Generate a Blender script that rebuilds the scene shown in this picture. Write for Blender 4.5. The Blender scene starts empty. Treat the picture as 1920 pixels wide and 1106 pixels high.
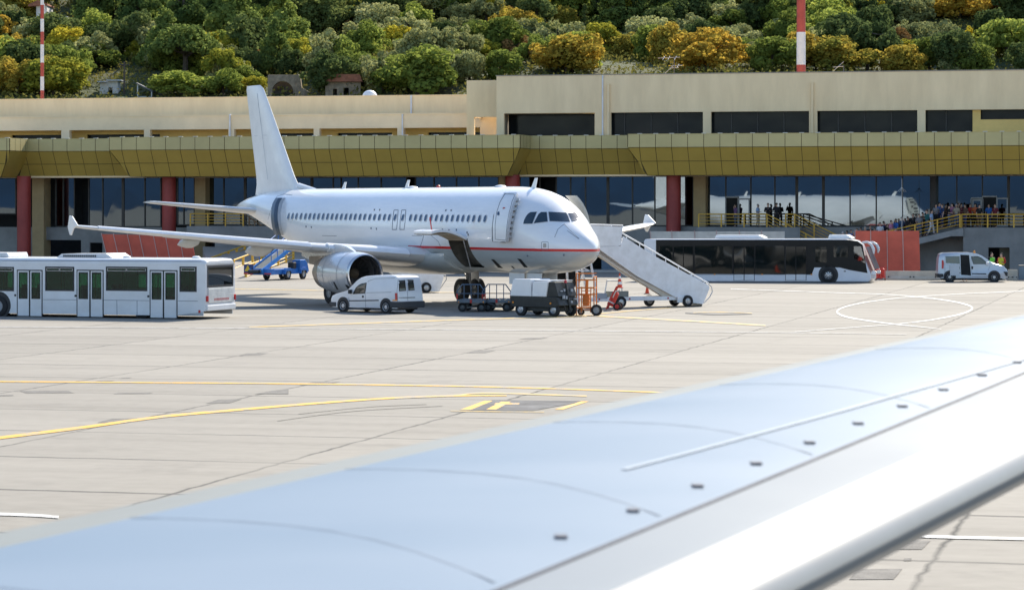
import bpy, bmesh, math, random
import numpy as np
from mathutils import Vector, Matrix, noise
from mathutils.bvhtree import BVHTree
R = math.radians
S = bpy.context.scene
COL = S.collection
rng = random.Random(7)
# ------------------------------------------------------------------ camera, light, exposure
FPX, HOR, CH = 5200.0, 384.0, 5.0           # focal length in px of the 1920 px photo, horizon row, camera height
cam_d = bpy.data.cameras.new('camera'); cam = bpy.data.objects.new('camera', cam_d); COL.objects.link(cam)
cam.location = (0, 0, CH); cam.rotation_euler = (R(90), 0, 0)
cam_d.sensor_width = 36; cam_d.lens = FPX / 1920 * 36
cam_d.shift_y = -(553 - HOR) / 1920
cam_d.clip_start = .5; cam_d.clip_end = 9000
cam_d.dof.use_dof = True; cam_d.dof.focus_distance = 140; cam_d.dof.aperture_fstop = 5.0
S.camera = cam
SUN_AZ, SUN_EL = R(26), R(38)               # azimuth clockwise from +Y
w = bpy.data.worlds.new('World'); S.world = w; w.use_nodes = True
nt = w.node_tree; bg = nt.nodes['Background']
sky = nt.nodes.new('ShaderNodeTexSky'); sky.sky_type = 'NISHITA'; sky.sun_disc = False
sky.sun_elevation = SUN_EL; sky.sun_rotation = SUN_AZ; sky.air_density = 1.0; sky.dust_density = .6; sky.ozone_density = 1.5
nt.links.new(sky.outputs[0], bg.inputs[0]); bg.inputs[1].default_value = .125
sd = bpy.data.lights.new('sun', 'SUN'); sd.energy = 4.4; sd.angle = R(.53); sd.color = (1, .92, .78)
sun = bpy.data.objects.new('sun', sd); COL.objects.link(sun)
sdir = Vector((math.sin(SUN_AZ) * math.cos(SUN_EL), math.cos(SUN_AZ) * math.cos(SUN_EL), math.sin(SUN_EL)))
sun.rotation_euler = sdir.to_track_quat('Z', 'Y').to_euler(); sun.location = (60, 120, 120)
S.view_settings.view_transform = 'Standard'; S.view_settings.look = 'None'; S.view_settings.gamma = 1
S.view_settings.exposure = .95
S.render.engine = 'CYCLES'
S.cycles.max_bounces = 6; S.cycles.transparent_max_bounces = 6; S.cycles.use_denoising = True

# ------------------------------------------------------------------ materials
MATS = {}
def _new(name):
    m = bpy.data.materials.new(name); m.use_nodes = True; MATS[name] = m
    return m, m.node_tree, m.node_tree.nodes['Principled BSDF']
def mat(name, col, rough=.5, metal=0., var=.10, scale=1.5, bump=0., bscale=20., spec=.5, coat=0., stretch=(1, 1, 1), stain=None, emit=None):
    """principled paint/concrete with noise-driven wear in colour and roughness"""
    if name in MATS: return MATS[name]
    m, t, b = _new(name)
    tc = t.nodes.new('ShaderNodeTexCoord'); mp = t.nodes.new('ShaderNodeMapping'); mp.inputs['Scale'].default_value = stretch
    t.links.new(tc.outputs['Object'], mp.inputs[0])
    n = t.nodes.new('ShaderNodeTexNoise'); n.inputs['Scale'].default_value = scale; n.inputs['Detail'].default_value = 6; n.inputs['Roughness'].default_value = .65
    t.links.new(mp.outputs[0], n.inputs[0])
    cr = t.nodes.new('ShaderNodeValToRGB'); cr.color_ramp.elements[0].position = .3; cr.color_ramp.elements[1].position = .72
    c0 = stain if stain else tuple(c * (1 - var * 1.6) for c in col); c1 = tuple(min(1, c * (1 + var * .6)) for c in col)
    cr.color_ramp.elements[0].color = (*c0, 1); cr.color_ramp.elements[1].color = (*c1, 1)
    t.links.new(n.outputs[0], cr.inputs[0]); t.links.new(cr.outputs[0], b.inputs['Base Color'])
    mr = t.nodes.new('ShaderNodeMapRange'); mr.inputs['To Min'].default_value = min(1, rough * 1.25); mr.inputs['To Max'].default_value = rough * .85
    t.links.new(n.outputs[0], mr.inputs[0]); t.links.new(mr.outputs[0], b.inputs['Roughness'])
    b.inputs['Metallic'].default_value = metal; b.inputs['Specular IOR Level'].default_value = spec
    b.inputs['Coat Weight'].default_value = coat; b.inputs['Coat Roughness'].default_value = .08
    if bump:
        n2 = t.nodes.new('ShaderNodeTexNoise'); n2.inputs['Scale'].default_value = bscale; n2.inputs['Detail'].default_value = 4
        t.links.new(tc.outputs['Object'], n2.inputs[0])
        bp = t.nodes.new('ShaderNodeBump'); bp.inputs['Strength'].default_value = bump; bp.inputs['Distance'].default_value = .05
        t.links.new(n2.outputs[0], bp.inputs['Height']); t.links.new(bp.outputs[0], b.inputs['Normal'])
    if emit:
        b.inputs['Emission Color'].default_value = (*emit[:3], 1); b.inputs['Emission Strength'].default_value = emit[3]
    return m
def glass(name, col, rough=.03, metal=.0, ior=1.6, wav=.02, ws=.5, tint=None):
    """dark opaque window glass that mirrors its surroundings, slightly wavy"""
    if name in MATS: return MATS[name]
    m, t, b = _new(name)
    b.inputs['Base Color'].default_value = (*col, 1); b.inputs['Roughness'].default_value = rough; b.inputs['Metallic'].default_value = metal
    b.inputs['IOR'].default_value = ior
    tc = t.nodes.new('ShaderNodeTexCoord'); n = t.nodes.new('ShaderNodeTexNoise'); n.inputs['Scale'].default_value = ws; n.inputs['Detail'].default_value = 1
    t.links.new(tc.outputs['Object'], n.inputs[0])
    bp = t.nodes.new('ShaderNodeBump'); bp.inputs['Strength'].default_value = wav; bp.inputs['Distance'].default_value = 1
    t.links.new(n.outputs[0], bp.inputs['Height']); t.links.new(bp.outputs[0], b.inputs['Normal'])
    return m
def clear_glass(name, col, amount=.5):
    """tinted see-through pane: part mirror, part tinted transparency"""
    if name in MATS: return MATS[name]
    m, t, b = _new(name)
    tr = t.nodes.new('ShaderNodeBsdfTransparent'); tr.inputs[0].default_value = (*col, 1)
    gl = t.nodes.new('ShaderNodeBsdfGlossy'); gl.inputs['Roughness'].default_value = .02; gl.inputs['Color'].default_value = (.85, .9, .95, 1)
    fr = t.nodes.new('ShaderNodeFresnel'); fr.inputs[0].default_value = 1.5
    ad = t.nodes.new('ShaderNodeMath'); ad.operation = 'ADD'; ad.inputs[1].default_value = amount; ad.use_clamp = True
    mx = t.nodes.new('ShaderNodeMixShader'); t.links.new(fr.outputs[0], ad.inputs[0]); t.links.new(ad.outputs[0], mx.inputs[0])
    t.links.new(tr.outputs[0], mx.inputs[1]); t.links.new(gl.outputs[0], mx.inputs[2])
    t.links.new(mx.outputs[0], t.nodes['Material Output'].inputs[0])
    return m
WHITE = mat('white_paint', (.80, .80, .80), .32, coat=.3, var=.05)
OFFWHITE = mat('aged_white_paint', (.66, .66, .64), .5, var=.14, scale=2.5)
GREYP = mat('grey_paint', (.30, .31, .32), .5)
DARK = mat('dark_trim', (.025, .026, .028), .55, var=.2)
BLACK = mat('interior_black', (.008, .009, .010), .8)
RUB = mat('rubber', (.022, .022, .023), .85, var=.25, bump=.2)
STEEL = mat('steel', (.45, .46, .48), .35, metal=.9, var=.15)
DSTEEL = mat('dark_steel', (.10, .11, .12), .45, metal=.6, var=.2)
RED = mat('red_paint', (.55, .04, .03), .45, var=.12)
ORANGE = mat('orange_paint', (.70, .20, .02), .45, var=.15)
YELLOW = mat('yellow_rail_paint', (.62, .36, .04), .5, var=.15)
BLUE = mat('blue_paint', (.02, .15, .48), .4, var=.15, coat=.2)
PVG = glass('vehicle_glass', (.012, .022, .024), .03, 0, 1.6, .004, 2)

# ------------------------------------------------------------------ mesh building
class MB:
    def __init__(s): s.v = []; s.f = []; s.m = []
    def add(s, vs, fs, m=0):
        o = len(s.v); s.v += [tuple(v) for v in vs]
        for f in fs: s.f.append([i + o for i in f]); s.m.append(m)
        return s
    def box(s, x0, x1, y0, y1, z0, z1, m=0):
        v = [(x, y, z) for z in (z0, z1) for y in (y0, y1) for x in (x0, x1)]
        return s.add(v, [(0, 2, 3, 1), (4, 5, 7, 6), (0, 1, 5, 4), (2, 6, 7, 3), (0, 4, 6, 2), (1, 3, 7, 5)], m)
    def prism(s, poly, a, b, axis='y', m=0):
        """polygon (x,z) pushed along y, or (x,y) along z, or (y,z) along x"""
        def P(p, t): return (p[0], t, p[1]) if axis == 'y' else ((p[0], p[1], t) if axis == 'z' else (t, p[0], p[1]))
        n = len(poly); v = [P(p, a) for p in poly] + [P(p, b) for p in poly]
        f = [list(range(n)), list(range(2 * n - 1, n - 1, -1))] + [[i, i + n, (i + 1) % n + n, (i + 1) % n] for i in range(n)]
        return s.add(v, f, m)
    def tube(s, p, q, r, n=8, r2=None, m=0, cap=True):
        p = Vector(p); q = Vector(q); d = (q - p)
        if d.length < 1e-6: return s
        d.normalize(); a = d.orthogonal().normalized(); b = d.cross(a); r2 = r if r2 is None else r2
        v = [p + (a * math.cos(t) + b * math.sin(t)) * r for t in [2 * math.pi * i / n for i in range(n)]]
        v += [q + (a * math.cos(t) + b * math.sin(t)) * r2 for t in [2 * math.pi * i / n for i in range(n)]]
        f = [[i, (i + 1) % n, (i + 1) % n + n, i + n] for i in range(n)]
        if cap: f += [list(range(n - 1, -1, -1)), list(range(n, 2 * n))]
        return s.add(v, f, m)
    def path(s, pts, r, n=6, m=0):
        for a, b in zip(pts, pts[1:]): s.tube(a, b, r, n, m=m)
        return s
    def bar(s, p, q, w, h, m=0):
        """square section bar from p to q, w wide (horizontal), h high"""
        p = Vector(p); q = Vector(q); d = (q - p).normalized()
        a = d.cross(Vector((0, 0, 1)))
        a = Vector((1, 0, 0)) if a.length < 1e-3 else a.normalized()
        b = a.cross(d).normalized()
        v = [o + a * sx * w / 2 + b * sz * h / 2 for o in (p, q) for sx, sz in ((-1, -1), (1, -1), (1, 1), (-1, 1))]
        return s.add(v, [(0, 1, 2, 3), (7, 6, 5, 4), (0, 4, 5, 1), (1, 5, 6, 2), (2, 6, 7, 3), (3, 7, 4, 0)], m)
    def rev(s, prof, o, ax=(1, 0, 0), n=32, m=0, closed=False):
        """revolve [(along, radius)] about axis ax through o"""
        o = Vector(o); ax = Vector(ax).normalized()
        a = Vector((0, 0, 1)) if abs(ax.z) < .9 else Vector((1, 0, 0)); a = (a - ax * a.dot(ax)).normalized(); b = ax.cross(a)
        v = [o + ax * h + (a * math.cos(2 * math.pi * i / n) + b * math.sin(2 * math.pi * i / n)) * r for h, r in prof for i in range(n)]
        f = [[j * n + i, j * n + (i + 1) % n, (j + 1) * n + (i + 1) % n, (j + 1) * n + i] for j in range(len(prof) - 1) for i in range(n)]
        return s.add(v, f, m)
    def disc(s, o, ax, r, n=24, m=0):
        return s.rev([(0, r), (0, .0001)], o, ax, n, m)
    def loft(s, rings, cap0=True, cap1=True, m=0, skip=None, close=True):
        n = len(rings[0]); v = [p for r in rings for p in r]; f = []
        k = n if close else n - 1
        for j in range(len(rings) - 1):
            for i in range(k):
                if skip and skip(j, i): continue
                f.append([j * n + i, j * n + (i + 1) % n, (j + 1) * n + (i + 1) % n, (j + 1) * n + i])
        if cap0: f.append(list(range(n - 1, -1, -1)))
        if cap1: f.append([(len(rings) - 1) * n + i for i in range(n)])
        return s.add(v, f, m)
    def mesh(s, name, smooth=False):
        me = bpy.data.meshes.new(name); me.from_pydata(s.v, [], s.f); me.polygons.foreach_set('material_index', s.m)
        bm = bmesh.new(); bm.from_mesh(me); bmesh.ops.recalc_face_normals(bm, faces=bm.faces); bm.to_mesh(me); bm.free()
        if smooth:
            me.polygons.foreach_set('use_smooth', [True] * len(me.polygons)); me.set_sharp_from_angle(angle=R(38))
        me.update(); return me
    def build(s, name, mats, parent=None, smooth=False, bevel=0, recalc=True, loc=None, rot=None):
        me = s.mesh(name, smooth)
        for mm in (mats if isinstance(mats, (list, tuple)) else [mats]): me.materials.append(mm)
        o = bpy.data.objects.new(name, me); COL.objects.link(o)
        if parent: o.parent = parent
        if loc: o.location = loc
        if rot: o.rotation_euler = rot
        if bevel:
            b = o.modifiers.new('bevel', 'BEVEL'); b.width = bevel; b.segments = 2; b.limit_method = 'ANGLE'; b.angle_limit = R(40)
        return o
def thing(name, label, cat, loc=(0, 0, 0), rz=0, group=None):
    o = bpy.data.objects.new(name, None); COL.objects.link(o); o.empty_display_size = .2
    o.location = loc; o.rotation_euler = (0, 0, rz); o['label'] = label; o['category'] = cat
    if group: o['group'] = group
    return o
def tag(o, label, cat, group=None, kind=None):
    o['label'] = label; o['category'] = cat
    if group: o['group'] = group
    if kind: o['kind'] = kind
    return o
def struct(o): o['kind'] = 'structure'; return o
def copy_tree(o, parent=None):
    c = o.copy(); COL.objects.link(c)
    if parent: c.parent = parent
    for ch in list(o.children): copy_tree(ch, c)
    return c
class Frame:
    """a vehicle's or a building's own axes: local x along ang, local y to its left; px() meets a photo ray with the plane y = v"""
    def __init__(s, ox, oy, ang): s.o = Vector((ox, oy, 0)); s.a = ang; s.e = Vector((math.cos(ang), math.sin(ang), 0)); s.n = Vector((-math.sin(ang), math.cos(ang), 0))
    def px(s, x, y, v=0.):
        d = Vector(((x - 960) / FPX, 1, (HOR - y) / FPX)); c = Vector((0, 0, CH))
        t = (v - (c - s.o).dot(s.n)) / d.dot(s.n); p = c + d * t
        return ((p - s.o).dot(s.e), p.z)
    def u(s, x, v=0.): return s.px(x, 400, v)[0]
    def zz(s, x, y, v=0.): return s.px(x, y, v)[1]
    def ray(s, x, y):
        d = Vector(((x - 960) / FPX, 1, (HOR - y) / FPX)); c = Vector((0, 0, CH)) - s.o
        return Vector((c.dot(s.e), c.dot(s.n), CH)), Vector((d.dot(s.e), d.dot(s.n), d.z)).normalized()
    def w(s, u, v, z=0.): return s.o + s.e * u + s.n * v + Vector((0, 0, z))
    def thing(s, name, label, cat, group=None): return thing(name, label, cat, s.o, s.a, group)
def bvh_of(*mbs):
    v = []; f = []
    for mb in mbs:
        o = len(v); v += [Vector(p) for p in mb.v]; f += [[i + o for i in q] for q in mb.f]
    return BVHTree.FromPolygons(v, f)
def hit(fr, bvh, x, y, off=.0):
    o, d = fr.ray(x, y); p, n, i, t = bvh.ray_cast(o, d, 2000)
    if p is None: return None
    if n.dot(d) > 0: n = -n
    return p + n * off
def patch(fr, bvh, poly, off=.012, rings=4, sub=3, m=0, mb=None):
    """a pane: a convex outline laid on the curved body it belongs to"""
    mb = mb or MB(); cx = sum(p[0] for p in poly) / len(poly); cy = sum(p[1] for p in poly) / len(poly); B = []
    for a, b in zip(poly, poly[1:] + poly[:1]):
        for k in range(sub): B.append((a[0] + (b[0] - a[0]) * k / sub, a[1] + (b[1] - a[1]) * k / sub))
    vs = []; n = len(B)
    for r in range(1, rings + 1):
        for p in B:
            h = hit(fr, bvh, cx + (p[0] - cx) * r / rings, cy + (p[1] - cy) * r / rings, off)
            if h is None: h = vs[-1] if vs else hit(fr, bvh, cx, cy, off)
            vs.append(h)
    c = hit(fr, bvh, cx, cy, off) or vs[0]; vs.append(c); ci = len(vs) - 1
    fs = [[ci, i, (i + 1) % n] for i in range(n)] + [[(r - 1) * n + i, (r - 1) * n + (i + 1) % n, r * n + (i + 1) % n, r * n + i] for r in range(1, rings) for i in range(n)]
    return mb.add(vs, fs, m)
def groove(fr, bvh, pts, r=.012, off=.0, sub=4, mb=None, closed=False, m=0):
    mb = mb or MB(); P = []
    pts = pts + [pts[0]] if closed else pts
    for a, b in zip(pts, pts[1:]):
        for k in range(sub): P.append((a[0] + (b[0] - a[0]) * k / sub, a[1] + (b[1] - a[1]) * k / sub))
    P.append(pts[-1]); Q = [hit(fr, bvh, *p, off) for p in P]; Q = [q for q in Q if q is not None]
    return mb.path(Q, r, 5, m)
def rrect(x0, y0, x1, y1, r, n=3):
    out = []
    for cx, cy, a0 in ((x1 - r, y1 - r, 0), (x0 + r, y1 - r, 90), (x0 + r, y0 + r, 180), (x1 - r, y0 + r, 270)):
        for k in range(n + 1): t = R(a0 + 90 * k / n); out.append((cx + r * math.cos(t), cy + r * math.sin(t)))
    return out
def gridwall(us, zs, solid, y0, y1, mb=None, m=0):
    """wall slab between y0 and y1 made of the cells for which solid(uc, zc); no doubled inner faces"""
    mb = mb or MB(); us = sorted(set(us)); zs = sorted(set(zs)); nu, nz = len(us) - 1, len(zs) - 1
    g = [[solid((us[i] + us[i + 1]) / 2, (zs[j] + zs[j + 1]) / 2) for j in range(nz)] for i in range(nu)]
    G = lambda i, j: 0 <= i < nu and 0 <= j < nz and g[i][j]
    for i in range(nu):
        for j in range(nz):
            if not g[i][j]: continue
            a, b, c, d = us[i], us[i + 1], zs[j], zs[j + 1]
            mb.add([(a, y0, c), (b, y0, c), (b, y0, d), (a, y0, d)], [(0, 1, 2, 3)], m); mb.add([(a, y1, c), (b, y1, c), (b, y1, d), (a, y1, d)], [(3, 2, 1, 0)], m)
            if not G(i - 1, j): mb.add([(a, y0, c), (a, y0, d), (a, y1, d), (a, y1, c)], [(0, 1, 2, 3)], m)
            if not G(i + 1, j): mb.add([(b, y0, c), (b, y1, c), (b, y1, d), (b, y0, d)], [(0, 1, 2, 3)], m)
            if not G(i, j - 1): mb.add([(a, y0, c), (a, y1, c), (b, y1, c), (b, y0, c)], [(0, 1, 2, 3)], m)
            if not G(i, j + 1): mb.add([(a, y0, d), (b, y0, d), (b, y1, d), (a, y1, d)], [(0, 1, 2, 3)], m)
    return mb
def holes_wall(u0, u1, z0, z1, holes, y0, y1, mb=None):
    us = [u0, u1] + [h[k] for h in holes for k in (0, 1)]; zs = [z0, z1] + [h[k] for h in holes for k in (2, 3)]
    us = [min(max(u, u0), u1) for u in us]; zs = [min(max(z, z0), z1) for z in zs]
    return gridwall(us, zs, lambda a, b: not any(h[0] < a < h[1] and h[2] < b < h[3] for h in holes), y0, y1, mb)
def wheel(parent, c, r, wd, axis=(0, 1, 0), hub=None, name='wheel', hubr=.58, spokes=0):
    """tyre with a rim set in it; axis is the axle"""
    ax = Vector(axis).normalized(); c = Vector(c)
    t = MB().rev([(-wd * .5, r * hubr), (-wd * .5, r * .86), (-wd * .36, r), (wd * .36, r), (wd * .5, r * .86), (wd * .5, r * hubr), (wd * .3, r * hubr), (-wd * .3, r * hubr), (-wd * .5, r * hubr)], (0, 0, 0), ax, 24)
    o = t.build(name, RUB, parent, smooth=True, loc=c)
    h = MB().rev([(-wd * .40, r * hubr), (-wd * .46, r * hubr * .9), (-wd * .3, r * hubr * .8), (-wd * .36, r * .2), (-wd * .44, r * .16), (-wd * .44, .001)], (0, 0, 0), ax, 24)
    h.rev([(wd * .40, r * hubr), (wd * .46, r * hubr * .9), (wd * .3, r * hubr * .8), (wd * .36, r * .2), (wd * .44, r * .16), (wd * .44, .001)], (0, 0, 0), ax, 24)
    if spokes:
        a = ax.orthogonal().normalized(); b = ax.cross(a)
        for k in range(spokes):
            q = 2 * math.pi * (k + .5) / spokes; d = a * math.cos(q) + b * math.sin(q)
            for sg in (-1, 1): h.tube(ax * sg * wd * .335 + d * r * hubr * .45, ax * sg * wd * .335 + d * r * hubr * .80, r * .055, 6, m=1)
    h.build('rim', [hub or STEEL, DARK], o, smooth=True)
    return o
# ------------------------------------------------------------------ ground and markings
TA = R(-14)                                   # the terminal and the slab joints share this direction
def ground_mat():
    m, t, b = _new('apron_concrete'); N = t.nodes.new; L = t.links.new
    tc = N('ShaderNodeTexCoord'); sep = N('ShaderNodeSeparateXYZ')
    wn = N('ShaderNodeTexNoise'); wn.inputs['Scale'].default_value = 1.2; wn.inputs['Detail'].default_value = 5
    L(tc.outputs['Object'], wn.inputs[0]); L(tc.outputs['Object'], sep.inputs[0])
    def M(op, a, b_=None, c=None, clamp=False):
        n = N('ShaderNodeMath'); n.operation = op; n.use_clamp = clamp
        for i, x in enumerate((a, b_, c)):
            if x is None: continue
            if isinstance(x, (int, float)): n.inputs[i].default_value = x
            else: L(x, n.inputs[i])
        return n.outputs[0]
    wob = M('MULTIPLY', M('SUBTRACT', wn.outputs[0], .5), .22)
    def joint(co, ph, sp, wd):
        q = M('FRACT', M('DIVIDE', M('SUBTRACT', M('ADD', co, wob), ph), sp))
        d = M('MULTIPLY', M('SUBTRACT', .5, M('ABSOLUTE', M('SUBTRACT', q, .5))), sp)
        return M('SUBTRACT', 1, M('DIVIDE', d, wd), clamp=True)
    ju = joint(sep.outputs[0], -24.15, 6.82, .075); jv = joint(sep.outputs[1], 45.15, 5.94, .13)
    # strength of each joint comes and goes along its length
    n3 = N('ShaderNodeTexNoise'); n3.inputs['Scale'].default_value = .16; n3.inputs['Detail'].default_value = 4; L(tc.outputs['Object'], n3.inputs[0])
    st = N('ShaderNodeMapRange'); st.inputs[1].default_value = .4; st.inputs[2].default_value = .6; st.inputs[3].default_value = .5; L(n3.outputs[0], st.inputs[0])
    jm = M('MULTIPLY', M('MAXIMUM', ju, jv), st.outputs[0], clamp=True)
    # slab to slab tone
    fu = M('FLOOR', M('DIVIDE', M('ADD', sep.outputs[0], 24.15), 6.82)); fv = M('FLOOR', M('DIVIDE', M('SUBTRACT', sep.outputs[1], 45.15), 5.94))
    cb = N('ShaderNodeCombineXYZ'); L(fu, cb.inputs[0]); L(fv, cb.inputs[1])
    wnz = N('ShaderNodeTexWhiteNoise'); wnz.noise_dimensions = '3D'; L(cb.outputs[0], wnz.inputs[0])
    mp = N('ShaderNodeMapping'); mp.inputs['Scale'].default_value = (.05, .55, 1); L(tc.outputs['Object'], mp.inputs[0])
    sn = N('ShaderNodeTexNoise'); sn.inputs['Scale'].default_value = 1; sn.inputs['Detail'].default_value = 8; sn.inputs['Roughness'].default_value = .62; L(mp.outputs[0], sn.inputs[0])
    fn = N('ShaderNodeTexNoise'); fn.inputs['Scale'].default_value = 2.2; fn.inputs['Detail'].default_value = 8; L(tc.outputs['Object'], fn.inputs[0])
    cr = N('ShaderNodeValToRGB'); e = cr.color_ramp.elements
    e[0].position = .28; e[0].color = (.185, .17, .145, 1); e[1].position = .75; e[1].color = (.30, .277, .24, 1)
    x = e.new(.5); x.color = (.25, .231, .20, 1)
    mixv = M('ADD', M('MULTIPLY', sn.outputs[0], .65), M('ADD', M('MULTIPLY', fn.outputs[0], .3), M('MULTIPLY', wnz.outputs[0], .16)))
    L(mixv, cr.inputs[0])
    # tyre-darkened and oily patches
    on = N('ShaderNodeTexNoise'); on.inputs['Scale'].default_value = .35; on.inputs['Detail'].default_value = 9; on.inputs['Roughness'].default_value = .7; L(tc.outputs['Object'], on.inputs[0])
    om = N('ShaderNodeMapRange'); om.inputs[1].default_value = .56; om.inputs[2].default_value = .74; om.inputs[4].default_value = .6; L(on.outputs[0], om.inputs[0])
    mx0 = N('ShaderNodeMix'); mx0.data_type = 'RGBA'; L(om.outputs[0], mx0.inputs[0]); L(cr.outputs[0], mx0.inputs[6]); mx0.inputs[7].default_value = (.16, .148, .13, 1)
    mx = N('ShaderNodeMix'); mx.data_type = 'RGBA'; L(jm, mx.inputs[0]); L(mx0.outputs[2], mx.inputs[6]); mx.inputs[7].default_value = (.035, .034, .032, 1)
    L(mx.outputs[2], b.inputs['Base Color']); b.inputs['Roughness'].default_value = .85; b.inputs['Specular IOR Level'].default_value = .25
    bp = N('ShaderNodeBump'); bp.inputs['Strength'].default_value = .25; bp.inputs['Distance'].default_value = .02; L(fn.outputs[0], bp.inputs['Height']); L(bp.outputs[0], b.inputs['Normal'])
    return m
g = MB(); g.add([(-1500, -2600, 0), (1500, -2600, 0), (1500, 262, 0), (-1500, 262, 0)], [(0, 1, 2, 3)])
go = struct(g.build('apron_ground', ground_mat())); go.rotation_euler = (0, 0, TA)
def gp(x, y, z=0.):
    t = (CH - z) * FPX / (y - HOR); return Vector(((x - 960) / FPX * t, t, z))
def paint_mat(name, col, thr):
    m, t, b = _new(name); tc = t.nodes.new('ShaderNodeTexCoord')
    mp = t.nodes.new('ShaderNodeMapping'); mp.inputs['Scale'].default_value = (1.2, .6, 1); t.links.new(tc.outputs['Object'], mp.inputs[0])
    n = t.nodes.new('ShaderNodeTexNoise'); n.inputs['Scale'].default_value = 1.5; n.inputs['Detail'].default_value = 9; n.inputs['Roughness'].default_value = .75; t.links.new(mp.outputs[0], n.inputs[0])
    cr = t.nodes.new('ShaderNodeValToRGB'); cr.color_ramp.elements[0].position = thr - .06; cr.color_ramp.elements[1].position = thr + .1
    cr.color_ramp.elements[0].color = (.28, .26, .22, 1); cr.color_ramp.elements[1].color = (*col, 1)
    t.links.new(n.outputs[0], cr.inputs[0]); t.links.new(cr.outputs[0], b.inputs['Base Color']); b.inputs['Roughness'].default_value = .7
    return m
PY = paint_mat('yellow_line_paint', (.66, .36, .03), .41); PYF = paint_mat('faded_yellow_paint', (.50, .34, .10), .45)
PW = paint_mat('white_line_paint', (.58, .58, .56), .42); PWF = paint_mat('faded_white_paint', (.46, .45, .43), .44)
ASPH = mat('patch_concrete', (.15, .14, .125), .9, var=.2, scale=3, bump=.3); DASPH = mat('dark_box_paint', (.10, .10, .105), .85, var=.5, scale=1.2)
zlay = [.004]
def marking(name, pts, wpx, m, sub=6, closed=False):
    """painted line on the ground following points given as photo pixels; wpx = how high it shows at each point"""
    P = []
    for i in range(len(pts) - 1):
        a, b = pts[i], pts[i + 1]; p0 = pts[max(0, i - 1)]; p3 = pts[min(len(pts) - 1, i + 2)]
        for k in range(sub):
            t = k / sub
            P.append(tuple(.5 * ((2 * a[j]) + (-p0[j] + b[j]) * t + (2 * p0[j] - 5 * a[j] + 4 * b[j] - p3[j]) * t * t + (-p0[j] + 3 * a[j] - 3 * b[j] + p3[j]) * t ** 3) for j in (0, 1)))
    P.append(pts[-1][:2]); zlay[0] += .00035; z = zlay[0]; vs = []
    for i, p in enumerate(P):
        a = P[max(0, i - 1)]; b = P[min(len(P) - 1, i + 1)]; d = Vector((b[0] - a[0], b[1] - a[1])).normalized(); n = Vector((-d.y, d.x))
        ww = wpx(i / (len(P) - 1)) if callable(wpx) else wpx
        for s in (-.5, .5): vs.append(gp(p[0] + n.x * s * ww, p[1] + n.y * s * ww, z))
    fs = [[2 * i, 2 * i + 1, 2 * i + 3, 2 * i + 2] for i in range(len(P) - 1)]
    return struct(MB().add(vs, fs).build(name, m))
def gpoly(name, pts, m):
    zlay[0] += .00035
    return struct(MB().add([gp(*p, zlay[0]) for p in pts], [list(range(len(pts)))]).build(name, m))
# concrete repairs (screen outline -> on the ground)
for x, y, wd, h, sk in ((475, 664, 40, 4.5, 8), (900, 659.5, 40, 5.5, 10), (195, 714.5, 30, 3, 5), (235, 708.5, 18, 2, 3), (250, 737, 66, 3, 4), (88, 734.5, 90, 5, -6), (10, 741, 30, 2.5, 0),
                        (600, 718.5, 52, 6.5, 12), (420, 752, 44, 8, 12), (222, 788, 52, 8, 14), (1000, 634.5, 40, 3, 8),
                        (1706, 1021, 62, 17, 8), (1642, 1075.5, 84, 20, 8), (1702, 1048, 14, 5, 0)):
    gpoly('repair_patch', [(x - wd / 2 - sk, y + h / 2), (x + wd / 2 - sk, y + h / 2 - .5), (x + wd / 2 + sk, y - h / 2), (x - wd / 2 + sk, y - h / 2 + .4)], ASPH)
gpoly('repair_patch', [(478, 738), (541, 738.5), (541, 728.5), (510, 732)], ASPH)
for pts in ([(878, 769), (1000, 769.5), (1100, 751), (922, 750)],): gpoly('dark_marking_box', pts, DASPH)
for a, b, c, d in (((912, 767), (930, 767.3), (958, 752.6), (940, 752.5)), ((1040, 767), (1056, 767.3), (1104, 752), (1090, 751.8)), ((862, 768), (882, 768), (924, 751), (908, 751)), ((930, 755), (975, 755.3), (972, 757.8), (926, 757.5))):
    gpoly('yellow_marking', [a, b, c, d], PY)
marking('yellow_marking', [(845, 770), (960, 771.5), (1020, 772)], 1.6, PYF)
marking('yellow_line', [(-60, 714.5), (300, 717), (630, 720), (960, 726), (1260, 736)], lambda t: 2.0, PY)
marking('yellow_line', [(-60, 827), (0, 820), (150, 801.5), (300, 781), (450, 767.5), (600, 755), (740, 745.5), (860, 741.5), (950, 741)], lambda t: 5.8 - 3.6 * t, PY)
marking('yellow_line', [(740, 746), (850, 741), (890, 737), (960, 737.5), (1100, 742)], 2.4, PYF)
marking('yellow_line', [(467, 613), (600, 608.5), (760, 603), (920, 597.5), (1100, 592.5)], 2.0, PYF)
marking('yellow_line', [(1070, 589.5), (1190, 596), (1310, 602.5), (1435, 610)], 2.4, PYF)
marking('yellow_line', [(1120, 588.5), (1190, 582), (1300, 573)], 1.6, PYF)
marking('yellow_line', [(440, 541.5), (700, 546), (900, 549), (1110, 553)], 1.2, PYF)
marking('white_line', [(-60, 612.5), (400, 615), (960, 619), (1490, 623.8), (1700, 627)], .9, PWF)
marking('white_line', [(-40, 961.5), (60, 965), (110, 968.5)], 5, PW)
marking('white_line', [(1700, 1003.5), (1800, 1006.5), (1960, 1010)], 5, PW)
marking('white_curved_line', [(1370, 541.5), (1480, 545.5), (1560, 548.5), (1655, 551.5), (1720, 556.5), (1775, 563), (1812, 571), (1823, 578), (1810, 586), (1780, 593.5), (1740, 600.5), (1680, 607.5), (1600, 613.5), (1490, 622)], lambda t: .9 + 2.2 * max(0, 1 - abs(t - .55) * 3.2), PW)
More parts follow.
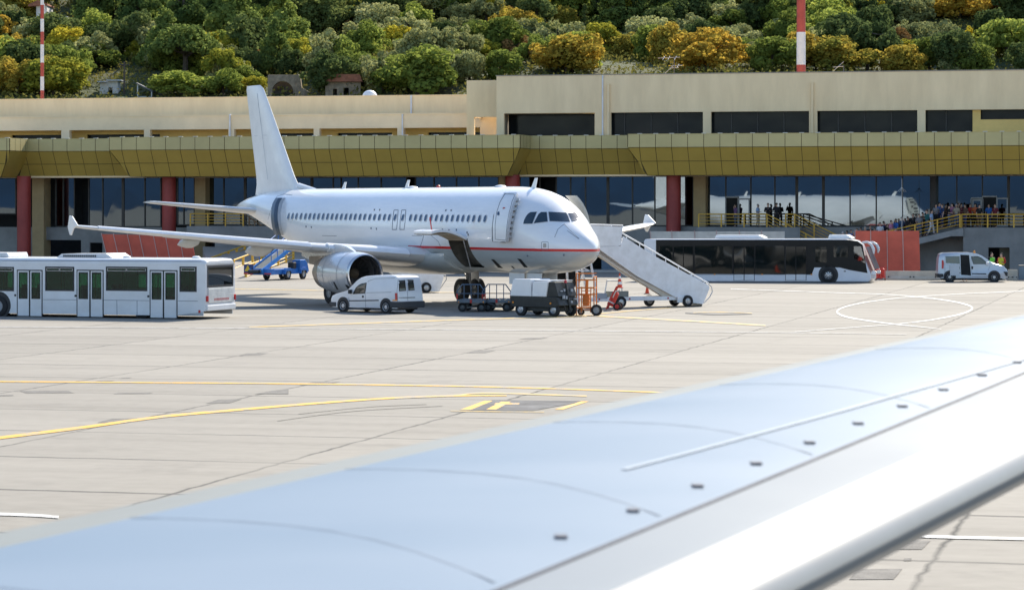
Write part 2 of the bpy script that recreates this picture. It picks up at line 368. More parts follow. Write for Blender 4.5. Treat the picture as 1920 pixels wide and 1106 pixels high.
marking('white_curved_line', [(1960, 543.5), (1880, 547.5), (1800, 551), (1700, 557.5), (1640, 564), (1592, 573), (1570, 582.5), (1578, 591), (1610, 598.5), (1672, 607), (1720, 612), (1765, 617)], lambda t: .9 + 2.2 * max(0, 1 - abs(t - .62) * 3.0), PW)
marking('faded_marking', [(1285, 586.5), (1340, 589.5), (1410, 588)], 1.8, DASPH); marking('faded_marking', [(1300, 586), (1350, 584.8), (1410, 587)], 1.2, PYF)
# long crack lines already follow the slab joints; a couple of rubber arcs left by turning tyres
SKID = mat('tyre_rubber_mark', (.205, .188, .16), .9, var=.12, scale=.6)
for a, b, c in (((560, 775), (690, 762), (800, 757)), ((520, 788), (660, 770), (830, 760))):
    marking('tyre_mark', [a, b, c], .7, SKID)

# ------------------------------------------------------------------ hillside behind the terminal
def hill_z(x, y):
    d = y - 252 + .02 * x
    z = 4 + max(0, d) * .19 + (max(0, d - 130) * .12)
    n = noise.noise(Vector((x / 60, y / 60, 0))) * 3.5 + noise.noise(Vector((x / 19, y / 19, 3))) * 1.3
    return z + n * min(1, max(0, d) / 30) * .8
def hill_mat():
    m, t, b = _new('hill_soil'); N = t.nodes.new; L = t.links.new
    tc = N('ShaderNodeTexCoord'); n = N('ShaderNodeTexNoise'); n.inputs['Scale'].default_value = .12; n.inputs['Detail'].default_value = 12; n.inputs['Roughness'].default_value = .7
    L(tc.outputs['Object'], n.inputs[0]); cr = N('ShaderNodeValToRGB'); e = cr.color_ramp.elements
    e[0].position = .32; e[0].color = (.035, .055, .014, 1); e[1].position = .8; e[1].color = (.13, .11, .045, 1); x = e.new(.52); x.color = (.06, .075, .02, 1); x = e.new(.66); x.color = (.10, .08, .03, 1)
    L(n.outputs[0], cr.inputs[0]); L(cr.outputs[0], b.inputs['Base Color']); b.inputs['Roughness'].default_value = .95
    n2 = N('ShaderNodeTexNoise'); n2.inputs['Scale'].default_value = 1.2; n2.inputs['Detail'].default_value = 8; L(tc.outputs['Object'], n2.inputs[0])
    bp = N('ShaderNodeBump'); bp.inputs['Strength'].default_value = 1; bp.inputs['Distance'].default_value = .8; L(n2.outputs[0], bp.inputs['Height']); L(bp.outputs[0], b.inputs['Normal'])
    return m
nx, ny = 150, 70; vs = []
for j in range(ny + 1):
    for i in range(nx + 1):
        x = -330 + 660 * i / nx; y = 225 + 520 * (j / ny) ** 1.4; vs.append((x, y, hill_z(x, y) if y > 252 - .02 * x else -.5 + 4.5 * max(0, (y - 240) / 12)))
fs = [[j * (nx + 1) + i, j * (nx + 1) + i + 1, (j + 1) * (nx + 1) + i + 1, (j + 1) * (nx + 1) + i] for j in range(ny) for i in range(nx)]
struct(MB().add(vs, fs).build('hillside', hill_mat(), smooth=True))
# unseen ridge across the airfield, haze put into its dark blue (what the facade glass mirrors)
vs = []; n = 160
for i in range(n + 1):
    a = R(150 + 240 * i / n); rr = 2300; h = 120 + 95 * noise.fractal(Vector((i * .09, 3.3, 0)), 1.0, 2.1, 5) + 30 * math.sin(i * .21)
    for k, (q, z) in enumerate(((1.0, -1), (1.06, h * .35), (1.16, h * .8), (1.28, h))): vs.append((rr * q * math.cos(a), rr * q * math.sin(a), z))
fs = [[i * 4 + k, i * 4 + k + 1, i * 4 + k + 5, i * 4 + k + 4] for i in range(n) for k in range(3)]
struct(MB().add(vs, fs).build('distant_hills', mat('distant_hill_haze', (.015, .05, .11), .95, var=.3, scale=.004), smooth=True))
# ------------------------------------------------------------------ terminal
T = Frame(34.1, 199.5, TA)
BEIGE = mat('beige_render', (.88, .69, .43), .9, var=.10, scale=.9, bump=.1, bscale=8, stretch=(1, 1, .22), stain=(.78, .60, .365))
BEIGE2 = mat('pale_beige_render', (.86, .70, .48), .9, var=.08, scale=.4, bump=.1, bscale=8)
OCHRE = mat('ochre_render', (.85, .58, .20), .9, var=.1, scale=.5)
CONC = mat('grey_concrete_wall', (.24, .24, .23), .9, var=.18, scale=.5, bump=.15, bscale=6)
TAN = mat('tan_pier', (.42, .31, .16), .85, var=.1)
COLR = mat('red_column_paint', (.30, .035, .028), .5, var=.15, scale=.8)
OLIVE = mat('olive_metal_panel', (.52, .36, .075), .45, metal=.25, var=.07, scale=.5)
OLIVEB = mat('olive_metal_sky_grey', (.47, .395, .185), .45, metal=.25, var=.06, scale=.5)  # greyer copy of the panel metal, the sky's reflection put into its colour
OLIVED = mat('canopy_joint', (.10, .075, .025), .8)
FRAMEM = mat('dark_window_frame', (.035, .032, .028), .5, var=.15)
FG = glass('facade_glass', (.15, .18, .20), .015, 1.0, 1.6, .006, .35)
DG = glass('upper_window_glass', (.012, .014, .016), .12, 0, 1.3, .01, .6)
term = T.thing('airport_terminal', 'long beige and olive terminal building with dark glass front behind the aircraft', 'terminal building')
U = T.u; FL = T.zz(1850, 427, 0)
zt = T.zz(1900, 247.5, -1); zm = T.zz(1900, 273.3, -1); zb = T.zz(1900, 327.5, .15)
def canopy(x0, x1, v, hip0, hip1, name='canopy'):
    """olive panelled canopy: upright band over a face that slopes in; ends are hipped"""
    u0, u1 = x0, x1; mb = MB(); P = 1.2; G = .022; sl = 1.15; zmid = (zm + zb) / 2 + .02
    # backing solid
    a0, a1 = u0, u1; b0, b1 = u0 + hip0, u1 - hip1
    mb.loft([[(a0, v + .03, zt), (a0 + .02, v + .03, zm), (b0, v + sl + .03, zb), (b0, v + 5.5, zb), (a0, v + 5.5, zt)],
             [(a1, v + .03, zt), (a1 - .02, v + .03, zm), (b1, v + sl + .03, zb), (b1, v + 5.5, zb), (a1, v + 5.5, zt)]], m=2)
    k0 = math.floor(u0 / P); k = k0
    def L(f): return u0 + hip0 * f
    def Rr(f): return u1 - hip1 * f
    while k * P < u1:
        ua, ub = k * P, (k + 1) * P
        jz = rng.uniform(-.004, .004)
        for (za, zc, fa, fc, mm) in ((zt, zm, 0, 0, 1), (zm, zmid, 0, .5, 0), (zmid, zb, .5, 1, 0)):
            q = []
            for z, f in ((za, fa), (zc, fc)):
                q.append((max(ua + G, L(f) + G), min(ub - G, Rr(f) - G), z, f))
            if q[0][1] - q[0][0] < .05 and q[1][1] - q[1][0] < .05: continue
            for i in (0, 1):
                if q[i][1] < q[i][0]: q[i] = (((q[i][0] + q[i][1]) / 2), ((q[i][0] + q[i][1]) / 2), q[i][2], q[i][3])
            g1 = G if za != zt else -.02
            mb.add([(q[0][0], v + sl * fa + jz, za - g1), (q[0][1], v + sl * fa + jz, za - g1), (q[1][1], v + sl * fc + jz, zc + G), (q[1][0], v + sl * fc + jz, zc + G)], [(0, 1, 2, 3)], mm)
        if u0 < ua < u1: mb.box(ua - .16, ua + .16, v - .015, v + .25, zt + .022, zt + .06, 3)
        k += 1
    # end faces (returns), panelled too
    for (ua, ub, s) in ((u0, b0, -1), (u1, b1, 1)):
        if (s < 0 and not hip0) or (s > 0 and not hip1): continue
        for i in range(4):
            va, vb = v + i * 1.0 + .03, v + (i + 1) * 1.0 - .02
            mb.add([(ua + s * .03, va, zt + .02), (ua + s * .03, vb, zt + .02), (ua + s * .03, vb, zm + .02), (ua + s * .03, va, zm + .02)], [(0, 1, 2, 3)], 1)
        mb.add([(ua + s * .03, v + .02, zm - .02), (ua + s * .03, v + 4, zm - .02), (ub + s * .03, v + 4, zb + .01), (ub + s * .03, v + sl + .02, zb + .01)], [(0, 1, 2, 3)], 0)
    mb.box(u0, u1, v - .03, v + 5.5, zt + .0, zt + .022, 1)
    return mb.build(name, [OLIVE, OLIVEB, OLIVED, OFFWHITE], term)
ue = U(2150)
canopy(U(-260, -1), U(18, -1), -1, 0, 1.25); canopy(U(205, -1), U(975, -1), -1, 1.25, 1.25); canopy(U(1177, -1), ue, -1, 1.25, 0)
canopy(U(18, -1) - 2, U(205, -1) + 2, 2.4, 0, 0); canopy(U(975, -1) - 2, U(1177, -1) + 2, 2.4, 0, 0)
canopy_roof = MB().box(U(-260), ue, 4.3, 20, zt - .4, zt - .1).box(U(-260), ue, 3.5, 7.5, zb - .02, zb + .12).build('flat_roof', BEIGE, term)
# upper storey, right
v = 3.2; ztop = T.zz(1400, 138, v); zlin = T.zz(1333, 210, v)
H = [(U(a, v), U(b, v), zt - 3, zlin) for a, b in ((945, 1115), (1145, 1318), (1333, 1517), (1532, 1720), (1735, 2000))]
us = U(931, v)
holes_wall(us, ue, zt - .2, ztop, H, v, v + .35).build('upper_wall', BEIGE, term)
MB().box(us - .05, ue, v - .04, v + .45, ztop, ztop + .07).box(us, us + .35, v + .35, v + 22, zt - .2, ztop).box(us + .35, ue, v + 22, v + 22.3, zt - .2, ztop).build('parapet_coping', mat('coping', (.33, .29, .23), .9), term)
MB().box(us + .4, U(1117, v), v + 2.2, v + 2.3, zt - .1, zlin + .3).build('upper_window', DG, term)
for a, b in ((1118, 1318), (1320, 1517), (1520, 1720), (1722, 1823)):
    o = MB(); ua, ub = U(a, v), U(b, v); o.box(ua, ub, v + .8, v + .86, zt - .1, zlin + .3); o = o.build('upper_window', DG, term)
    f = MB(); nn = 4 if b - a > 150 else 2
    f.box(ua, ub, v + .72, v + .797, zlin + .001, zlin + .1)
    for i in range(nn + 1): q = ua + (ub - ua) * i / nn; f.box(q - .04, q + .04, v + .72, v + .797, zt, zlin)
    f.build('window_frame', FRAMEM, o)
MB().box(us, ue, v + .351, v + 3, zlin, zlin + .25).build('lintel_soffit', BEIGE, term)
ui = U(1823, v)
holes_wall(ui, ue, zt - .1, zlin, [(U(1838, v), U(2100, v), T.zz(1900, 224, v + .3), zlin + 1)], v + .3, v + .5).build('infill_wall', OCHRE, term)
MB().box(ui, ue, v + .9, v + 1, zt, zlin).build('upper_window', DG, term)
# stepped block at the left end of the upper storey, an open frame
vm = 5.2; zt2 = T.zz(900, 151, vm)
holes_wall(U(875, vm), us + .3, zt - .2, zt2, [(U(889, vm), us - .3, zt - 1, T.zz(900, 220, vm))], vm, vm + .3).build('stepped_wall', BEIGE, term)
MB().box(U(875, vm), U(875, vm) + .3, vm + .3, vm + 9, T.zz(900, 220, vm), zt2).build('stepped_wall', BEIGE, term)
# left wing: parapet far back, lower band with piers in front
vp = 15.; vb = 9.; zpt = T.zz(430, 183.5, vp); zpb = T.zz(430, 217.5, vp); zbt = T.zz(430, 217.5, vb); zbb = T.zz(430, 242.5, vb)
ul = U(-260, vb); ur = us + 3
MB().box(ul, ur, vp, vp + .35, zt - .5, zpt).box(ul, ur, vp - .04, vp + .5, zpt, zpt + .07, 0).build('parapet_wall', BEIGE, term)
H = [(U(a, vb), U(b, vb), zt - 3, zbb) for a, b in ((-240, -200), (-185, 115), (130, 270), (281, 428), (439, 588), (599, 745), (757, 900))]
holes_wall(ul, ur, zt - .2, zbt, H, vb, vb + .5).build('upper_wall', BEIGE2, term)
MB().box(ul, ur, vb - .06, vp, zbt, zbt + .08).build('roof_ledge', BEIGE2, term)
H = [(U(a, vb + 1.8), U(b, vb + 1.8), zt - 3, T.zz(200, 252.5, vb + 1.8)) for a, b in ((22, 118), (163, 300), (520, 600), (633, 735), (803, 940))]
holes_wall(ul, ur, zt - .2, zbt, H, vb + 1.8, vb + 2).build('back_wall', OCHRE, term)
MB().box(ul, ur, vb + 2.2, vb + 2.3, zt - .2, zbb).build('upper_window', DG, term)
# down pipes
WP = mat('white_pipe', (.72, .74, .8), .35)
for x, y0, y1, vv, m_, r in ((1130, 143.5, 256, v - .12, WP, .055), (1140.5, 159, 256, v - .12, BEIGE, .10), (1523, 156, 252, v - .12, BEIGE, .10), (771, 181, 216, vp - .12, WP, .07), (754.5, 216, 256, vb - .12, WP, .06), (431, 216, 256, vb - .12, WP, .06)):
    a = T.px(x, y0, vv); b = T.px(x, y1, vv); MB().tube((a[0], vv, a[1]), (a[0], vv, b[1]), r, 8).tube((a[0], vv + .16, a[1]), (a[0], vv - .02, a[1]), r * 1.15, 8).build('down_pipe', m_, term)
# glass front under the canopy
vg = 6.
def glaze(x0, x1, mull, thick=(), trans=None, zlow=FL):
    ua, ub = U(x0, vg), U(x1, vg); xs = [x0] + list(mull) + [x1]
    for a, b in zip(xs, xs[1:]):
        g_ = MB().box(U(a, vg) + .04, U(b, vg) - .04, vg, vg + .03, zlow + .08, zb + .1)
        jit = rng.uniform(-.0025, .0025); g_.v = [(p[0], p[1] + (p[0] - U(a, vg)) * jit + (p[2] - 5) * rng.choice((-1, 1)) * .0004, p[2]) for p in g_.v]
        p = g_.build('window_pane', FG, term)
    f = MB().box(ua, ub, vg - .06, vg + .06, zlow, zlow + .1)
    for x in xs: wd = .10 if x in thick else .045; f.box(U(x, vg) - wd, U(x, vg) + wd, vg - .08 - wd * .2, vg - .003, zlow + .1, zb)
    f.build('window_frame', FRAMEM, term)
glaze(-230, 30, (-150, -80, -20), zlow=T.zz(10, 402, vg)); glaze(105, 140, (119,), zlow=3.2); glaze(167, 302, (193, 231, 272), (231,), zlow=3.2)
glaze(333, 365, (345,)); glaze(385, 640, (420, 460, 500, 543, 585, 625), (460, 585)); glaze(640, 763, (672, 715)); glaze(779, 935, (814, 856, 898))
glaze(975, 1013, ()); glaze(1043, 1300, (1070, 1098, 1140, 1186, 1228, 1262), (1140,))
glaze(1323, 1745, (1361, 1408, 1453, 1494, 1544, 1594, 1643, 1692), (1494, 1544)); glaze(1755, 2120, (1794, 1842, 1891, 1935, 1980, 2040), (1891,))
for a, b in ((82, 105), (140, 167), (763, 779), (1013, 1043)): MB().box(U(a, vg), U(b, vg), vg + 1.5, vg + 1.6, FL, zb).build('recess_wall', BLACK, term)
for a, b, m_ in ((60, 82, TAN), (365, 385, TAN), (935, 946, TAN), (1300, 1323, TAN), (1745, 1755, DARK)):
    MB().box(U(a, vg - 1), U(b, vg - 1), vg - 1, vg + .4, 0, zb).build('pier', m_, term, bevel=.02)
for x in (45, 317, 961, 1263):
    u_ = U(x, 2.2); MB().rev([(0, .55), (zb + .1, .55)], (u_, 2.2, 0), (0, 0, 1), 28).rev([(0, .62), (.25, .62), (.25, .55)], (u_, 2.2, 0), (0, 0, 1), 28).build('red_column', COLR, term, smooth=True)
MB().box(U(-260), ue, vg + 6, vg + 6.2, 0, zt).build('inner_wall', mat('dim_interior', (.02, .025, .03), .9), term)
# doors in the glass front
def door(x0, x1, y0, leaf0=None, leaf1=None):
    z1 = T.zz(x0, y0, vg - .1); ua, ub = U(x0, vg - .12), U(x1, vg - .12)
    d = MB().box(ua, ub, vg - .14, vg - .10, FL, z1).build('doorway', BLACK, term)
    f = MB().box(ua - .05, ub + .05, vg - .2, vg - .145, z1, z1 + .1).box(ua - .08, ua, vg - .2, vg - .145, FL, z1).box(ub, ub + .08, vg - .2, vg - .145, FL, z1)
    f.build('door_frame', GREYP, d)
    if leaf0:
        a, b = U(leaf0, vg - .3), U(leaf1, vg - .3)
        l = holes_wall(a, b, FL + .02, z1 - .04, [(a + .1, b - .1, FL + .15, z1 - .15)], vg - .33, vg - .28).build('door_leaf', GREYP, d)
        MB().box(a + .1, b - .1, vg - .31, vg - .30, FL + .15, z1 - .15).build('pane', FG, l)
door(1362, 1383, 371, 1384, 1406); door(1843, 1868, 370, 1868, 1890); door(1822, 1842, 373, 1823, 1841)
MB().box(U(9), U(25), 5.3, 5.5, T.zz(15, 440, 5.5), T.zz(15, 423, 5.5)).build('wall_box', mat('pale_box', (.5, .5, .46), .6), term, bevel=.02)
# raised platform and walls under it
def podium(x0, x1, v0, holes=(), top=FL, name='podium_wall'):
    a, b = U(x0, v0), U(x1, v0)
    holes_wall(a, b, -.05, top - .0, [(U(h[0], v0), U(h[1], v0), -.1 if h[3] > 500 else T.zz(h[0], h[3], v0), T.zz(h[0], h[2], v0)) for h in holes], v0, v0 + .25).build(name, CONC, term)
    MB().box(a, b, v0 + .26, vg - .07, top - .22, top - .004).build('podium_slab', CONC, term)
podium(-260, 350, 5.5, ((78, 152, 450, 510), (168, 192, 455, 510), (230, 345, 455, 510)), 3.2)
podium(350, 900, 0, ((363, 403, 452, 510), (560, 640, 460, 510)))
podium(900, 1306, 2.8, ((1000, 1128, 452, 520), (1155, 1215, 455, 520), (1240, 1290, 462, 520)))
podium(1306, 1500, 0); podium(1500, 1806, 2.3, ((1560, 1640, 470, 520),)); podium(1806, 2130, 0, ((1853, 1893, 464, 530),))
MB().box(U(1128, 2.7), U(1155, 2.7), 2.68, 2.74, 0, T.zz(1140, 470, 2.7)).build('steel_door', mat('blue_grey_door', (.07, .12, .18), .4), term)
MB().box(U(1872), U(1893), 1.2, 1.3, 0, T.zz(1872, 464)).build('steel_door', mat('olive_door', (.10, .10, .06), .5), term)
struct(MB().box(U(1105, 1), U(1310, 1), -.6, 2.7, -.02, .14).build('kerb', mat('pale_kerb', (.42, .40, .37), .9))).matrix_world = Matrix.LocRotScale(T.o, Matrix.Rotation(TA, 3, 'Z').to_quaternion(), None)
# ------------------------------------------------------------------ railings, stairs, ramp
RDK = mat('dark_rail_paint', (.05, .04, .03), .5)
def railing(label, pts, v, m_=YELLOW, hgt=.95, bars=3, gap=1.55, group=None, name='balcony_railing', pr=.045, fr=T, posts=None, drop=0, rr=.045, rb=.024):
    """rail following floor points (u, z) in the plane v"""
    t_ = fr.thing(name, label, 'railing', group)
    hr = MB(); hr.path([(u_, v, z + hgt) for u_, z in pts], rr, 8); hr.build('handrail', m_, t_, smooth=True)
    b = MB()
    for k in range(1, bars + 1): b.path([(u_, v, z + hgt * k / (bars + 1)) for u_, z in pts], rb, 6)
    b.build('rail_bars', m_, t_)
    for (a, za), (c, zc) in zip(pts, pts[1:]):
        n = max(1, round(abs(c - a) / gap))
        for k in range(n + (1 if (c, zc) == pts[-1] else 0)):
            q = k / n; uu = a + (c - a) * q; z = za + (zc - za) * q
            MB().box(uu - pr, uu + pr, v - pr, v + pr, z - drop, z + hgt + .02).build('post', m_, t_)
    return t_
P0 = (U(1310, .15), FL); P1 = (U(1438, .15), FL); sz = lambda x, y, vv: (U(x, vv), T.zz(x, y, vv))
railing('ochre railing left of the three waiting figures, running on down the central stairs', [P0, P1, (U(1548, .15), FL - (U(1548) - U(1438)) * .50)], .15, gap=1.5)
railing('ochre railing on the far side of the central stairs above the dark bus roof', [(U(1473, 2.0), FL), (U(1490, 2.0), FL), (U(1600, 2.0), FL - (U(1600) - U(1490)) * .5)], 2.0, gap=1.3)
railing('dark handrail sloping along the glass behind the central stairs', [(U(1456, 3.6), FL), (U(1490, 3.6), FL), (U(1600, 3.6), FL - (U(1600) - U(1490)) * .28)], 3.6, RDK, bars=1, gap=2.2)
railing('ochre railing of the ramp where the crowd queues beside the red screen', [(U(1590, -.1), FL - (U(1800) - U(1590)) * .235), (U(1800, -.1), FL)], -.1, gap=1.6)
railing('ochre railing along the right platform above the silver van', [(U(1803, .15), FL), (ue, FL)], .15, gap=2.0, pr=.05)
railing('ochre railing of the left balcony behind the tailplane', [(U(357, .15), FL), (U(456, .15), FL)], .15, gap=1.7)
railing('dark brown stair railing going down behind the tail cone', [(U(457, .6), FL), (U(540, .6), FL - (U(540) - U(457)) * .62)], .6, mat('brown_rail', (.16, .09, .04), .5), gap=.45, bars=1)
def flight(label, x0, x1, v0, v1, slope, z0=FL, name='concrete_stairs', steps=True):
    t_ = T.thing(name, label, 'stairs'); mb = MB(); u0, u1 = U(x0, v0), U(x1, v0); n = 14
    zf = lambda u_: z0 - (u_ - u0) * slope
    for i in range(n):
        a = u0 + (u1 - u0) * i / n; b = u0 + (u1 - u0) * (i + 1) / n; mb.box(a, b, v0 + .1, v1, max(-.1, zf(b) - .25 * slope * 2 - .1), zf((a + b) / 2))
    mb.build('treads', CONC, t_)
    MB().prism([(u0, z0 + .02), (u1, zf(u1) + .02), (u1, zf(u1) - .45), (u0, z0 - .45)], v0, v0 + .09).build('side_wall', CONC, t_)
flight('concrete stairs between the ochre railings behind the dark bus', 1438, 1548, .02, 2.0, .5)
# long ramp on the right: side wall with sloping underside
ramp = T.thing('access_ramp', 'grey concrete ramp rising from behind the red screen to the right platform', 'ramp')
ua, ub = U(1560, -.2), U(1806, -.2); sl = .235; za = FL - (ub - ua) * sl
MB().prism([(ua, za), (ub, FL - .01), (ub, T.zz(1800, 443, -.2)), (U(1784, -.2), T.zz(1784, 443, -.2)), (ua, max(.0, za - .55))], -.25, 0).build('side_wall', mat('ramp_concrete', (.27, .27, .26), .9, var=.15), ramp)
MB().prism([(ua, za - .03), (ub, FL - .012), (ub, FL - .3), (ua, za - .3)], .001, 2.28).build('ramp_slab', CONC, ramp)
# yellow-railed walkway at the left, seen under the near wing
YR = mat('bright_yellow_rail', (.74, .43, .05), .45, var=.12)
wk = thing('sloped_walkway', 'sunlit concrete ramp sloping up to the terminal between yellow railings', 'ramp')
def P3(x, y, Z_): return Vector(((x - 960) / FPX * Z_, Z_, CH + (HOR - y) / FPX * Z_))
rz_ = lambda Z_: max(0, (Z_ - 188) * .075)
q = [(P3(395, 500, 188).x, 188), (P3(600, 500, 186.5).x, 186.5), (P3(640, 500, 209).x, 209), (P3(380, 500, 212).x, 212)]
MB().add([(x, y, .01 + rz_(y)) for x, y in q] + [(x, y, -.2) for x, y in q], [(0, 1, 2, 3), (0, 4, 5, 1), (1, 5, 6, 2), (2, 6, 7, 3), (3, 7, 4, 0)]).build('ramp_slab', mat('ramp_pale_concrete', (.30, .27, .23), .9, var=.08), wk)
def deep(label, xa, ya, Za, xb, yb, Zb, hgt, bars, n):
    a = P3(xa, ya, Za); b = P3(xb, yb, Zb); f = Frame(a.x, a.y, math.atan2(b.y - a.y, b.x - a.x)); L_ = (b - a).xy.length
    railing(label, [(0, a.z - hgt), (L_, b.z - hgt)], 0, YR, hgt, bars, gap=L_ / n, name='ramp_railing', pr=.075, fr=f, drop=.15, rr=.06, rb=.038)
deep('front yellow railing of the sunlit ramp, left of the blue loader', 461, 499, 188.5, 550, 465, 201, .95, 3, 6)
deep('middle yellow railing of the sunlit ramp with tall posts', 438, 488, 195, 523, 456.5, 206, 1.15, 1, 5)
deep('rear yellow railing of the sunlit ramp, nearest the terminal wall', 397, 483, 203, 459, 460.5, 209, 1.1, 3, 4)
# ------------------------------------------------------------------ masts and aerials on and behind the terminal roof
def striped(label, pts, wpx, Z):
    f = Frame(0, Z, 0); t_ = thing('striped_mast', label, 'mast', (f.px(pts[0][0], 300)[0], Z, 0)); ox = f.px(pts[0][0], 300)[0]
    zs = [f.px(pts[0][0], p[1])[1] for p in pts]; r = wpx * Z / FPX / 2
    for i in range(len(zs) - 1):
        q = lambda z: r * (1 - .006 * (z - zs[0])); MB().rev([(zs[i], q(zs[i])), (zs[i + 1], q(zs[i + 1]))], (0, 0, 0), (0, 0, 1), 16).build('red_band' if i % 2 == 0 else 'white_band', [mat('mast_red', (.42, .07, .05), .6), mat('mast_white', (.72, .72, .74), .6)][i % 2], t_, smooth=True)
    MB().rev([(0, r), (zs[0], r)], (0, 0, 0), (0, 0, 1), 16).build('pole', GREYP, t_)
striped('slim red and white banded mast rising behind the left roof', [(79, 200), (79, 170), (79, 144), (79, 118), (79, 84), (79, 60), (79, 36), (79, 10), (79, -14), (79, -40)], 7, 247)
striped('thick red and white banded mast behind the right roof', [(1502, 150), (1502, 122), (1502, 61), (1502, 0), (1502, -60)], 17, 228)
def aerial(label, x, yb, yt, arms, vv, dipole=()):
    t_ = T.thing('roof_aerial', label, 'aerial'); a = T.px(x, yb, vv); b = T.px(x, yt, vv)
    MB().tube((a[0], vv, a[1]), (b[0], vv, b[1]), .035, 6).build('pole', DSTEEL, t_)
    k = MB()
    for dx, y, L in arms: z = T.px(x, y, vv)[1]; k.tube((a[0] + dx - L / 2, vv, z), (a[0] + dx + L / 2, vv, z + .05), .025, 5)
    for dx, y in dipole: z = T.px(x, y, vv)[1]; k.tube((a[0] + dx, vv - .4, z - .15), (a[0] + dx, vv + .4, z + .15), .02, 5)
    k.tube((a[0] - .9, vv, a[1]), (a[0], vv, a[1] + .8), .018, 5); k.build('aerial_arms', STEEL, t_)
aerial('spiky television aerial standing on the roof edge at centre right', 1264, 142, 108, ((-.4, 109, 1.7), (.2, 124, .9), (0, 128, .7)), 5, ((-.8, 109), (-.4, 109), (.1, 109), (.3, 124)))
aerial('small low aerial on the roof just right of the thick mast', 1582, 136, 124, ((-.4, 126, .8),), 5)
mast = T.thing('thin_mast', 'thin lightning mast with splayed prongs in front of the right glass front', 'mast')
a = T.px(1691, 440, -.4); b = T.px(1691, 335, -.4); c = T.px(1691, 351, -.4)[1]
MB().tube((a[0], -.4, 0), (b[0], -.4, b[1]), .03, 6, .015).build('pole', STEEL, mast)
k = MB()
for d in (-.32, -.16, .16, .32): k.tube((a[0], -.4, c), (a[0] + d, -.4, c - .35), .015, 5)
k.build('prongs', STEEL, mast)
dome = T.thing('roof_dome', 'small white dome on the left roof', 'dome'); a = T.px(690, 180, 15.5)
MB().rev([(0, .62)] + [(.55 * math.sin(R(q)), .62 * math.cos(R(q))) for q in range(10, 91, 16)], (a[0], 16, T.px(690, 182, 16)[1]), (0, 0, 1), 20).build('dome_shell', WHITE, dome, smooth=True)
# ------------------------------------------------------------------ the parked airliner (local: +x forward, nose at x=0, starboard = -y)
A = Frame(3.667, 127.1, R(-59.0))
def fuse_mat():
    m, t, b = _new('fuselage_paint'); N = t.nodes.new; L = t.links.new
    tc = N('ShaderNodeTexCoord'); sp = N('ShaderNodeSeparateXYZ'); L(tc.outputs['Object'], sp.inputs[0])
    def M(op, a, c):
        n = N('ShaderNodeMath'); n.operation = op
        for i, x in enumerate((a, c)):
            if isinstance(x, (int, float)): n.inputs[i].default_value = x
            else: L(x, n.inputs[i])
        return n.outputs[0]
    z = sp.outputs[2]; x = sp.outputs[0]
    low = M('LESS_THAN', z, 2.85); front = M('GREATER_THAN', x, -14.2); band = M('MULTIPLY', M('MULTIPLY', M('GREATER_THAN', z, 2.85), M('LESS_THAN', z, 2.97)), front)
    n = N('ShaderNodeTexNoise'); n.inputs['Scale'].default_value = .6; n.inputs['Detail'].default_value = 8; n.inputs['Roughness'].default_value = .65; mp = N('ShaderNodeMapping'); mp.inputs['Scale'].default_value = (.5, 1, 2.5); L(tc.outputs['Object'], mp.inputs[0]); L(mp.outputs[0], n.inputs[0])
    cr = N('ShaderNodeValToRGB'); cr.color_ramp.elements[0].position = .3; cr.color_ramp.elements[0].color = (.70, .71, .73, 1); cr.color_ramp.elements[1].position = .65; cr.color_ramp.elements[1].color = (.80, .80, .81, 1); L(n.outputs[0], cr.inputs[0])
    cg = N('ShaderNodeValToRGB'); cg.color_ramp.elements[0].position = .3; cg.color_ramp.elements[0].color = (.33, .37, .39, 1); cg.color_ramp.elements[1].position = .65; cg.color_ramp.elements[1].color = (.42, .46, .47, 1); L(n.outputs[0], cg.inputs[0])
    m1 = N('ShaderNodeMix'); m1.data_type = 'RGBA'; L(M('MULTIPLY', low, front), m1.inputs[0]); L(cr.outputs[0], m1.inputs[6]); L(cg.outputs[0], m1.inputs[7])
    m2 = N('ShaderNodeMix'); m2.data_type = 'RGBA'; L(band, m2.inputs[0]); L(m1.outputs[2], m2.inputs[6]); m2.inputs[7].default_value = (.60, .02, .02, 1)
    L(m2.outputs[2], b.inputs['Base Color']); b.inputs['Roughness'].default_value = .28; b.inputs['Coat Weight'].default_value = .5; b.inputs['Coat Roughness'].default_value = .06
    # faint skin waviness and frames
    n2 = N('ShaderNodeTexNoise'); n2.inputs['Scale'].default_value = 1.1; n2.inputs['Detail'].default_value = 2; L(tc.outputs['Object'], n2.inputs[0])
    bp = N('ShaderNodeBump'); bp.inputs['Strength'].default_value = .12; bp.inputs['Distance'].default_value = .06; L(n2.outputs[0], bp.inputs['Height']); L(bp.outputs[0], b.inputs['Normal'])
    return m
FUSE = fuse_mat()
WINGP = mat('wing_paint', (.60, .61, .62), .32, metal=.0, coat=.35, var=.06, scale=.8)
LEAD = mat('pale_leading_edge', (.80, .80, .80), .3, metal=.15, coat=.4, var=.06)
UNDER = mat('wing_underside', (.52, .51, .49), .4, var=.1)
NACP = mat('nacelle_paint', (.60, .61, .63), .25, metal=.35, coat=.5, var=.06)
LIP = mat('engine_lip_metal', (.55, .55, .57), .2, metal=.95, var=.12)
HOT = mat('exhaust_metal', (.28, .24, .21), .4, metal=.8, var=.2)
LINE = mat('panel_line', (.16, .18, .21), .7)
PWIN = glass('cabin_window_glass', (.015, .05, .12), .06, 0, 1.5, .002, 3)
CWIN = glass('cockpit_glass', (.01, .03, .05), .03, 0, 1.7, .004, 2)
HOLD = mat('hold_lining', (.10, .09, .075), .8, var=.4, scale=2)
plane = A.thing('airliner', 'white twin-engine airliner with a red waistline stripe parked before the terminal', 'airliner')
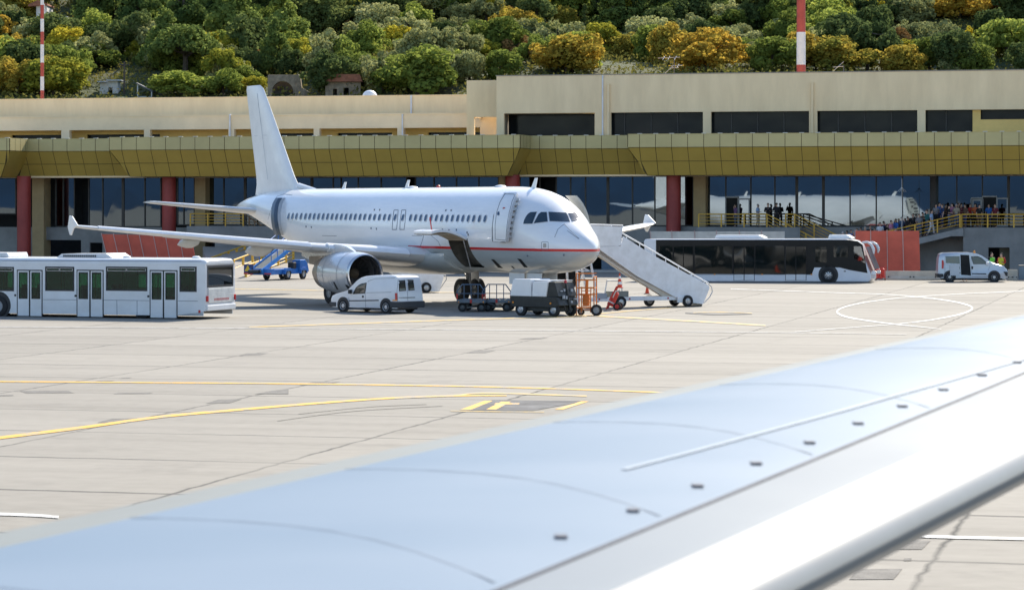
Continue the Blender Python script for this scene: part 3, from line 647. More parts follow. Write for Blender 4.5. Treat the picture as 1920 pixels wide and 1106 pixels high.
ST = [(0.0, 2.97, 2.93, .02), (.03, 3.10, 2.78, .17), (.12, 3.26, 2.62, .34), (.3, 3.46, 2.45, .55), (.55, 3.67, 2.30, .78), (.9, 3.90, 2.15, 1.02), (1.3, 4.13, 2.02, 1.23), (1.7, 4.35, 1.93, 1.39), (2.1, 4.64, 1.87, 1.53),
      (2.5, 4.95, 1.83, 1.64), (2.9, 5.20, 1.80, 1.73), (3.3, 5.39, 1.775, 1.80), (3.8, 5.56, 1.755, 1.87), (4.4, 5.70, 1.74, 1.92), (5.2, 5.81, 1.73, 1.955), (6.2, 5.86, 1.73, 1.975), (7.0, 5.87, 1.73, 1.975)]
ST += [(x_, 5.87, 1.73, 1.975) for x_ in (8.05, 9.0, 9.95, 11, 13, 15, 17, 19, 21, 23)]
ST += [(24.2, 5.87, 1.76, 1.975), (25.5, 5.87, 1.90, 1.96), (27, 5.87, 2.19, 1.90), (28.5, 5.865, 2.56, 1.79), (30, 5.85, 2.97, 1.62), (31.5, 5.80, 3.38, 1.42), (33, 5.72, 3.78, 1.18), (34.5, 5.58, 4.15, .90), (35.8, 5.40, 4.44, .64), (36.8, 5.20, 4.62, .40), (37.4, 5.02, 4.72, .24), (37.57, 4.94, 4.78, .12)]
NA = 64
def ring(st, grow=0.):
    L_, t_, b_, hw = st; c = (t_ + b_) / 2; h = (t_ - b_) / 2; out = []
    for i in range(NA):
        a = 2 * math.pi * i / NA; out.append((-L_, -(hw + grow) * math.sin(a), c + (h + grow) * math.cos(a)))   # i=0 top, then starboard
    return out
def st_at(L_):
    for a, b in zip(ST, ST[1:]):
        if a[0] <= L_ <= b[0]: t_ = (L_ - a[0]) / (b[0] - a[0]); return tuple(a[k] + (b[k] - a[k]) * t_ for k in range(4))
js = [i for i, s_ in enumerate(ST) if s_[0] in (8.05, 9.0)]
CI = (18, 27)                                            # ring cells left open for the forward cargo door (starboard, below the stripe)
fm = MB(); fm.loft([ring(s_) for s_ in ST], cap0=True, cap1=True)
FB = bvh_of(fm)                                          # closed skin for laying windows and lines on
fs_ = MB(); fs_.loft([ring(s_) for s_ in ST], skip=lambda j, i: j in js and CI[0] <= i < CI[1])
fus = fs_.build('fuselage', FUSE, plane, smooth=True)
hb = MB()
for k in range(CI[0], CI[1]):
    pass
gr = [[(-L_, -(1.9 * .62) * math.sin(2 * math.pi * i / NA) , 3.8 + (2.07 * .9) * math.cos(2 * math.pi * i / NA)) for i in range(CI[0] - 1, CI[1] + 2)] for L_ in (8.06, 9.94)]
hb.loft(gr, False, False, close=False)
r0 = ring((8.05, 5.87, 1.73, 1.975)); 
for L_ in (8.06, 9.94):
    a_ = [(-L_, p[1] * .995, p[2]) for p in r0[CI[0]:CI[1] + 1]]; b_ = [(-L_, p[1] * .45, p[2] + .05) for p in r0[CI[0]:CI[1] + 1]]
    hb.add(a_ + b_[::-1], [list(range(len(a_) * 2))])
for i in (CI[0], CI[1]):
    p = r0[i]; hb.add([(-8.06, p[1] * .995, p[2]), (-9.94, p[1] * .995, p[2]), (-9.94, p[1] * .4, p[2]), (-8.06, p[1] * .4, p[2])], [(0, 1, 2, 3)])
hb.build('cargo_hold_lining', HOLD, plane)
# opened cargo door: hinged along the top of the opening, swung up like an awning
p = Vector(r0[CI[0]]); cd = []; 
for i in range(0, 10):
    a = i / 9; dy = -(1.95 * a); dz = .55 * math.sin(a * math.pi * .62) - .20 * a; cd.append((p.y + dy, p.z + .02 + dz))
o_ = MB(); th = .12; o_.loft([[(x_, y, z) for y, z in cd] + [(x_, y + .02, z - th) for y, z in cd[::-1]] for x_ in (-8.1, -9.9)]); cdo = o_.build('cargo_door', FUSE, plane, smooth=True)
o_ = MB()
for i in range(6): x_ = -8.3 - i * .28; o_.box(x_ - .03, x_ + .03, cd[-1][0] + .1, cd[2][0], cd[6][1] - .26, cd[6][1] - .2)
o_.loft([[(x_, y, z) for y, z in [(q[0], q[1] - th - .006) for q in cd[:]]] + [(x_, y, z) for y, z in [(q[0], q[1] - th - .03) for q in cd[::-1]]] for x_ in (-8.2, -9.8)]); o_.build('door_lining', mat('door_lining_beige', (.40, .33, .24), .7, var=.2, scale=3), cdo)
MB().tube((-9.4, p.y - 1.2, p.z + .35), (-9.5, p.y - 1.25, p.z + 1.0), .03, 6).build('door_prop', RED, cdo)
MB().tube((-8.25, p.y - .1, p.z - .1), (-8.3, p.y + .35, 1.9), .025, 6).build('support_rod', STEEL, cdo)
# belly fairing
bf = MB(); prof = [(10.9, .02), (11.4, .22), (12.3, .42), (13.5, .55), (16, .6), (19, .6), (20.6, .5), (21.8, .3), (23, .05)]
bf.loft([[(-L_, -(1.62 + .68 * g_) * math.sin(R(q)) * (1 + .0 * g_), 2.55 - .10 * g_ - (.80 + .32 * g_) * math.cos(R(q)) if True else 0) for q in range(-96, 97, 8)] for L_, g_ in prof], close=False)
bf.build('belly_fairing', mat('fairing_grey', (.42, .46, .47), .3, coat=.4, var=.06), plane, smooth=True)
# cabin windows
ov = rrect(-.115, -.17, .115, .17, .112, 4)
wm = MB(); n_ = len(ov); 
wm.add([(x_, -.004, z) for x_, z in [(q[0] * 1.22, q[1] * 1.16) for q in ov]], [list(range(n_))], 0)
wm.add([(x_, -.008, z) for x_, z in ov], [list(range(n_))], 1)
WME = wm.mesh('window'); WME.materials.append(mat('window_surround', (.62, .63, .66), .4)); WME.materials.append(PWIN)
xs = [541.2, 548.5, 556, 564.5, 573, 581, 589.2, 597.5, 606, 614.4, 622.8, 631.4, 640.2, 648.8, 657.5, 666.2, 675.2, 684, 693.5, 702.5, 711.7, 721, 730.2, 741, 755.4, 770, 779.3, 789, 798.5, 808.5, 818.5, 828.4, 838.5, 848.5, 858.5, 868.2, 878.4, 888.5, 899.2, 909.8]
for x_ in xs:
    y_ = 405.4 + (x_ - 541) / 369 * 4.8; h = hit(A, FB, x_, y_)
    if h is None: continue
    o = bpy.data.objects.new('window', WME); COL.objects.link(o); o.parent = plane
    L_ = -h.x; zc = 3.80; tilt = math.asin(max(-1, min(1, (h.z - zc) / 2.02))); nrm = Vector((0, -1, math.tan(tilt))).normalized()
    yaw = .0 if L_ < 24.5 else -.012 * (L_ - 24.5)
    o.matrix_local = Matrix.Translation(h + nrm * .014) @ Matrix.Rotation(yaw, 4, 'Z') @ Matrix.Rotation(-tilt, 4, 'X')
# cockpit glazing
k = 1 / 4.8
for poly in ([(775, 431), (783, 398), (800, 365), (818, 342), (838, 328), (896, 325), (856, 430)], [(868, 427), (912, 345), (935, 327), (984, 327), (993, 411)],
             [(1001, 325), (1160, 333), (1178, 368), (1194, 413), (1012, 408)], [(1177, 335), (1240, 326), (1266, 362), (1288, 400), (1212, 411)]):
    pp = [(820 + a * k, 330 + b * k) for a, b in poly]
    o = patch(A, FB, [(x_ + (x_ - sum(q[0] for q in pp) / len(pp)) * .05, y_ + (y_ - sum(q[1] for q in pp) / len(pp)) * .06) for x_, y_ in pp], .008).build('cockpit_window', mat('window_seal', (.55, .57, .6), .5), plane, smooth=True)
    patch(A, FB, pp, .02).build('pane', CWIN, o, smooth=True)
# doors: overwing exits, service door (ajar), rear service door seen edge-on
def P5(pts): return [(440 + a / 3.6875, 330 + b / 3.6875) for a, b in pts]
for x_ in (741, 755.4):
    q = [(x_ - 4.2 + (2.2 if 1 else 0), 394), (x_ + 5.6, 394), (x_ + 4.6, 412), (x_ + 2.6, 430.5), (x_ - 5.4, 430.5), (x_ - 4.8, 412)]
    o = groove(A, FB, q, .018, .004, 3, closed=True).build('overwing_exit', LINE, plane)
q = [(942.5, 370.5), (965, 371.5), (960, 385), (955.5, 403), (952, 425), (949.5, 451.5), (925, 449.5), (924.5, 425), (927, 403), (933, 385)]
cx = 942; cy = 411
db = patch(A, FB, [(cx + (x_ - cx) * 1.04 - 1.5, cy + (y_ - cy) * 1.03 + 2.5) for x_, y_ in q], .006).build('doorway_edge', mat('door_gap_shade', (.11, .12, .135), .6), plane, smooth=True)  # doorway rim with the shadow gap behind the door painted in
dm = MB(); 
base = [(x_ + 10.5, y_) for x_, y_ in q]; cx += 10.5
outer = patch(A, FB, base, .34, 5, 4); inner = patch(A, FB, base, .18, 5, 4)
nb = 40; 
o_ = MB(); o_.v = outer.v[:]; o_.f = [f[:] for f in outer.f]; o_.m = outer.m[:]; off = len(o_.v); o_.add(inner.v, inner.f)
lastr = 4 * nb
o_.add([], []); 
for i in range(nb): o_.f.append([lastr + i, lastr + (i + 1) % nb, off + lastr + (i + 1) % nb, off + lastr + i]); o_.m.append(1)
dr = o_.build('service_door', [FUSE, mat('door_edge_grey', (.50, .51, .53), .5)], plane, smooth=True)
groove(A, FB, [(cx + (x_ - cx) * .80 + 1.2, cy + (y_ - cy) * .93) for x_, y_ in base], .013, .345, 3, closed=True).build('door_seam', LINE, dr)
patch(A, FB, rrect(943, 402.5, 947.4, 408.5, 2.1), .355, 2, 1).build('porthole', PWIN, dr)
patch(A, FB, [(953, 396), (957, 396), (956.6, 397.6), (952.6, 397.6)], .355, 1, 1).build('door_notice', RED, dr)
hg = MB()
for y_ in (377, 385, 394, 404, 414, 424, 434, 443):
    x_ = 971 - (y_ - 371) * .22 + (y_ - 371) ** 2 * .0004; h = hit(A, FB, x_ - 1, y_, .10)
    if h: hg.box(h.x - .12, h.x + .12, h.y - .10, h.y + .12, h.z - .07, h.z + .07)
hg.build('hinge_fittings', STEEL, dr)
# rear door, swung out, edge towards the camera
re_ = MB(); R1 = []; 
for y_ in [371 + 70 * i / 12 for i in range(13)]:
    x_ = 524 - 8.5 * math.sin(math.pi * (y_ - 366) / 78) ** .8 + (3 if y_ < 380 else 0) * (380 - y_) / 9 + 1.0; h = hit(A, FB, max(508, x_ + 6), y_, 0)
    if h: R1.append(h)
if len(R1) > 4:
    re_.loft([[(p.x - .10, p.y - .05, p.z), (p.x + .26, p.y - .05, p.z), (p.x + .26, p.y - .42, p.z), (p.x - .10, p.y - .42, p.z)] for p in R1])
    rd = re_.build('rear_door', [mat('rear_door_edge', (.10, .14, .19), .35, metal=.3)], plane, smooth=True)
    MB().loft([[(p.x + .27, p.y - .03, p.z), (p.x + .29, p.y - .03, p.z), (p.x + .29, p.y - .20, p.z), (p.x + .27, p.y - .20, p.z)] for p in R1]).build('door_lining', mat('door_edge_grey2', (.5, .52, .55), .5), rd)
# panel lines and small marks
pl = MB()
for pts in ([(500, 455 - 10), (503, 410), (511, 384), (520, 368), (534, 364), (548, 366)], ):
    groove(A, FB, pts, .010, .002, 4, mb=pl)
for pts in (P5([(605, 412), (705, 415)]), P5([(1225, 412), (1296, 414)]), [(808, 441), (822, 453), (826, 462)], [(1040, 445), (1046, 430), (1058, 420), (1068, 431), (1086, 448)],
            [(1064, 433), (1085, 448)], [(795, 441), (789, 460), (788, 487), (812, 488)], [(790, 470), (800, 488), (806, 505)], [(843, 490), (848, 500), (848, 512)]):
    groove(A, FB, pts, .011, .003, 4, mb=pl)
groove(A, FB, rrect(1015.5, 453.5, 1028, 468.5, 1.2, 1), .010, .003, 2, mb=pl, closed=True)
pl.build('panel_lines', LINE, plane)
patch(A, FB, rrect(1018.5, 456.5, 1024.5, 464, .5, 1), .012, 1, 1).build('static_port_panel', mat('bare_alloy', (.34, .35, .36), .35, metal=.7), plane)
for pts in ([(921, 486), (927, 486.5), (943, 502.5), (934, 501.5)], [(970, 484.5), (977, 485.5), (990, 501), (983, 501)], [(958, 498.8), (961, 499), (965.5, 503.5), (963.5, 503.5)]):
    patch(A, FB, pts, .012, 2, 2).build('air_intake', BLACK, plane)
mk = MB()
for x_, y_ in ((702, 394), (712, 394), (574, 425), (584, 426), (696, 428), (706, 429), (836, 395), (846, 395), (830, 431), (842, 432), (856, 431), (876, 436), (989, 479), (1057, 478), (878, 440)):
    h = hit(A, FB, x_, y_, .01)
    if h: mk.box(h.x - .04, h.x + .04, h.y - .01, h.y + .02, h.z - .05, h.z + .05)
mk.build('skin_marks', LINE, plane)
# aerials and beacon
for L_, hh, m_ in ((5.0, .42, WHITE), (17.5, .42, WHITE), (24.5, .36, WHITE)):
    MB().loft([[(-L_, -.03, 5.72), (-L_ - .42, 0, 5.72), (-L_, .03, 5.72)], [(-L_ + .0 - hh * .35 + .38, -.012, 5.85 + hh), (-L_ - hh * .35 + .18 - .05, 0, 5.85 + hh), (-L_ - hh * .35 + .38, .012, 5.85 + hh)]]).build('blade_aerial', m_, plane)
MB().rev([(0, .10), (.08, .09), (.13, .03)], (-14.3, 0, 5.86), (0, 0, 1), 12).build('beacon', RED, plane, smooth=True)
for L_ in (8.2, 17.0): MB().rev([(0, .30), (.05, .26), (.09, .1), (.1, .01)], (-L_, 0, 5.86), (0, 0, 1), 16).build('radome_bump', WHITE, plane, smooth=True)
# flying surfaces
def foil(c, t_, n=10, camber=.012):
    up = []; lo = []
    for i in range(n + 1):
        x_ = .5 * (1 - math.cos(math.pi * i / n)); y_ = 5 * t_ * (.2969 * math.sqrt(x_) - .126 * x_ - .3516 * x_ ** 2 + .2843 * x_ ** 3 - .1015 * x_ ** 4) * c; cb = camber * c * math.sin(math.pi * x_)
        up.append((x_ * c, cb + y_)); lo.append((x_ * c, cb - y_))
    return up + lo[-2:0:-1]
def wing(side):
    s_ = -1 if side == 'starboard' else 1
    secs = [(1.2, 11.9, 7.3, .14, 2.48, 4.5), (2.1, 12.35, 6.5, .14, 2.55, 4.2), (6.4, 14.55, 4.0, .115, 2.90, 2.2), (12, 17.4, 2.6, .10, 3.42, .8), (16.4, 19.65, 1.75, .105, 3.88, 1.0), (17.0, 20.1, 1.35, .10, 3.95, .8)]
    mb = MB(); rings = []
    for y_, L_, c_, t_, z_, inc in secs:
        r_ = []
        for dx, dz in foil(c_, t_): r_.append((-(L_ + dx * math.cos(R(inc)) + dz * math.sin(R(inc)) * 0), s_ * y_, z_ + dz + .0 - dx * math.sin(R(inc))))
        rings.append(r_)
    mb.loft(rings); 
    o = mb.build('wing', [WINGP], plane, smooth=True)
    # slats along the leading edge, flaps behind, fairings under
    for a, b in (((2.6, 12.6, .30, 2.58), (6.1, 14.38, .26, 2.88)), ((6.9, 14.78, .24, 2.95), (16.1, 19.48, .13, 3.85))):
        m2 = MB(); rr = []
        for y_, L_, q_, z_ in (a, b): rr.append([(-(L_ + q_ * 1.5), s_ * y_, z_ + q_ * .95), (-(L_ + q_ * .55), s_ * y_, z_ + q_ * .72), (-(L_ + .02), s_ * y_, z_ + q_ * .35), (-(L_ - .07), s_ * y_, z_ - q_ * .05), (-(L_ + .05), s_ * y_, z_ - q_ * .42), (-(L_ + q_ * 1.1), s_ * y_, z_ - q_ * .78), (-(L_ + q_ * 1.1), s_ * y_, z_ - q_ * .6), (-(L_ + q_ * 1.3), s_ * y_, z_ + q_ * .3)])
        m2.loft(rr); m2.build('slat', LEAD, o, smooth=True)
    m2 = MB(); rr = []
    for y_, L_, c_, t_, z_, inc in ((2.2, 17.0, 1.75, 0, 2.22, 0), (6.4, 17.4, 1.3, 0, 2.88, 0), (12.6, 18.9, .9, 0, 3.52, 0)):
        rr.append([(-L_, s_ * y_, z_ + .03), (-(L_ + c_), s_ * y_, z_ - .06 - .06 * c_), (-(L_ + c_), s_ * y_, z_ - .08 - .06 * c_), (-L_ - .1, s_ * y_, z_ - .12)])
    m2.loft(rr); m2.build('flap', UNDER, o, smooth=True)
    for y_, L_, ln, z_, r_ in ((3.9, 16.2, 3.2, 2.34, .25), (8.0, 16.8, 3.2, 2.88, .22), (11.4, 18.0, 2.7, 3.26, .18)):
        m2 = MB(); m2.loft([[(-(L_ + ln * f), s_ * y_ + r_ * w_ * math.cos(2 * math.pi * i / 12), z_ - .10 - dz + r_ * w_ * 1.5 * math.sin(2 * math.pi * i / 12)) for i in range(12)] for f, w_, dz in ((0, .08, -.05), (.12, .6, 0), (.35, 1, .03), (.6, 1, .05), (.85, .6, .1), (1, .08, .16))])
        m2.build('flap_track_fairing', UNDER, o, smooth=True)
    f_ = MB(); f_.prism([(-20.0, 3.98), (-20.75, 4.44), (-21.05, 4.46), (-21.2, 4.06), (-21.25, 3.86), (-21.0, 3.52), (-20.82, 3.50), (-20.55, 3.82)], s_ * 17.0 - .035, s_ * 17.0 + .035); f_.build('wingtip_fence', WHITE, o, bevel=.02)
    return o
W1 = wing('starboard'); W2 = wing('port')
# the fin and the tailplane
fn = MB(); rr = []
for z_, L0, c_, t_ in ((5.55, 29.2, 6.2, .055), (5.95, 29.75, 5.55, .07), (6.15, 30.05, 5.2, .085), (6.6, 30.5, 4.8, .095), (8.5, 31.95, 3.85, .095), (10.8, 33.75, 2.65, .09), (11.55, 34.35, 2.22, .08), (11.76, 34.75, 1.75, .05)):
    rr.append([(-(L0 + dx), dz, z_) for dx, dz in foil(c_, t_, camber=0)])
fn.loft(rr); fno = fn.build('tail_fin', WHITE, plane, smooth=True)
MB().tube((-27.9, 0, 5.80), (-29.9, 0, 6.05), .10, 8, .16).build('dorsal_fillet', WHITE, plane, smooth=True)
rl = MB(); rl.tube((-33.3, -.248, 6.4), (-34.95, -.112, 11.3), .009, 5); rl.tube((-33.5, -.185, 8.9), (-35.4, -.057, 8.9), .008, 5); rl.build('rudder_seam', mat('faint_seam', (.42, .44, .48), .6), fno)
for s_ in (-1, 1):
    hm = MB(); rr = []
    for y_, L0, c_, z_ in ((.3, 32.2, 3.6, 4.62), (1.0, 32.65, 3.3, 4.68), (6.0, 35.45, 1.55, 5.14), (6.25, 35.8, 1.1, 5.16)): rr.append([(-(L0 + dx), s_ * y_, z_ + dz - dx * .03) for dx, dz in foil(c_, .10, camber=0)])
    hm.loft(rr); hm.build('tailplane', WINGP, plane, smooth=True)
# engines
def engine(s_):
    y0 = s_ * 5.75; z0 = 1.66; o = Vector((-11.25, y0, z0)); AX = (-1, 0, 0)
    n = MB().rev([(.16, .985), (.45, 1.03), (1.0, 1.065), (1.8, 1.07), (2.6, 1.03), (3.4, .93), (4.05, .80), (4.05, .76), (3.2, .8)], o, AX, 48).build('nacelle', NACP, plane, smooth=True)
    MB().rev([(.62, .80), (.3, .80), (.1, .84), (.0, .905), (.02, .955), (.157, .986)], o, AX, 48).build('inlet_lip', LIP, n, smooth=True)
    MB().rev([(.62, .80), (1.3, .84), (1.3, .02)], o, AX, 40).build('intake_duct', mat('intake_dark', (.08, .08, .082), .45), n, smooth=True)
    fb = MB()
    for i in range(24):
        a = 2 * math.pi * i / 24; d = Vector((0, math.cos(a), math.sin(a))); t_ = Vector((0, -math.sin(a), math.cos(a))); b0 = o + Vector((-1.18, 0, 0))
        fb.add([b0 + d * .25 - t_ * .02, b0 + d * .25 + t_ * .05 + Vector((.06, 0, 0)), b0 + d * .80 + t_ * .14 + Vector((.02, 0, 0)), b0 + d * .80 - t_ * .03 + Vector((-.08, 0, 0))], [(0, 1, 2, 3)])
    fb.build('fan_blades', mat('fan_blade', (.10, .095, .09), .35, metal=.8), n)
    MB().rev([(.78, .01), (.86, .08), (1.0, .17), (1.17, .26)], o, AX, 24).build('spinner', mat('spinner_brown', (.20, .15, .10), .4, metal=.4), n, smooth=True)
    MB().rev([(3.3, .60), (4.2, .56), (4.85, .44), (4.85, .38)], o, AX, 32).rev([(4.4, .33), (5.3, .05), (5.32, .01)], o, AX, 20).build('exhaust_cone', HOT, n, smooth=True)
    MB().rev([(3.38, .936), (4.06, .806)], o, AX, 48).build('thrust_nozzle', mat('nozzle_metal', (.40, .34, .29), .35, metal=.8, var=.2), n, smooth=True)
    l = MB()
    for h in (1.0, 2.55): l.rev([(h, 1.072 if h < 2 else 1.040), (h + .03, 1.072 if h < 2 else 1.038)], o, AX, 48)
    l.build('cowl_seams', LINE, n)
    eb = bvh_of(MB().rev([(.16, .985), (.45, 1.03), (1.0, 1.065), (1.8, 1.07), (2.6, 1.03), (3.4, .93), (4.05, .80)], o, AX, 96))
    if s_ < 0:
        for q in ([(624.5, 528.5), (627.5, 528.5), (635, 542.5), (631.5, 542.5)], [(647, 533.5), (655, 534), (660, 541.5), (652, 541.5)]): patch(A, eb, q, .012, 2, 2).build('cowl_vent', BLACK, n)
    py = MB(); w_ = .17
    py.loft([[(-12.3, y0 - .05, 2.60), (-12.3, y0 + .05, 2.60), (-12.3, y0 + .05, 2.72), (-12.3, y0 - .05, 2.72)], [(-13.0, y0 - w_, 2.5), (-13.0, y0 + w_, 2.5), (-13.0, y0 + w_ * .7, 2.95), (-13.0, y0 - w_ * .7, 2.95)],
             [(-14.2, y0 - w_, 2.3), (-14.2, y0 + w_, 2.3), (-14.2, y0 + w_ * .8, 3.06), (-14.2, y0 - w_ * .8, 3.06)], [(-15.6, y0 - w_, 2.0), (-15.6, y0 + w_, 2.0), (-15.6, y0 + w_, 2.85), (-15.6, y0 - w_, 2.85)], [(-18.0, y0 - .06, 2.42), (-18.0, y0 + .06, 2.42), (-18.0, y0 + .06, 2.6), (-18.0, y0 - .06, 2.6)]])
    py.build('pylon', NACP, plane, smooth=True)
    pm = MB().loft([[(-15.0, y0 + w_ * 1.03 * sg, 1.9) for sg in (-1, 1)] + [(-15.0, y0 + w_ * 1.03 * sg, 2.5) for sg in (1, -1)], [(-17.0, y0 + .15 * sg, 2.05) for sg in (-1, 1)] + [(-17.0, y0 + .15 * sg, 2.42) for sg in (1, -1)]]); pm.build('pylon_heat_panel', HOT, plane)
engine(-1); engine(1)
# landing gear
for s_ in (-1, 1):
    y0 = 3.795 * s_; g_ = MB().tube((-17.71, y0, .55), (-17.6, y0 - s_ * .25, 2.3), .12, 12, .16).tube((-17.71, y0 - .55, .58), (-17.71, y0 + .55, .58), .08, 10).tube((-17.71, y0, 1.3), (-17.0, y0 - s_ * .9, 2.1), .05, 8).tube((-17.71, y0, 1.0), (-18.3, y0, 1.45), .04, 8).tube((-18.3, y0, 1.45), (-17.8, y0, 2.0), .04, 8)
    lg = g_.build('main_gear_leg', mat('gear_grey', (.30, .31, .32), .45, metal=.3, var=.2), plane, smooth=True)
    MB().box(-18.1, -17.3, y0 + s_ * .30, y0 + s_ * .34, .95, 2.3).build('gear_door', UNDER, lg, bevel=.01)
    for d in (-.46, .46): wheel(lg, (-17.71, y0 + d, .585), .585, .42, hub=GREYP, hubr=.5)
g_ = MB().tube((-5.07, 0, .4), (-4.95, 0, 1.9), .08, 12, .11).tube((-5.07, -.3, .39), (-5.07, .3, .39), .05, 8).tube((-5.0, 0, .9), (-4.2, 0, 1.75), .04, 8).box(-5.02, -4.88, -.25, .25, 1.2, 1.4)
lg = g_.build('nose_gear_leg', mat('gear_grey', (.3, .3, .3)), plane, smooth=True)
for d in (-.25, .25): wheel(lg, (-5.07, d, .38), .38, .21, hub=GREYP, hubr=.5)
for s_ in (-1, 1):
    MB().box(-5.0, -3.7, s_ * .42 - .015, s_ * .42 + .015, 1.15, 1.78).build('gear_door', WHITE, lg, bevel=.01)
    MB().box(-6.6, -5.2, s_ * .46 - .015, s_ * .46 + .015, 1.22, 1.76).build('gear_door', WHITE, lg, bevel=.01)
# port passenger door, open (seen past the nose)
P_ = MB(); pts = []
for i in range(11):
    a = R(38 + 78 * i / 10); pts.append((3.8 + 2.07 * math.cos(a), 1.975 * math.sin(a)))
P_.loft([[(-4.65, y_ + .25, z_), (-4.65, y_ + .36, z_), (-3.85, y_ + .40, z_), (-3.85, y_ + .29, z_)] for z_, y_ in pts]); pd = P_.build('passenger_door', [mat('door_inner', (.46, .46, .42), .5)], plane, smooth=True)
P_ = MB()
for z_, y_ in pts[1:-1]: P_.box(-4.4, -3.95, y_ + .36, y_ + .44, z_ - .06, z_ + .06)
P_.build('door_latches', DSTEEL, pd)
tl = MB().tube((-37.5, 0, 4.86), (-37.66, 0, 4.87), .10, 12, .07).build('tail_exhaust', HOT, plane, smooth=True)
# ------------------------------------------------------------------ wing of the camera's own aircraft, close by on the right
def wd(Z_, k=.055, d0=1.75): return d0 - k * Z_
def wp(x, y):
    """point of the wing's upper surface on the photo ray: height = 5 - (1.75 - .055 Y)"""
    t_ = (y - HOR) / FPX; Y = 1.75 / (t_ + .055); return Vector(((x - 960) / FPX * Y, Y, CH - t_ * Y))
T0, T1 = wp(0, 992), wp(1920, 586); L0, L1 = wp(1505, 1042), wp(1920, 840); G0, G1 = wp(960, 1131), wp(1920, 721)
def line(a, b, s_): return a + (b - a) * s_
sd_ = (L1 - L0); sd_.z = 0; sd_.normalize(); pd_ = Vector((-sd_.y, sd_.x, 0))      # span direction, chord direction (towards the trailing edge)
ow = thing('aircraft_wing', 'pale blue grey aircraft wing filling the lower right of the view', 'wing', tuple(L0))
def at_s(a, b, s_):       # point of line ab at spanwise distance s_ from L0
    d = (b - a); k0 = (a - L0).dot(sd_); k1 = (b - L0).dot(sd_); return a + d * ((s_ - k0) / (k1 - k0))
secs = []
for i in range(25):
    s_ = -7.0 + 22.5 * i / 24; l = at_s(L0, L1, s_) - L0; g_ = at_s(G0, G1, s_) - L0; t_ = at_s(T0, T1, s_) - L0
    if s_ > 12.5: q = 1 - ((s_ - 12.5) / 3.0) ** 2 * .5; c_ = (l + t_) / 2; l = c_ + (l - c_) * q; t_ = c_ + (t_ - c_) * q; g_ = c_ + (g_ - c_) * q
    secs.append((s_, l, g_, t_))
def sec_pts(l, g_, t_):
    ch = (t_ - l); n = ch.length; c = ch.normalized(); up = Vector((0, 0, 1)); gl = (g_ - l).dot(c)
    slat = []
    for a, z_ in ((.10 * gl * .2, -.150), (-.018, -.115), (-.045, -.075), (-.035, -.035), (.0, -.004), (.06, .022), (.14, .040), (.24, .052), (.34, .058)):
        slat.append(l + c * a + up * (z_ - .010))
    slat.append(l + c * (gl - .012) + up * .062); slat.append(l + c * (gl - .012) + up * .035); slat.append(l + c * (gl * .5) + up * -.06)
    main = [l + c * (gl + .004) + up * .02, l + c * (gl + .006) + up * .058]
    for f in (.1, .25, .4, .55, .7, .8): main.append(g_ + (t_ - g_) * f + up * (.062 * (1 - f) + .020 * math.sin(math.pi * f)))
    main.append(g_ + (t_ - g_) * .868 + up * .012)
    te = [g_ + (t_ - g_) * .872 + up * .009, t_ + up * -.006 - (t_ - g_) * .02, t_ + up * -.012, t_ + up * -.03, g_ + (t_ - g_) * .9 + up * -.08]
    low = [g_ + (t_ - g_) * .88 + up * -.09, g_ + (t_ - g_) * .5 + up * -.22, g_ + (t_ - g_) * .1 + up * -.24, l + c * (gl * .7) + up * -.20]
    return slat, main + low, te
SL, MA, TE_ = zip(*[sec_pts(l, g_, t_) for s_, l, g_, t_ in secs])
def wing_mat(name, c0, c1, met, rough):
    m, t, b = _new(name); N = t.nodes.new; L = t.links.new; tc = N('ShaderNodeTexCoord'); mp = N('ShaderNodeMapping'); mp.inputs['Rotation'].default_value = (0, 0, -math.atan2(sd_.y, sd_.x)); mp.inputs['Scale'].default_value = (.35, .9, 1); L(tc.outputs['Object'], mp.inputs[0])
    n = N('ShaderNodeTexNoise'); n.inputs['Scale'].default_value = .9; n.inputs['Detail'].default_value = 5; L(mp.outputs[0], n.inputs[0]); cr = N('ShaderNodeValToRGB'); cr.color_ramp.elements[0].position = .3; cr.color_ramp.elements[1].position = .7; cr.color_ramp.elements[0].color = (*c0, 1); cr.color_ramp.elements[1].color = (*c1, 1); L(n.outputs[0], cr.inputs[0]); L(cr.outputs[0], b.inputs['Base Color'])
    b.inputs['Specular IOR Level'].default_value = .35; b.inputs['Metallic'].default_value = met; b.inputs['Roughness'].default_value = rough; mr = N('ShaderNodeMapRange'); mr.inputs[3].default_value = rough * .8; mr.inputs[4].default_value = rough * 1.3; L(n.outputs[0], mr.inputs[0]); L(mr.outputs[0], b.inputs['Roughness'])
    bp = N('ShaderNodeBump'); bp.inputs['Strength'].default_value = .10; bp.inputs['Distance'].default_value = .05; n2 = N('ShaderNodeTexNoise'); n2.inputs['Scale'].default_value = 1.4; n2.inputs['Detail'].default_value = 1; L(mp.outputs[0], n2.inputs[0]); L(n2.outputs[0], bp.inputs['Height']); L(bp.outputs[0], b.inputs['Normal'])
    return m
WTOP = wing_mat('own_wing_paint', (.150, .205, .265), (.185, .24, .305), .0, .45); WSL = wing_mat('own_slat_paint', (.115, .150, .185), (.135, .17, .21), .0, .6)
MB().loft(SL).build('slat', [WSL], ow, smooth=True)
MB().loft(MA).build('wing_box', [WTOP], ow, smooth=True)
MB().loft(TE_).build('trailing_edge', [mat('own_trailing_edge', (.20, .215, .205), .6, var=.06)], ow, smooth=True)
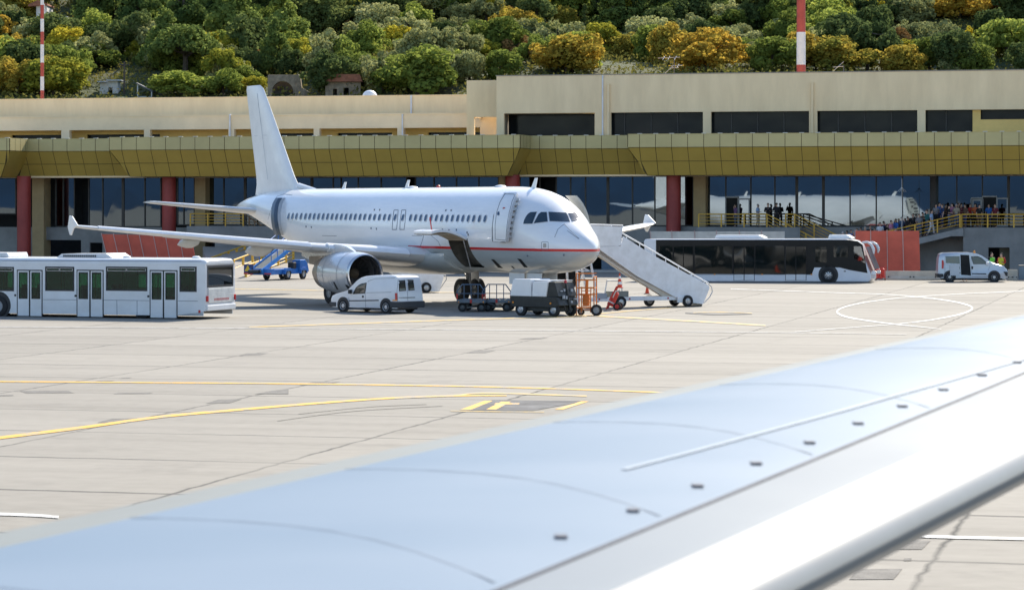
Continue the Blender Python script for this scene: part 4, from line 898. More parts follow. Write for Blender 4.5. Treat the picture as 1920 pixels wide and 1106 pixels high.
# polished nose of the slat
NOSE = []
for s_, l, g_, t_ in secs:
    c = (t_ - l).normalized(); up = Vector((0, 0, 1)); gl = (g_ - l).dot(c); m_ = .46 * gl; NOSE.append([l + c * a + up * (z_ + .002) for a, z_ in ((-.006, -.155), (-.022, -.117), (-.049, -.077), (-.039, -.036), (-.002, -.005), (.06, .0175), (min(.14, m_ * .8), .034), (m_, .046), (m_, .030), (.06, .0), (-.0, -.03), (-.02, -.08))])
MB().loft(NOSE).build('leading_edge', [mat('own_leading_edge', (.31, .305, .29), .42, metal=.15, spec=.3, var=.04)], ow, smooth=True)
DG_ = mat('slat_gap_dark', (.035, .045, .07), .7)
def topz(p, s_extra=.004):
    """height of the wing box top above plane point p (relative to L0)"""
    s_ = p.dot(sd_); l, g_, t_ = [at_s(a, b, s_) - L0 for a, b in ((L0, L1), (G0, G1), (T0, T1))]; f = (p - g_).dot((t_ - g_)) / (t_ - g_).length_squared
    base = g_ + (t_ - g_) * f; return base.z + .062 * (1 - f) + .020 * math.sin(math.pi * f) + s_extra
mb = MB()
for a, b in zip(secs, secs[1:]):
    c = (a[3] - a[1]).normalized(); mb.bar(a[2] + Vector((0, 0, .0625)) - c * .003, b[2] + Vector((0, 0, .0625)) - c * .003, .024, .006)
mb.build('slat_gap', DG_, ow)
# flush stiffener line, seams and the row of small dark drain slots
def onwing(x, y):
    dz = .05
    for _ in range(5):
        q = wp(x, y); q = wp(x, y + dz * FPX / q.y); p = q - L0; dz = topz(p) - p.z
    p.z += dz; return p
mb = MB(); pts = [onwing(x, y) for x, y in ((1170, 880), (1290, 849), (1400, 819), (1540, 781), (1700, 736), (1800, 708), (1912, 676), (2050, 637))]
for a, b in zip(pts, pts[1:]): mb.bar(a, b, .030, .0015)
mb.build('sealant_strip', mat('pale_sealant', (.34, .40, .46), .6), ow)
for x, y in ((1052, 1005), (1187, 956), (1308, 910), (1418, 868), (1518, 829), (1609, 793), (1692, 761), (1769, 730), (1841, 703), (1906, 679)):
    p = onwing(x, y); c = pd_; a = p - sd_ * .0 ; m_ = MB().bar(p - Vector((.022, 0, 0)), p + Vector((.022, 0, 0)), .075, .006); m_.build('drain_slot', mat('slot_dark', (.07, .085, .12), .6), ow)
mb = MB()
for (x0, y0, x1, y1) in ((0, 1000 + 20, 1, 1), ):
    pass
for s_ in (-2.6, -1.2, .2, 1.9, 3.6, 5.6, 7.8, 10):
    g_ = at_s(G0, G1, s_) - L0; t_ = at_s(T0, T1, s_ + .9) - L0; P = []
    for k in range(9):
        q = g_.lerp(t_, .03 + .84 * k / 8); q = q + sd_ * .25 * math.sin(k / 8 * math.pi); q.z = topz(q, .0005); P.append(q)
    mb = MB()
    for a, b in zip(P, P[1:]): mb.bar(a, b, .007, .001)
    mb.build('panel_seam', mat('seam_blue', (.145, .19, .25), .6), ow)
# ------------------------------------------------------------------ vehicles and ground equipment
BWIN = glass('bus_window_glass', (.008, .026, .020), .04, 0, 1.38, .006, 1.2)
BUSW = mat('bus_white', (.70, .71, .73), .35, coat=.4, var=.06, scale=.8, stretch=(1, 1, 2), stain=(.62, .62, .62))
AMBER = mat('amber_lens', (.80, .28, .02), .3); REDL = mat('red_lens', (.50, .02, .02), .3)
def sp(mb, fr, pts, v, th=.02, m=0, proud=0):
    """photo outline laid on the plane y=v of the frame as a plate th thick, facing -y"""
    q = [fr.px(x, y, v) for x, y in pts]; return mb.prism(q, v - proud - th, v - proud, m=m)
def rect(a, b, c, d): return [(a, b), (c, b), (c, d), (a, d)]
# --- white bus at the left
B = Frame(-13.37, 120.9, R(-20)); bus = B.thing('apron_bus', 'white apron bus with three double doors parked at the left, rear to the right', 'bus')
x0, x1, W_, zb_, zr = -14.2, 0., 2.95, .15, 2.64
mb = MB(); cs = [(0, zb_), (0, 2.42), (.05, 2.54), (.17, 2.61), (.4, zr), (W_ - .4, zr), (W_ - .17, 2.61), (W_ - .05, 2.54), (W_, 2.42), (W_, zb_)]
def brow(x, k=0, zf=0): return [(x, W_ / 2 + (y - W_ / 2) * (1 - k), max(z, zf) - (k * .5 if z > 2.5 else 0)) for y, z in cs]
zc_ = 2.44
roofs = [(0, zc_), (.03, 2.52), (.10, 2.59), (.22, 2.625), (.5, zr), (W_ - .5, zr), (W_ - .22, 2.625), (W_ - .10, 2.59), (W_ - .03, 2.52), (W_, zc_), (W_, zc_ - .03), (0, zc_ - .03)]
mb.loft([[(x, W_ / 2 + (y - W_ / 2) * k, z - d) for y, z in roofs] for x, k, d in ((x0, .94, .06), (x0 + .3, 1, 0), (-.35, 1, 0), (-.1, .99, .02), (0, .95, .09))])
WN = [(-50, 25.5, 500.5, 545), (85.5, 138.5, 500.5, 545), (199.5, 275.5, 500.5, 545), (337.5, 368, 500.5, 546.5), (-200, -120, 500.5, 545)]
DN = [(31.5, 80, 505.5, 593), (143.5, 194.5, 505.5, 594.5), (280.5, 333, 506, 596.5)]
HL = []
for a, b, c, d in WN: p, q = B.px(a, c), B.px(b, d); HL.append((p[0], q[0], q[1], p[1]))
for a, b, c, d in DN: p, q = B.px(a, c), B.px(b, d); HL.append((p[0], q[0], -1, p[1]))
HN = HL
for k_, y_ in ((0, 0), (1, W_ - .05)): holes_wall(x0 + .05, -.10, zb_, zc_ - .031, HN if k_ == 0 else [h for h in HL if h[2] > 0], y_, y_ + .05, mb)
mb.prism([(-1.6, zb_), (-.0995, zb_ + .001), (-.0995, .36), (-.30, .30)], 0, .05)
rear = [(.0, .30), (W_, .30), (W_, zc_ - .031), (0, zc_ - .031)]
gridwall([0, .22, W_ - .22, W_], [.36, 1.42, 2.30, zc_ - .031], lambda a, b: not (.22 < a < W_ - .22 and 1.42 < b < 2.30), 0, .1, rb_ := MB())
mb.add([(-y_, x_, z_) for x_, y_, z_ in rb_.v], rb_.f)
mb.box(x0, x0 + .05, .1, W_ - .1, .3, zc_ - .04)
bb = mb.build('bus_body', BUSW, bus, smooth=True)
TG = clear_glass('green_tinted_glass', (.24, .50, .40), .0)
fl = MB().box(x0 + .1, -.15, .06, W_ - .06, .34, .40); fl.build('floor', mat('bus_floor', (.12, .12, .12), .8), bus)
ce = MB().box(x0 + .1, -.15, .06, W_ - .06, 2.36, 2.40); ce.build('ceiling', mat('bus_ceiling', (.35, .36, .36), .8), bus)
for k_ in range(16):
    MB().tube((-1.2 - k_ * .78, .9 + (k_ % 2) * 1.1, .4), (-1.2 - k_ * .78, .9 + (k_ % 2) * 1.1, 2.36), .02, 6).build('grab_pole', YELLOW if k_ % 3 == 0 else STEEL, bus)
for u_, y_ in ((-1.5, .4), (-1.5, 1.9), (-2.4, 1.9), (-5.6, 1.9), (-6.4, .5), (-9.4, 1.9), (-9.4, .5)):
    MB().box(u_, u_ + .45, y_, y_ + .8, .80, .88).box(u_, u_ + .08, y_, y_ + .8, .881, 1.42).box(u_ + .1, u_ + .35, y_ + .3, y_ + .5, .4, .799).build('passenger_seat', mat('seat_blue', (.05, .08, .16), .8), bus, bevel=.01)
def window(p, x_0, y_0, x_1, y_1, v=0., far=False):
    """black rubber frame with a tinted pane in it and a ventilator above"""
    a, z1 = B.px(x_0, y_0); b, z0 = B.px(x_1, y_1)
    t_ = .045; w_ = holes_wall(a - .02, b + .02, z0 - .02, z1 + .02, [(a + t_, b - t_, z0 + t_, z1 - .20), (a + t_, b - t_, z1 - .18, z1 - t_)], v - .012, v + .03).build('window', DARK, p)
    MB().box(a + t_, b - t_, v + .005, v + .009, z0 + t_, z1 - t_).build('pane', TG, w_)
    if not far:
        n = 2 if x_1 - x_0 > 45 else 1; L_ = (b - a - 2 * t_) / n
        for k in range(n):
            c = a + t_ + L_ * k + .01; holes_wall(c, c + L_ - .02, z1 - .178, z1 - t_ - .002, [(c + .02, c + L_ - .04, z1 - .16, z1 - t_ - .02)], v - .018, v - .004).build('vent_frame', STEEL, w_)
for q in WN: window(bus, q[0], q[2], q[1], q[3])
for q in WN: window(bus, q[0], q[2], q[1], q[3], W_ - .03, True)
def bus_door(a_, b_, y0, y1):
    a, z1 = B.px(a_, y0); b, z0 = B.px(b_, y1); mid = (a + b) / 2
    d = holes_wall(a, b, z0, z1, [(a + .05, mid - .035, z0 - 1, z1 - .05), (mid + .035, b - .05, z0 - 1, z1 - .05)], .0, .045).build('double_door', DARK, bus)
    for c, e in ((a + .055, mid - .04), (mid + .04, b - .055)):
        lf = holes_wall(c, e, z0 + .01, z1 - .055, [(c + .075, e - .075, z1 - 1.28, z1 - .13)], -.015, .015).build('door_leaf', BUSW, d)
        fr_ = holes_wall(c + .055, e - .055, z1 - 1.30, z1 - .11, [(c + .085, e - .085, z1 - 1.27, z1 - .14)], -.022, -.0155).build('window_rubber', DARK, lf)
        MB().box(c + .075, e - .075, -.004, .0, z1 - 1.28, z1 - .13).build('pane', TG, lf)
for q in DN: bus_door(q[0], q[1], q[2], q[3])
s = MB()
for pts in ([(81, 561.5), (143, 562)], [(195, 562.5), (280, 563.5)], [(334, 564), (371, 564.5)], [(219, 563), (219.5, 593)], [(257, 563), (257, 594)], [(0, 488.5), (378, 490)]):
    (a, za), (c, zc) = [B.px(x, y, 0) for x, y in pts]; s.tube((a, -.002, za), (c, -.002, zc), .010, 5)
s.build('body_seams', LINE, bus)
for x, y in ((28.5, 553.5), (141.5, 554.5), (278, 555.5)): a, z = B.px(x, y, 0); MB().rev([(0, .055), (-.02, .045), (-.02, .001)], (a, 0, z), (0, 1, 0), 14).build('door_button', DARK, bus)
s = MB(); gridwall([.18, .27, W_ - .27, W_ - .18], [1.38, 1.47, 2.25, 2.34], lambda a, b: not (.27 < a < W_ - .27 and 1.47 < b < 2.25), .0, .03, s); s.v = [(.02 - y, x, z) for x, y, z in s.v]; rw = s.build('rear_window', DARK, bus, bevel=.004); MB().box(-.004, .0, .27, W_ - .27, 1.47, 2.25).build('pane', TG, rw)
s = MB(); s.box(0.0, .05, .22, W_ - .2, .72, 1.36)
for k in range(7): s.box(.05, .062, .24, W_ - .22, .74 + k * .088, .775 + k * .088)
s.build('engine_grille', OFFWHITE, bus, bevel=.004)
s = MB()
for k in range(12): y_ = .75 + k * .125; s.add([(.066, y_, .80), (.066, y_ + .06, .80), (.066, y_ + .10, .90), (.066, y_ + .04, .90)], [(0, 1, 2, 3)])
s.build('hazard_stripes', REDL, bus)
MB().box(-.02, .09, .06, W_ - .06, .36, .62).build('rear_bumper', BUSW, bus, bevel=.04)
for y_ in (.06, W_ - .14): MB().box(.0, .09, y_, y_ + .09, .78, 1.02).build('tail_lamp', REDL, bus, bevel=.01)
a, z = B.px(374, 584, 0); MB().box(a - .05, a + .05, -.01, .01, z - .06, z + .06).build('side_lamp', REDL, bus)
q = B.px(104, 483, .4), B.px(208, 476, .4)
s = MB().prism([(q[0][0], zr), (q[0][0] + .25, zr + .17), (q[1][0] - .3, zr + .20), (q[1][0], zr + .02), (q[1][0], zr)], .5, 2.3)
ac = s.build('roof_unit', BUSW, bus, bevel=.04); s = MB()
for k in range(16): s.box(q[0][0] + .35 + k * .105, q[0][0] + .41 + k * .105, .47, .52, zr + .04, zr + .12)
s.build('roof_unit_vents', DARK, ac)
MB().prism([(B.u(-60, .4), zr), (B.u(-60, .4), zr + .2), (B.u(11, .4), zr + .2), (B.u(14, .4), zr)], .5, 2.3).build('roof_unit', BUSW, bus, bevel=.04)
for x in (238, 368): MB().rev([(0, .19), (.06, .18), (.10, .12), (.11, .01)], (B.u(x, 1), 1, zr), (0, 0, 1), 18).build('roof_vent', BUSW, bus, smooth=True)
for u_ in (-10.2, -3.15):
    for y_ in (.24, W_ - .24): wheel(bus, (u_, y_, .46), .46, .30, hub=GREYP)
xx = B.u(1)
s = MB().rev([(0, .62), (-.012, .62), (-.012, .001)], (xx - .1, 0, .50), (0, 1, 0), 28); s.build('wheel_arch', DARK, bus); wheel(bus, (xx - .1, .04, .46), .46, .28, hub=GREYP)
MB().box(-13, -2.0, .5, W_ - .5, .12, .335).build('underbody', DARK, bus)
# --- dark glazed bus at the right
Bc = Frame(20.31, 178.1, TA); bs2 = Bc.thing('glazed_bus', 'long dark-windowed apron bus with white skirt and roof behind the boarding stairs', 'bus')
prof = [(1223, 452), (1226, 447.5), (1560, 447), (1598, 447.5), (1612, 451), (1621, 459), (1631, 484), (1640.5, 507), (1643, 514), (1643, 521), (1638.5, 526.5), (1229, 525.5)]
mb = MB(); sp(mb, Bc, prof, 2.95, 2.93); b2 = mb.build('bus_body', mat('bus_white_shiny', (.68, .70, .74), .3, coat=.5, var=.05), bs2, bevel=.06)
BB2 = bvh_of(mb); DGL = glass('bus_side_glass', (.006, .010, .010), .03, .0, 1.5, .012, .5)
s = MB(); sp(s, Bc, [(1230, 449.8), (1592, 449.8), (1608, 452.5), (1617.5, 459), (1626.5, 512), (1592, 506), (1574, 501.5), (1527, 501.5), (1522, 514.5), (1230, 513.5)], .02, .012); gl2 = s.build('glazed_side', mat('black_side_trim', (.008, .009, .010), .3, spec=.2, var=.1), bs2)
for a, b, c, d in ((1236, 461, 1261, 512.5), (1303, 461, 1372.5, 513), (1416.5, 461, 1470, 513.5), (1529, 463, 1550, 492), (1563, 461, 1590, 482)):
    s = MB(); sp(s, Bc, rrect(a, b, c, d, 1.5, 1), .02, .008, proud=.0125); s.build('window', DGL, bs2)
for a, b, dd in ((1263, 1300, 0), (1375.5, 1415, 0), (1472.5, 1512, 0)):
    s = MB(); sp(s, Bc, rect(a, 461, b, 526), .02, .01, proud=.002); d_ = s.build('double_door', DARK, bs2); mid = (a + b) / 2
    for c, e in ((a + 1, mid - .8), (mid + .8, b - 1)):
        s = MB(); sp(s, Bc, rect(c, 462.5, e, 513.5), .02, .008, m=0, proud=.013); sp(s, Bc, rect(c, 514.5, e, 525.5), .02, .012, m=1, proud=.013); s.build('door_leaf', [DGL, BUSW], d_)
s = MB(); sp(s, Bc, [(1601, 462), (1614.5, 462), (1623, 494), (1610, 489), (1601, 485)], .02, .008, proud=.0125); s.build('driver_window', clear_glass('driver_glass', (.25, .33, .33), .12), bs2)
s = MB(); sp(s, Bc, rect(1230, 514.4, 1520, 515.2), .02, .008, proud=.002); s.build('skirt_seam', LINE, bs2)
# windscreen and front
fx = lambda x, y: Bc.px(x, y, .0)
A_, B_ = fx(1622.5, 463), fx(1640, 505); s = MB(); s.add([(A_[0] + .02, .12, A_[1]), (B_[0] + .015, .08, B_[1]), (B_[0] + .015, 2.85, B_[1]), (A_[0] + .02, 2.8, A_[1])], [(0, 1, 2, 3)]); s.build('windscreen', mat('windscreen_blue_glass', (.03, .05, .07), .3, spec=.3), bs2)
s = MB(); a, z = fx(1642, 512); s.box(a - .25, a + .0, .0, .35, z - .10, z + .12).box(a - .25, a + .0, 2.6, 2.94, z - .1, z + .12); s.build('headlamp', mat('lamp_lens', (.75, .78, .8), .15, coat=1), bs2, bevel=.03)
for v_, pts in ((-.12, [(1617, 455), (1627, 454), (1634, 459), (1638, 468), (1638.5, 476)]), (2.75, [(1628, 455.5), (1637, 454.5), (1644, 459), (1647.5, 467), (1646, 474)])):
    s = MB(); q = [Bc.px(x, y, v_) for x, y in pts]
    for i, (a, b) in enumerate(zip(q, q[1:])): s.tube((a[0], v_, a[1]), (b[0], v_, b[1]), (.07, .08, .09, .10)[i], 8, (.08, .09, .10, .04)[i])
    s.build('mirror_arm', BUSW, bs2, smooth=True)
for a, b, h in ((1341, 1433, 6.2), (1553, 1598, 7.2)):
    u0, u1 = Bc.u(a, .8), Bc.u(b, .8); zr2 = Bc.zz(1400, 447, 0); s = MB().prism([(u0, zr2), (u0 + .08, zr2 + h / 30), (u1 - .35, zr2 + h / 30), (u1, zr2 + .04), (u1, zr2)], .7, 2.3); s.build('roof_unit', WHITE, bs2, bevel=.04)
s = MB(); a, z = Bc.px(1521, 526, .02); b = Bc.px(1584, 526, .02)
u_ = 0.0; s = MB().rev([(0, .64), (-.012, .64), (-.012, .001)], (u_, .02, .50), (0, 1, 0), 28); s.build('wheel_arch', DARK, bs2); wheel(bs2, (u_, .10, .48), .48, .30, hub=STEEL, spokes=8)
for u2 in (0, -7.4):
    for y_ in ((2.7,) if u2 == 0 else (.3, 2.7)): wheel(bs2, (u2, y_, .48), .48, .3, hub=GREYP)
s = MB(); s.box(Bc.u(1240), Bc.u(1630), .4, 2.5, .12, .4); s.build('underbody', DARK, bs2)
for x, y in ((1340, 514.5), (1429, 514.5), (1521.5, 514.5)): a, z = Bc.px(x, y, .0); MB().box(a - .05, a + .05, -.005, .02, z - .04, z + .04).build('side_marker', AMBER, bs2)
a, z = Bc.px(1584, 508.5, 0); MB().box(a - .06, a + .06, -.01, .02, z - .03, z + .03).build('door_handle', DARK, bs2)
a, z = Bc.px(1592.5, 449, 1.5); 
# --- small vans
def van_body(prof, w_, belt, tum, p, m_, name='van_body', bev=.07):
    mb = MB(); n = len(prof); secs = []
    for y, ins in ((0, 0), (.04, 1), (w_ - .04, 1), (w_, 0)):
        near = y < w_ / 2; ring_ = []
        for x, z in prof:
            t_ = max(0, z - belt) * tum; cx = sum(q[0] for q in prof) / n; cz = .9; k = 1 if ins else .965
            ring_.append((cx + (x - cx) * (k if not ins else 1), (y + t_) if near else (y - t_), cz + (z - cz) * (k if not ins else 1) if z > .4 else z))
        secs.append(ring_)
    mb.loft(secs); o = mb.build(name, m_, p, smooth=True, bevel=0); return o, bvh_of(mb)
Cv = Frame(-7.87, 129.35, R(-40)); van = Cv.thing('panel_van', 'small white panel van parked in front of the near engine', 'van')
prof = [(-.72, .22), (-.82, .36), (-.82, .58), (-.74, .74), (-.50, .84), (-.1, .93), (.22, 1.01), (.50, 1.24), (.80, 1.48), (1.05, 1.61), (1.35, 1.69), (1.9, 1.74), (2.7, 1.75), (3.18, 1.73), (3.34, 1.66), (3.42, 1.45), (3.47, .95), (3.52, .60), (3.52, .34), (3.42, .24)]
vb_, VB = van_body(prof, 1.68, .98, .10, van, mat('van_white', (.70, .71, .73), .3, coat=.5, var=.04))
def Z6(pts): return [(560 + a / 5.53, 420 + b / 5.53) for a, b in pts]
def vp(name, fr, bv, pts, m_, p, off=.012, rings=3, sub=3): return patch(fr, bv, pts, off, rings, sub).build(name, m_, p, smooth=True)
o = vp('driver_window', Cv, VB, Z6([(560, 728), (592, 660), (622, 632), (650, 618), (706, 606), (690, 720)]), DARK, van, .008); vp('pane', Cv, VB, Z6([(572, 716), (602, 664), (630, 638), (652, 628), (698, 614), (684, 712)]), PVG, o, .014)
for q in ([(1036, 586), (1104, 580), (1114, 692), (1040, 697)], [(1126, 577), (1189, 579), (1202, 686), (1137, 692)]):
    o = vp('rear_window', Cv, VB, Z6(q), DARK, van, .008); c = (sum(a for a, b in q) / 4, sum(b for a, b in q) / 4); vp('pane', Cv, VB, Z6([(c[0] + (a - c[0]) * .84, c[1] + (b - c[1]) * .88) for a, b in q]), PVG, o, .014)
vp('tail_lamp', Cv, VB, Z6([(1001, 716), (1024, 716), (1027, 786), (1003, 786)]), REDL, van, .02); vp('amber_reflector', Cv, VB, Z6([(975, 785), (1024, 785), (1024, 797), (975, 797)]), AMBER, van, .02, 2, 2)
sm = MB()
for pts in ([(706, 606), (690, 720), (696, 868)], [(716, 606), (724, 590), (800, 566), (1000, 560)], [(705, 712), (960, 706)], [(1030, 578), (1020, 700), (1030, 826)], [(1118, 576), (1128, 700), (1132, 820)], [(522, 866), (700, 868), (836, 866)], [(520, 760), (528, 860)], [(1040, 762), (1205, 760)]): groove(Cv, VB, Z6(pts), .008, .003, 3, mb=sm)
sm.build('body_seams', LINE, van)
groove(Cv, VB, Z6([(525, 795), (830, 791)]), .026, .004, 3).build('rub_strip', DARK, van); groove(Cv, VB, Z6([(1040, 764), (1205, 761)]), .018, .004, 3).build('rub_strip', DARK, van)
MB().box(2.75, 3.60, -.03, 1.71, .26, .56).build('rear_bumper', mat('grey_plastic', (.05, .052, .055), .7), van, bevel=.05); MB().box(-.90, -.45, -.03, 1.71, .24, .46).build('front_bumper', mat('grey_plastic'  , (.05, .05, .05)), van, bevel=.05)
MB().box(-.3, 3.3, .15, 1.5, .16, .34).build('underbody', DARK, van)
for u_ in (0, 2.71):
    s = MB().rev([(0, .37), (-.018, .37), (-.018, .001)], (u_, .0, .34), (0, 1, 0), 24); s.build('wheel_arch', DARK, van)
    wheel(van, (u_, .045, .295), .295, .19, hub=mat('hubcap_silver', (.55, .56, .58), .35, metal=.4), spokes=9, hubr=.66); wheel(van, (u_, 1.62, .295), .295, .19, hub=GREYP)
a = hit(Cv, VB, *Z6([(552, 705)])[0]) or Vector((.55, 0, 1.05)); MB().box(a.x - .07, a.x + .05, -.20, -.02, a.z - .08, a.z + .12).build('wing_mirror', DARK, van, bevel=.03)
a = hit(Cv, VB, *Z6([(667, 752)])[0]); MB().rev([(0, .055), (-.03, .05), (-.03, .001)], (a.x, a.y, a.z), (0, 1, 0), 12).build('door_handle', DARK, van)
Dv = Frame(28.3, 179.3, R(-4)); dv = Dv.thing('passenger_van', 'silver blue passenger van with an orange beacon and open sliding door at the far right', 'van')
prof = [(-.60, .26), (-.74, .34), (-.76, .60), (-.74, 1.0), (-.70, 1.55), (-.62, 1.80), (-.42, 1.88), (.4, 1.91), (1.3, 1.90), (1.75, 1.84), (2.05, 1.72), (2.55, 1.38), (2.85, 1.20), (3.2, 1.12), (3.5, 1.00), (3.68, .80), (3.74, .55), (3.72, .34), (3.6, .26)]
db_, DB = van_body(prof, 1.8, 1.12, .09, dv, mat('van_silver_blue', (.42, .47, .54), .3, metal=.3, coat=.5, var=.05))
def Z5(pts): return [(1600 + a / 6, 400 + b / 6) for a, b in pts]
for nm, q, m_ in (('side_window', [(1036, 482), (1196, 482), (1198, 568), (1040, 560)], glass('tinted_blue_glass', (.02, .06, .09), .04, 0, 1.6, .004, 2)), ('open_doorway', [(1203, 466), (1302, 470), (1325, 700), (1212, 692)], BLACK), ('driver_window', [(1322, 486), (1400, 482), (1440, 500), (1525, 572), (1350, 572)], None)):
    if nm == 'driver_window':
        o = vp(nm, Dv, DB, Z5(q), DARK, dv, .006); vp('pane', Dv, DB, Z5([(1330, 492), (1398, 489), (1436, 506), (1508, 568), (1356, 568)]), PVG, o, .012)
    else: vp(nm, Dv, DB, Z5(q), m_, dv, .008)
vp('tail_lamp', Dv, DB, Z5([(994, 528), (1014, 528), (1020, 570), (1014, 622), (994, 622)]), REDL, dv, .02); vp('headlamp', Dv, DB, Z5([(1690, 612), (1722, 625), (1745, 640), (1715, 640)]), mat('lamp_lens', (.7, .7, .7)), dv, .02)
vp('front_intake', Dv, DB, Z5([(1690, 655), (1745, 660), (1738, 706), (1716, 706)]), DARK, dv, .02)
a = hit(Dv, DB, *Z5([(1278, 600)])[0]) or Vector((1.2, 0, 1)); sm = MB()
for pts in ([(1330, 480), (1322, 560), (1335, 700)], [(1540, 580), (1520, 640)], [(1040, 575), (1200, 578)], [(1030, 480), (1030, 690)]): groove(Dv, DB, Z5(pts), .010, .003, 3, mb=sm)
sm.build('body_seams', LINE, dv); groove(Dv, DB, Z5([(1075, 668), (1205, 670)]), .035, .004, 3).build('rub_strip', DARK, dv); groove(Dv, DB, Z5([(1335, 678), (1495, 681)]), .035, .004, 3).build('rub_strip', DARK, dv)
for x, y in ((1190, 612), (1338, 612)): a = hit(Dv, DB, *Z5([(x, y)])[0]); MB().box(a.x - .05, a.x + .05, a.y - .03, a.y, a.z - .09, a.z + .09).build('door_handle', DARK, dv, bevel=.02)
for u_ in (0, 2.85):
    MB().rev([(0, .40), (-.018, .40), (-.018, .001)], (u_, .0, .36), (0, 1, 0), 24).build('wheel_arch', DARK, dv); wheel(dv, (u_, .05, .32), .32, .2, hub=STEEL, spokes=8, hubr=.66); wheel(dv, (u_, 1.72, .32), .32, .2, hub=GREYP)
MB().box(-.5, 3.4, .2, 1.6, .16, .36).build('underbody', DARK, dv); MB().box(-.80, -.4, -.02, 1.82, .30, .55).build('rear_bumper', DARK, dv, bevel=.05)
MB().rev([(0, .08), (.10, .07), (.17, .04), (.18, .001)], (1.62, .5, 1.86), (0, 0, 1), 12).build('roof_beacon', AMBER, dv, smooth=True)
a = hit(Dv, DB, *Z5([(1500, 560)])[0]) or Vector((2.5, 0, 1.3)); MB().box(a.x - .06, a.x + .1, -.18, -.0, a.z - .12, a.z + .08).build('wing_mirror', BUSW, dv, bevel=.03)
# sliding door leaf standing out behind the opening
MB().box(Dv.u(1781), Dv.u(1799), -.055, -.02, .42, 1.15).build('sliding_door', mat('van_silver_blue', (.4, .4, .5)), dv, bevel=.01)
# --- white boarding stairs at the nose
Sf = Frame(8.6, 136.3, R(27)); st = Sf.thing('boarding_stairs', 'white mobile boarding stairs leading up to the aircraft nose door', 'stairs')
def Z(pts, ox, oy, k): return [(ox + a / k, oy + b / k) for a, b in pts]
z6 = lambda pts: Z(pts, 840, 330, 3.6875); z3 = lambda pts: Z(pts, 1060, 480, 6.857)
SW = mat('stairs_white', (.80, .81, .83), .45, var=.08, scale=2, stain=(.68, .68, .68))
for v_ in (0, 1.12):
    s = MB(); q = [Sf.px(x, y, 0) for x, y in z6([(985, 343), (1208, 352), (1192, 478), (1172, 486), (1000, 486)])]; s.prism(q, v_ - .03, v_ + .03); s.build('platform_side', SW, st, bevel=.008)
    s = MB(); q = [Sf.px(x, y, 0) for x, y in z6([(1211, 418), (1305, 478), (1410, 545), (1800, 755), (1806, 775), (1762, 885), (1640, 872), (1590, 850), (1300, 690), (1020, 490), (1190, 486)])]; s.prism(q, v_ - .04, v_ + .04); s.build('stair_side', SW, st, bevel=.008)
    s = MB(); q = [Sf.px(x, y, 0) for x, y in z6([(1205, 396), (1420, 520), (1800, 742)])]
    for a, b in zip(q, q[1:]): s.tube((a[0], v_, a[1]), (b[0], v_, b[1]), .035, 8)
    for f in (.05, .2, .35, .5, .65, .8, .95): a = q[0][0] + (q[2][0] - q[0][0]) * f; z = q[0][1] + (q[2][1] - q[0][1]) * f; s.tube((a, v_, z), (a, v_, z - .28), .022, 6)
    q = [Sf.px(x, y, 0) for x, y in z6([(985, 335), (1208, 342)])]; s.tube((q[0][0], v_, q[0][1]), (q[1][0], v_, q[1][1]), .03, 8); q2 = Sf.px(*z6([(1208, 365)])[0], 0); s.tube((q[1][0], v_, q[1][1]), (q2[0], v_, q2[1]), .03, 8)
    s.build('handrail', SW, st, smooth=True)
    q = [Sf.px(x, y, 0) for x, y in z6([(1800, 745), (1822, 765), (1828, 800), (1810, 835), (1770, 878)])]; s = MB()
    for a, b in zip(q, q[1:]): s.tube((a[0], v_, a[1]), (b[0], v_, b[1]), .025, 8)
    s.build('end_hoop', STEEL, st, smooth=True)
    s = MB(); q = [Sf.px(x, y, 0) for x, y in z6([(1004, 506), (1012, 532), (1500, 838), (1580, 850), (1570, 832), (1300, 700)])]; s.prism(q, v_ + .06, v_ + .30)
    if v_ == 0: s.build('stringer', mat('stringer_ground_lit', (.62, .56, .47), .6, var=.15), st)  # beige holds the light thrown up from the ground
s = MB(); a = Sf.px(*z6([(1190, 470)])[0]); b = Sf.px(*z6([(1745, 880)])[0]); n = 17
for i in range(n): q = i / (n - 1); x = a[0] + (b[0] - a[0]) * q; z = a[1] + (b[1] - a[1]) * q; s.box(x - .15, x + .15, .06, 1.08, z - .03, z).box(x + .12, x + .15, .06, 1.08, z - .22, z - .031)
s.build('treads', STEEL, st); a = Sf.px(*z6([(985, 484)])[0]); b = Sf.px(*z6([(1190, 484)])[0]); MB().box(a[0] - .5, b[0], .05, 1.08, a[1] - .05, a[1] + .02).build('platform_floor', STEEL, st)
s = MB(); pts = [Sf.px(*p, 0) for p in z6([(985, 555), (1045, 875), (895, 615), (905, 880), (990, 615), (880, 655), (985, 655)])]
for v_ in (.1, 1.1):
    q = pts; P = lambda i: (q[i][0], v_, q[i][1])
    for i, j in ((0, 1), (2, 3), (2, 4), (5, 6), (2, 6), (5, 4)): s.bar(P(i), P(j), .08 if j in (1, 3) else .05, .09 if j in (1, 3) else .05)
    t_ = Sf.px(*z6([(1010, 490)])[0]); s.bar(P(0), (t_[0], v_, t_[1]), .08, .08)
s.build('support_truss', SW, st)
s = MB(); a = Sf.px(1105, 567); b = Sf.px(1268, 566)
for v_ in (.02, 1.0): s.box(a[0] - .3, b[0] + .9, v_, v_ + .12, .33, .52)
s.box(a[0] - .3, a[0] - .15, .141, .999, .34, .51).box(b[0] + .2, b[0] + .35, .141, .999, .34, .51); s.build('chassis', SW, st, bevel=.01)
s = MB(); sp(s, Sf, z3([(1432, 520), (1540, 520), (1500, 600), (1432, 600)]), -.01, .1); s.build('corner_box', SW, st, bevel=.01)
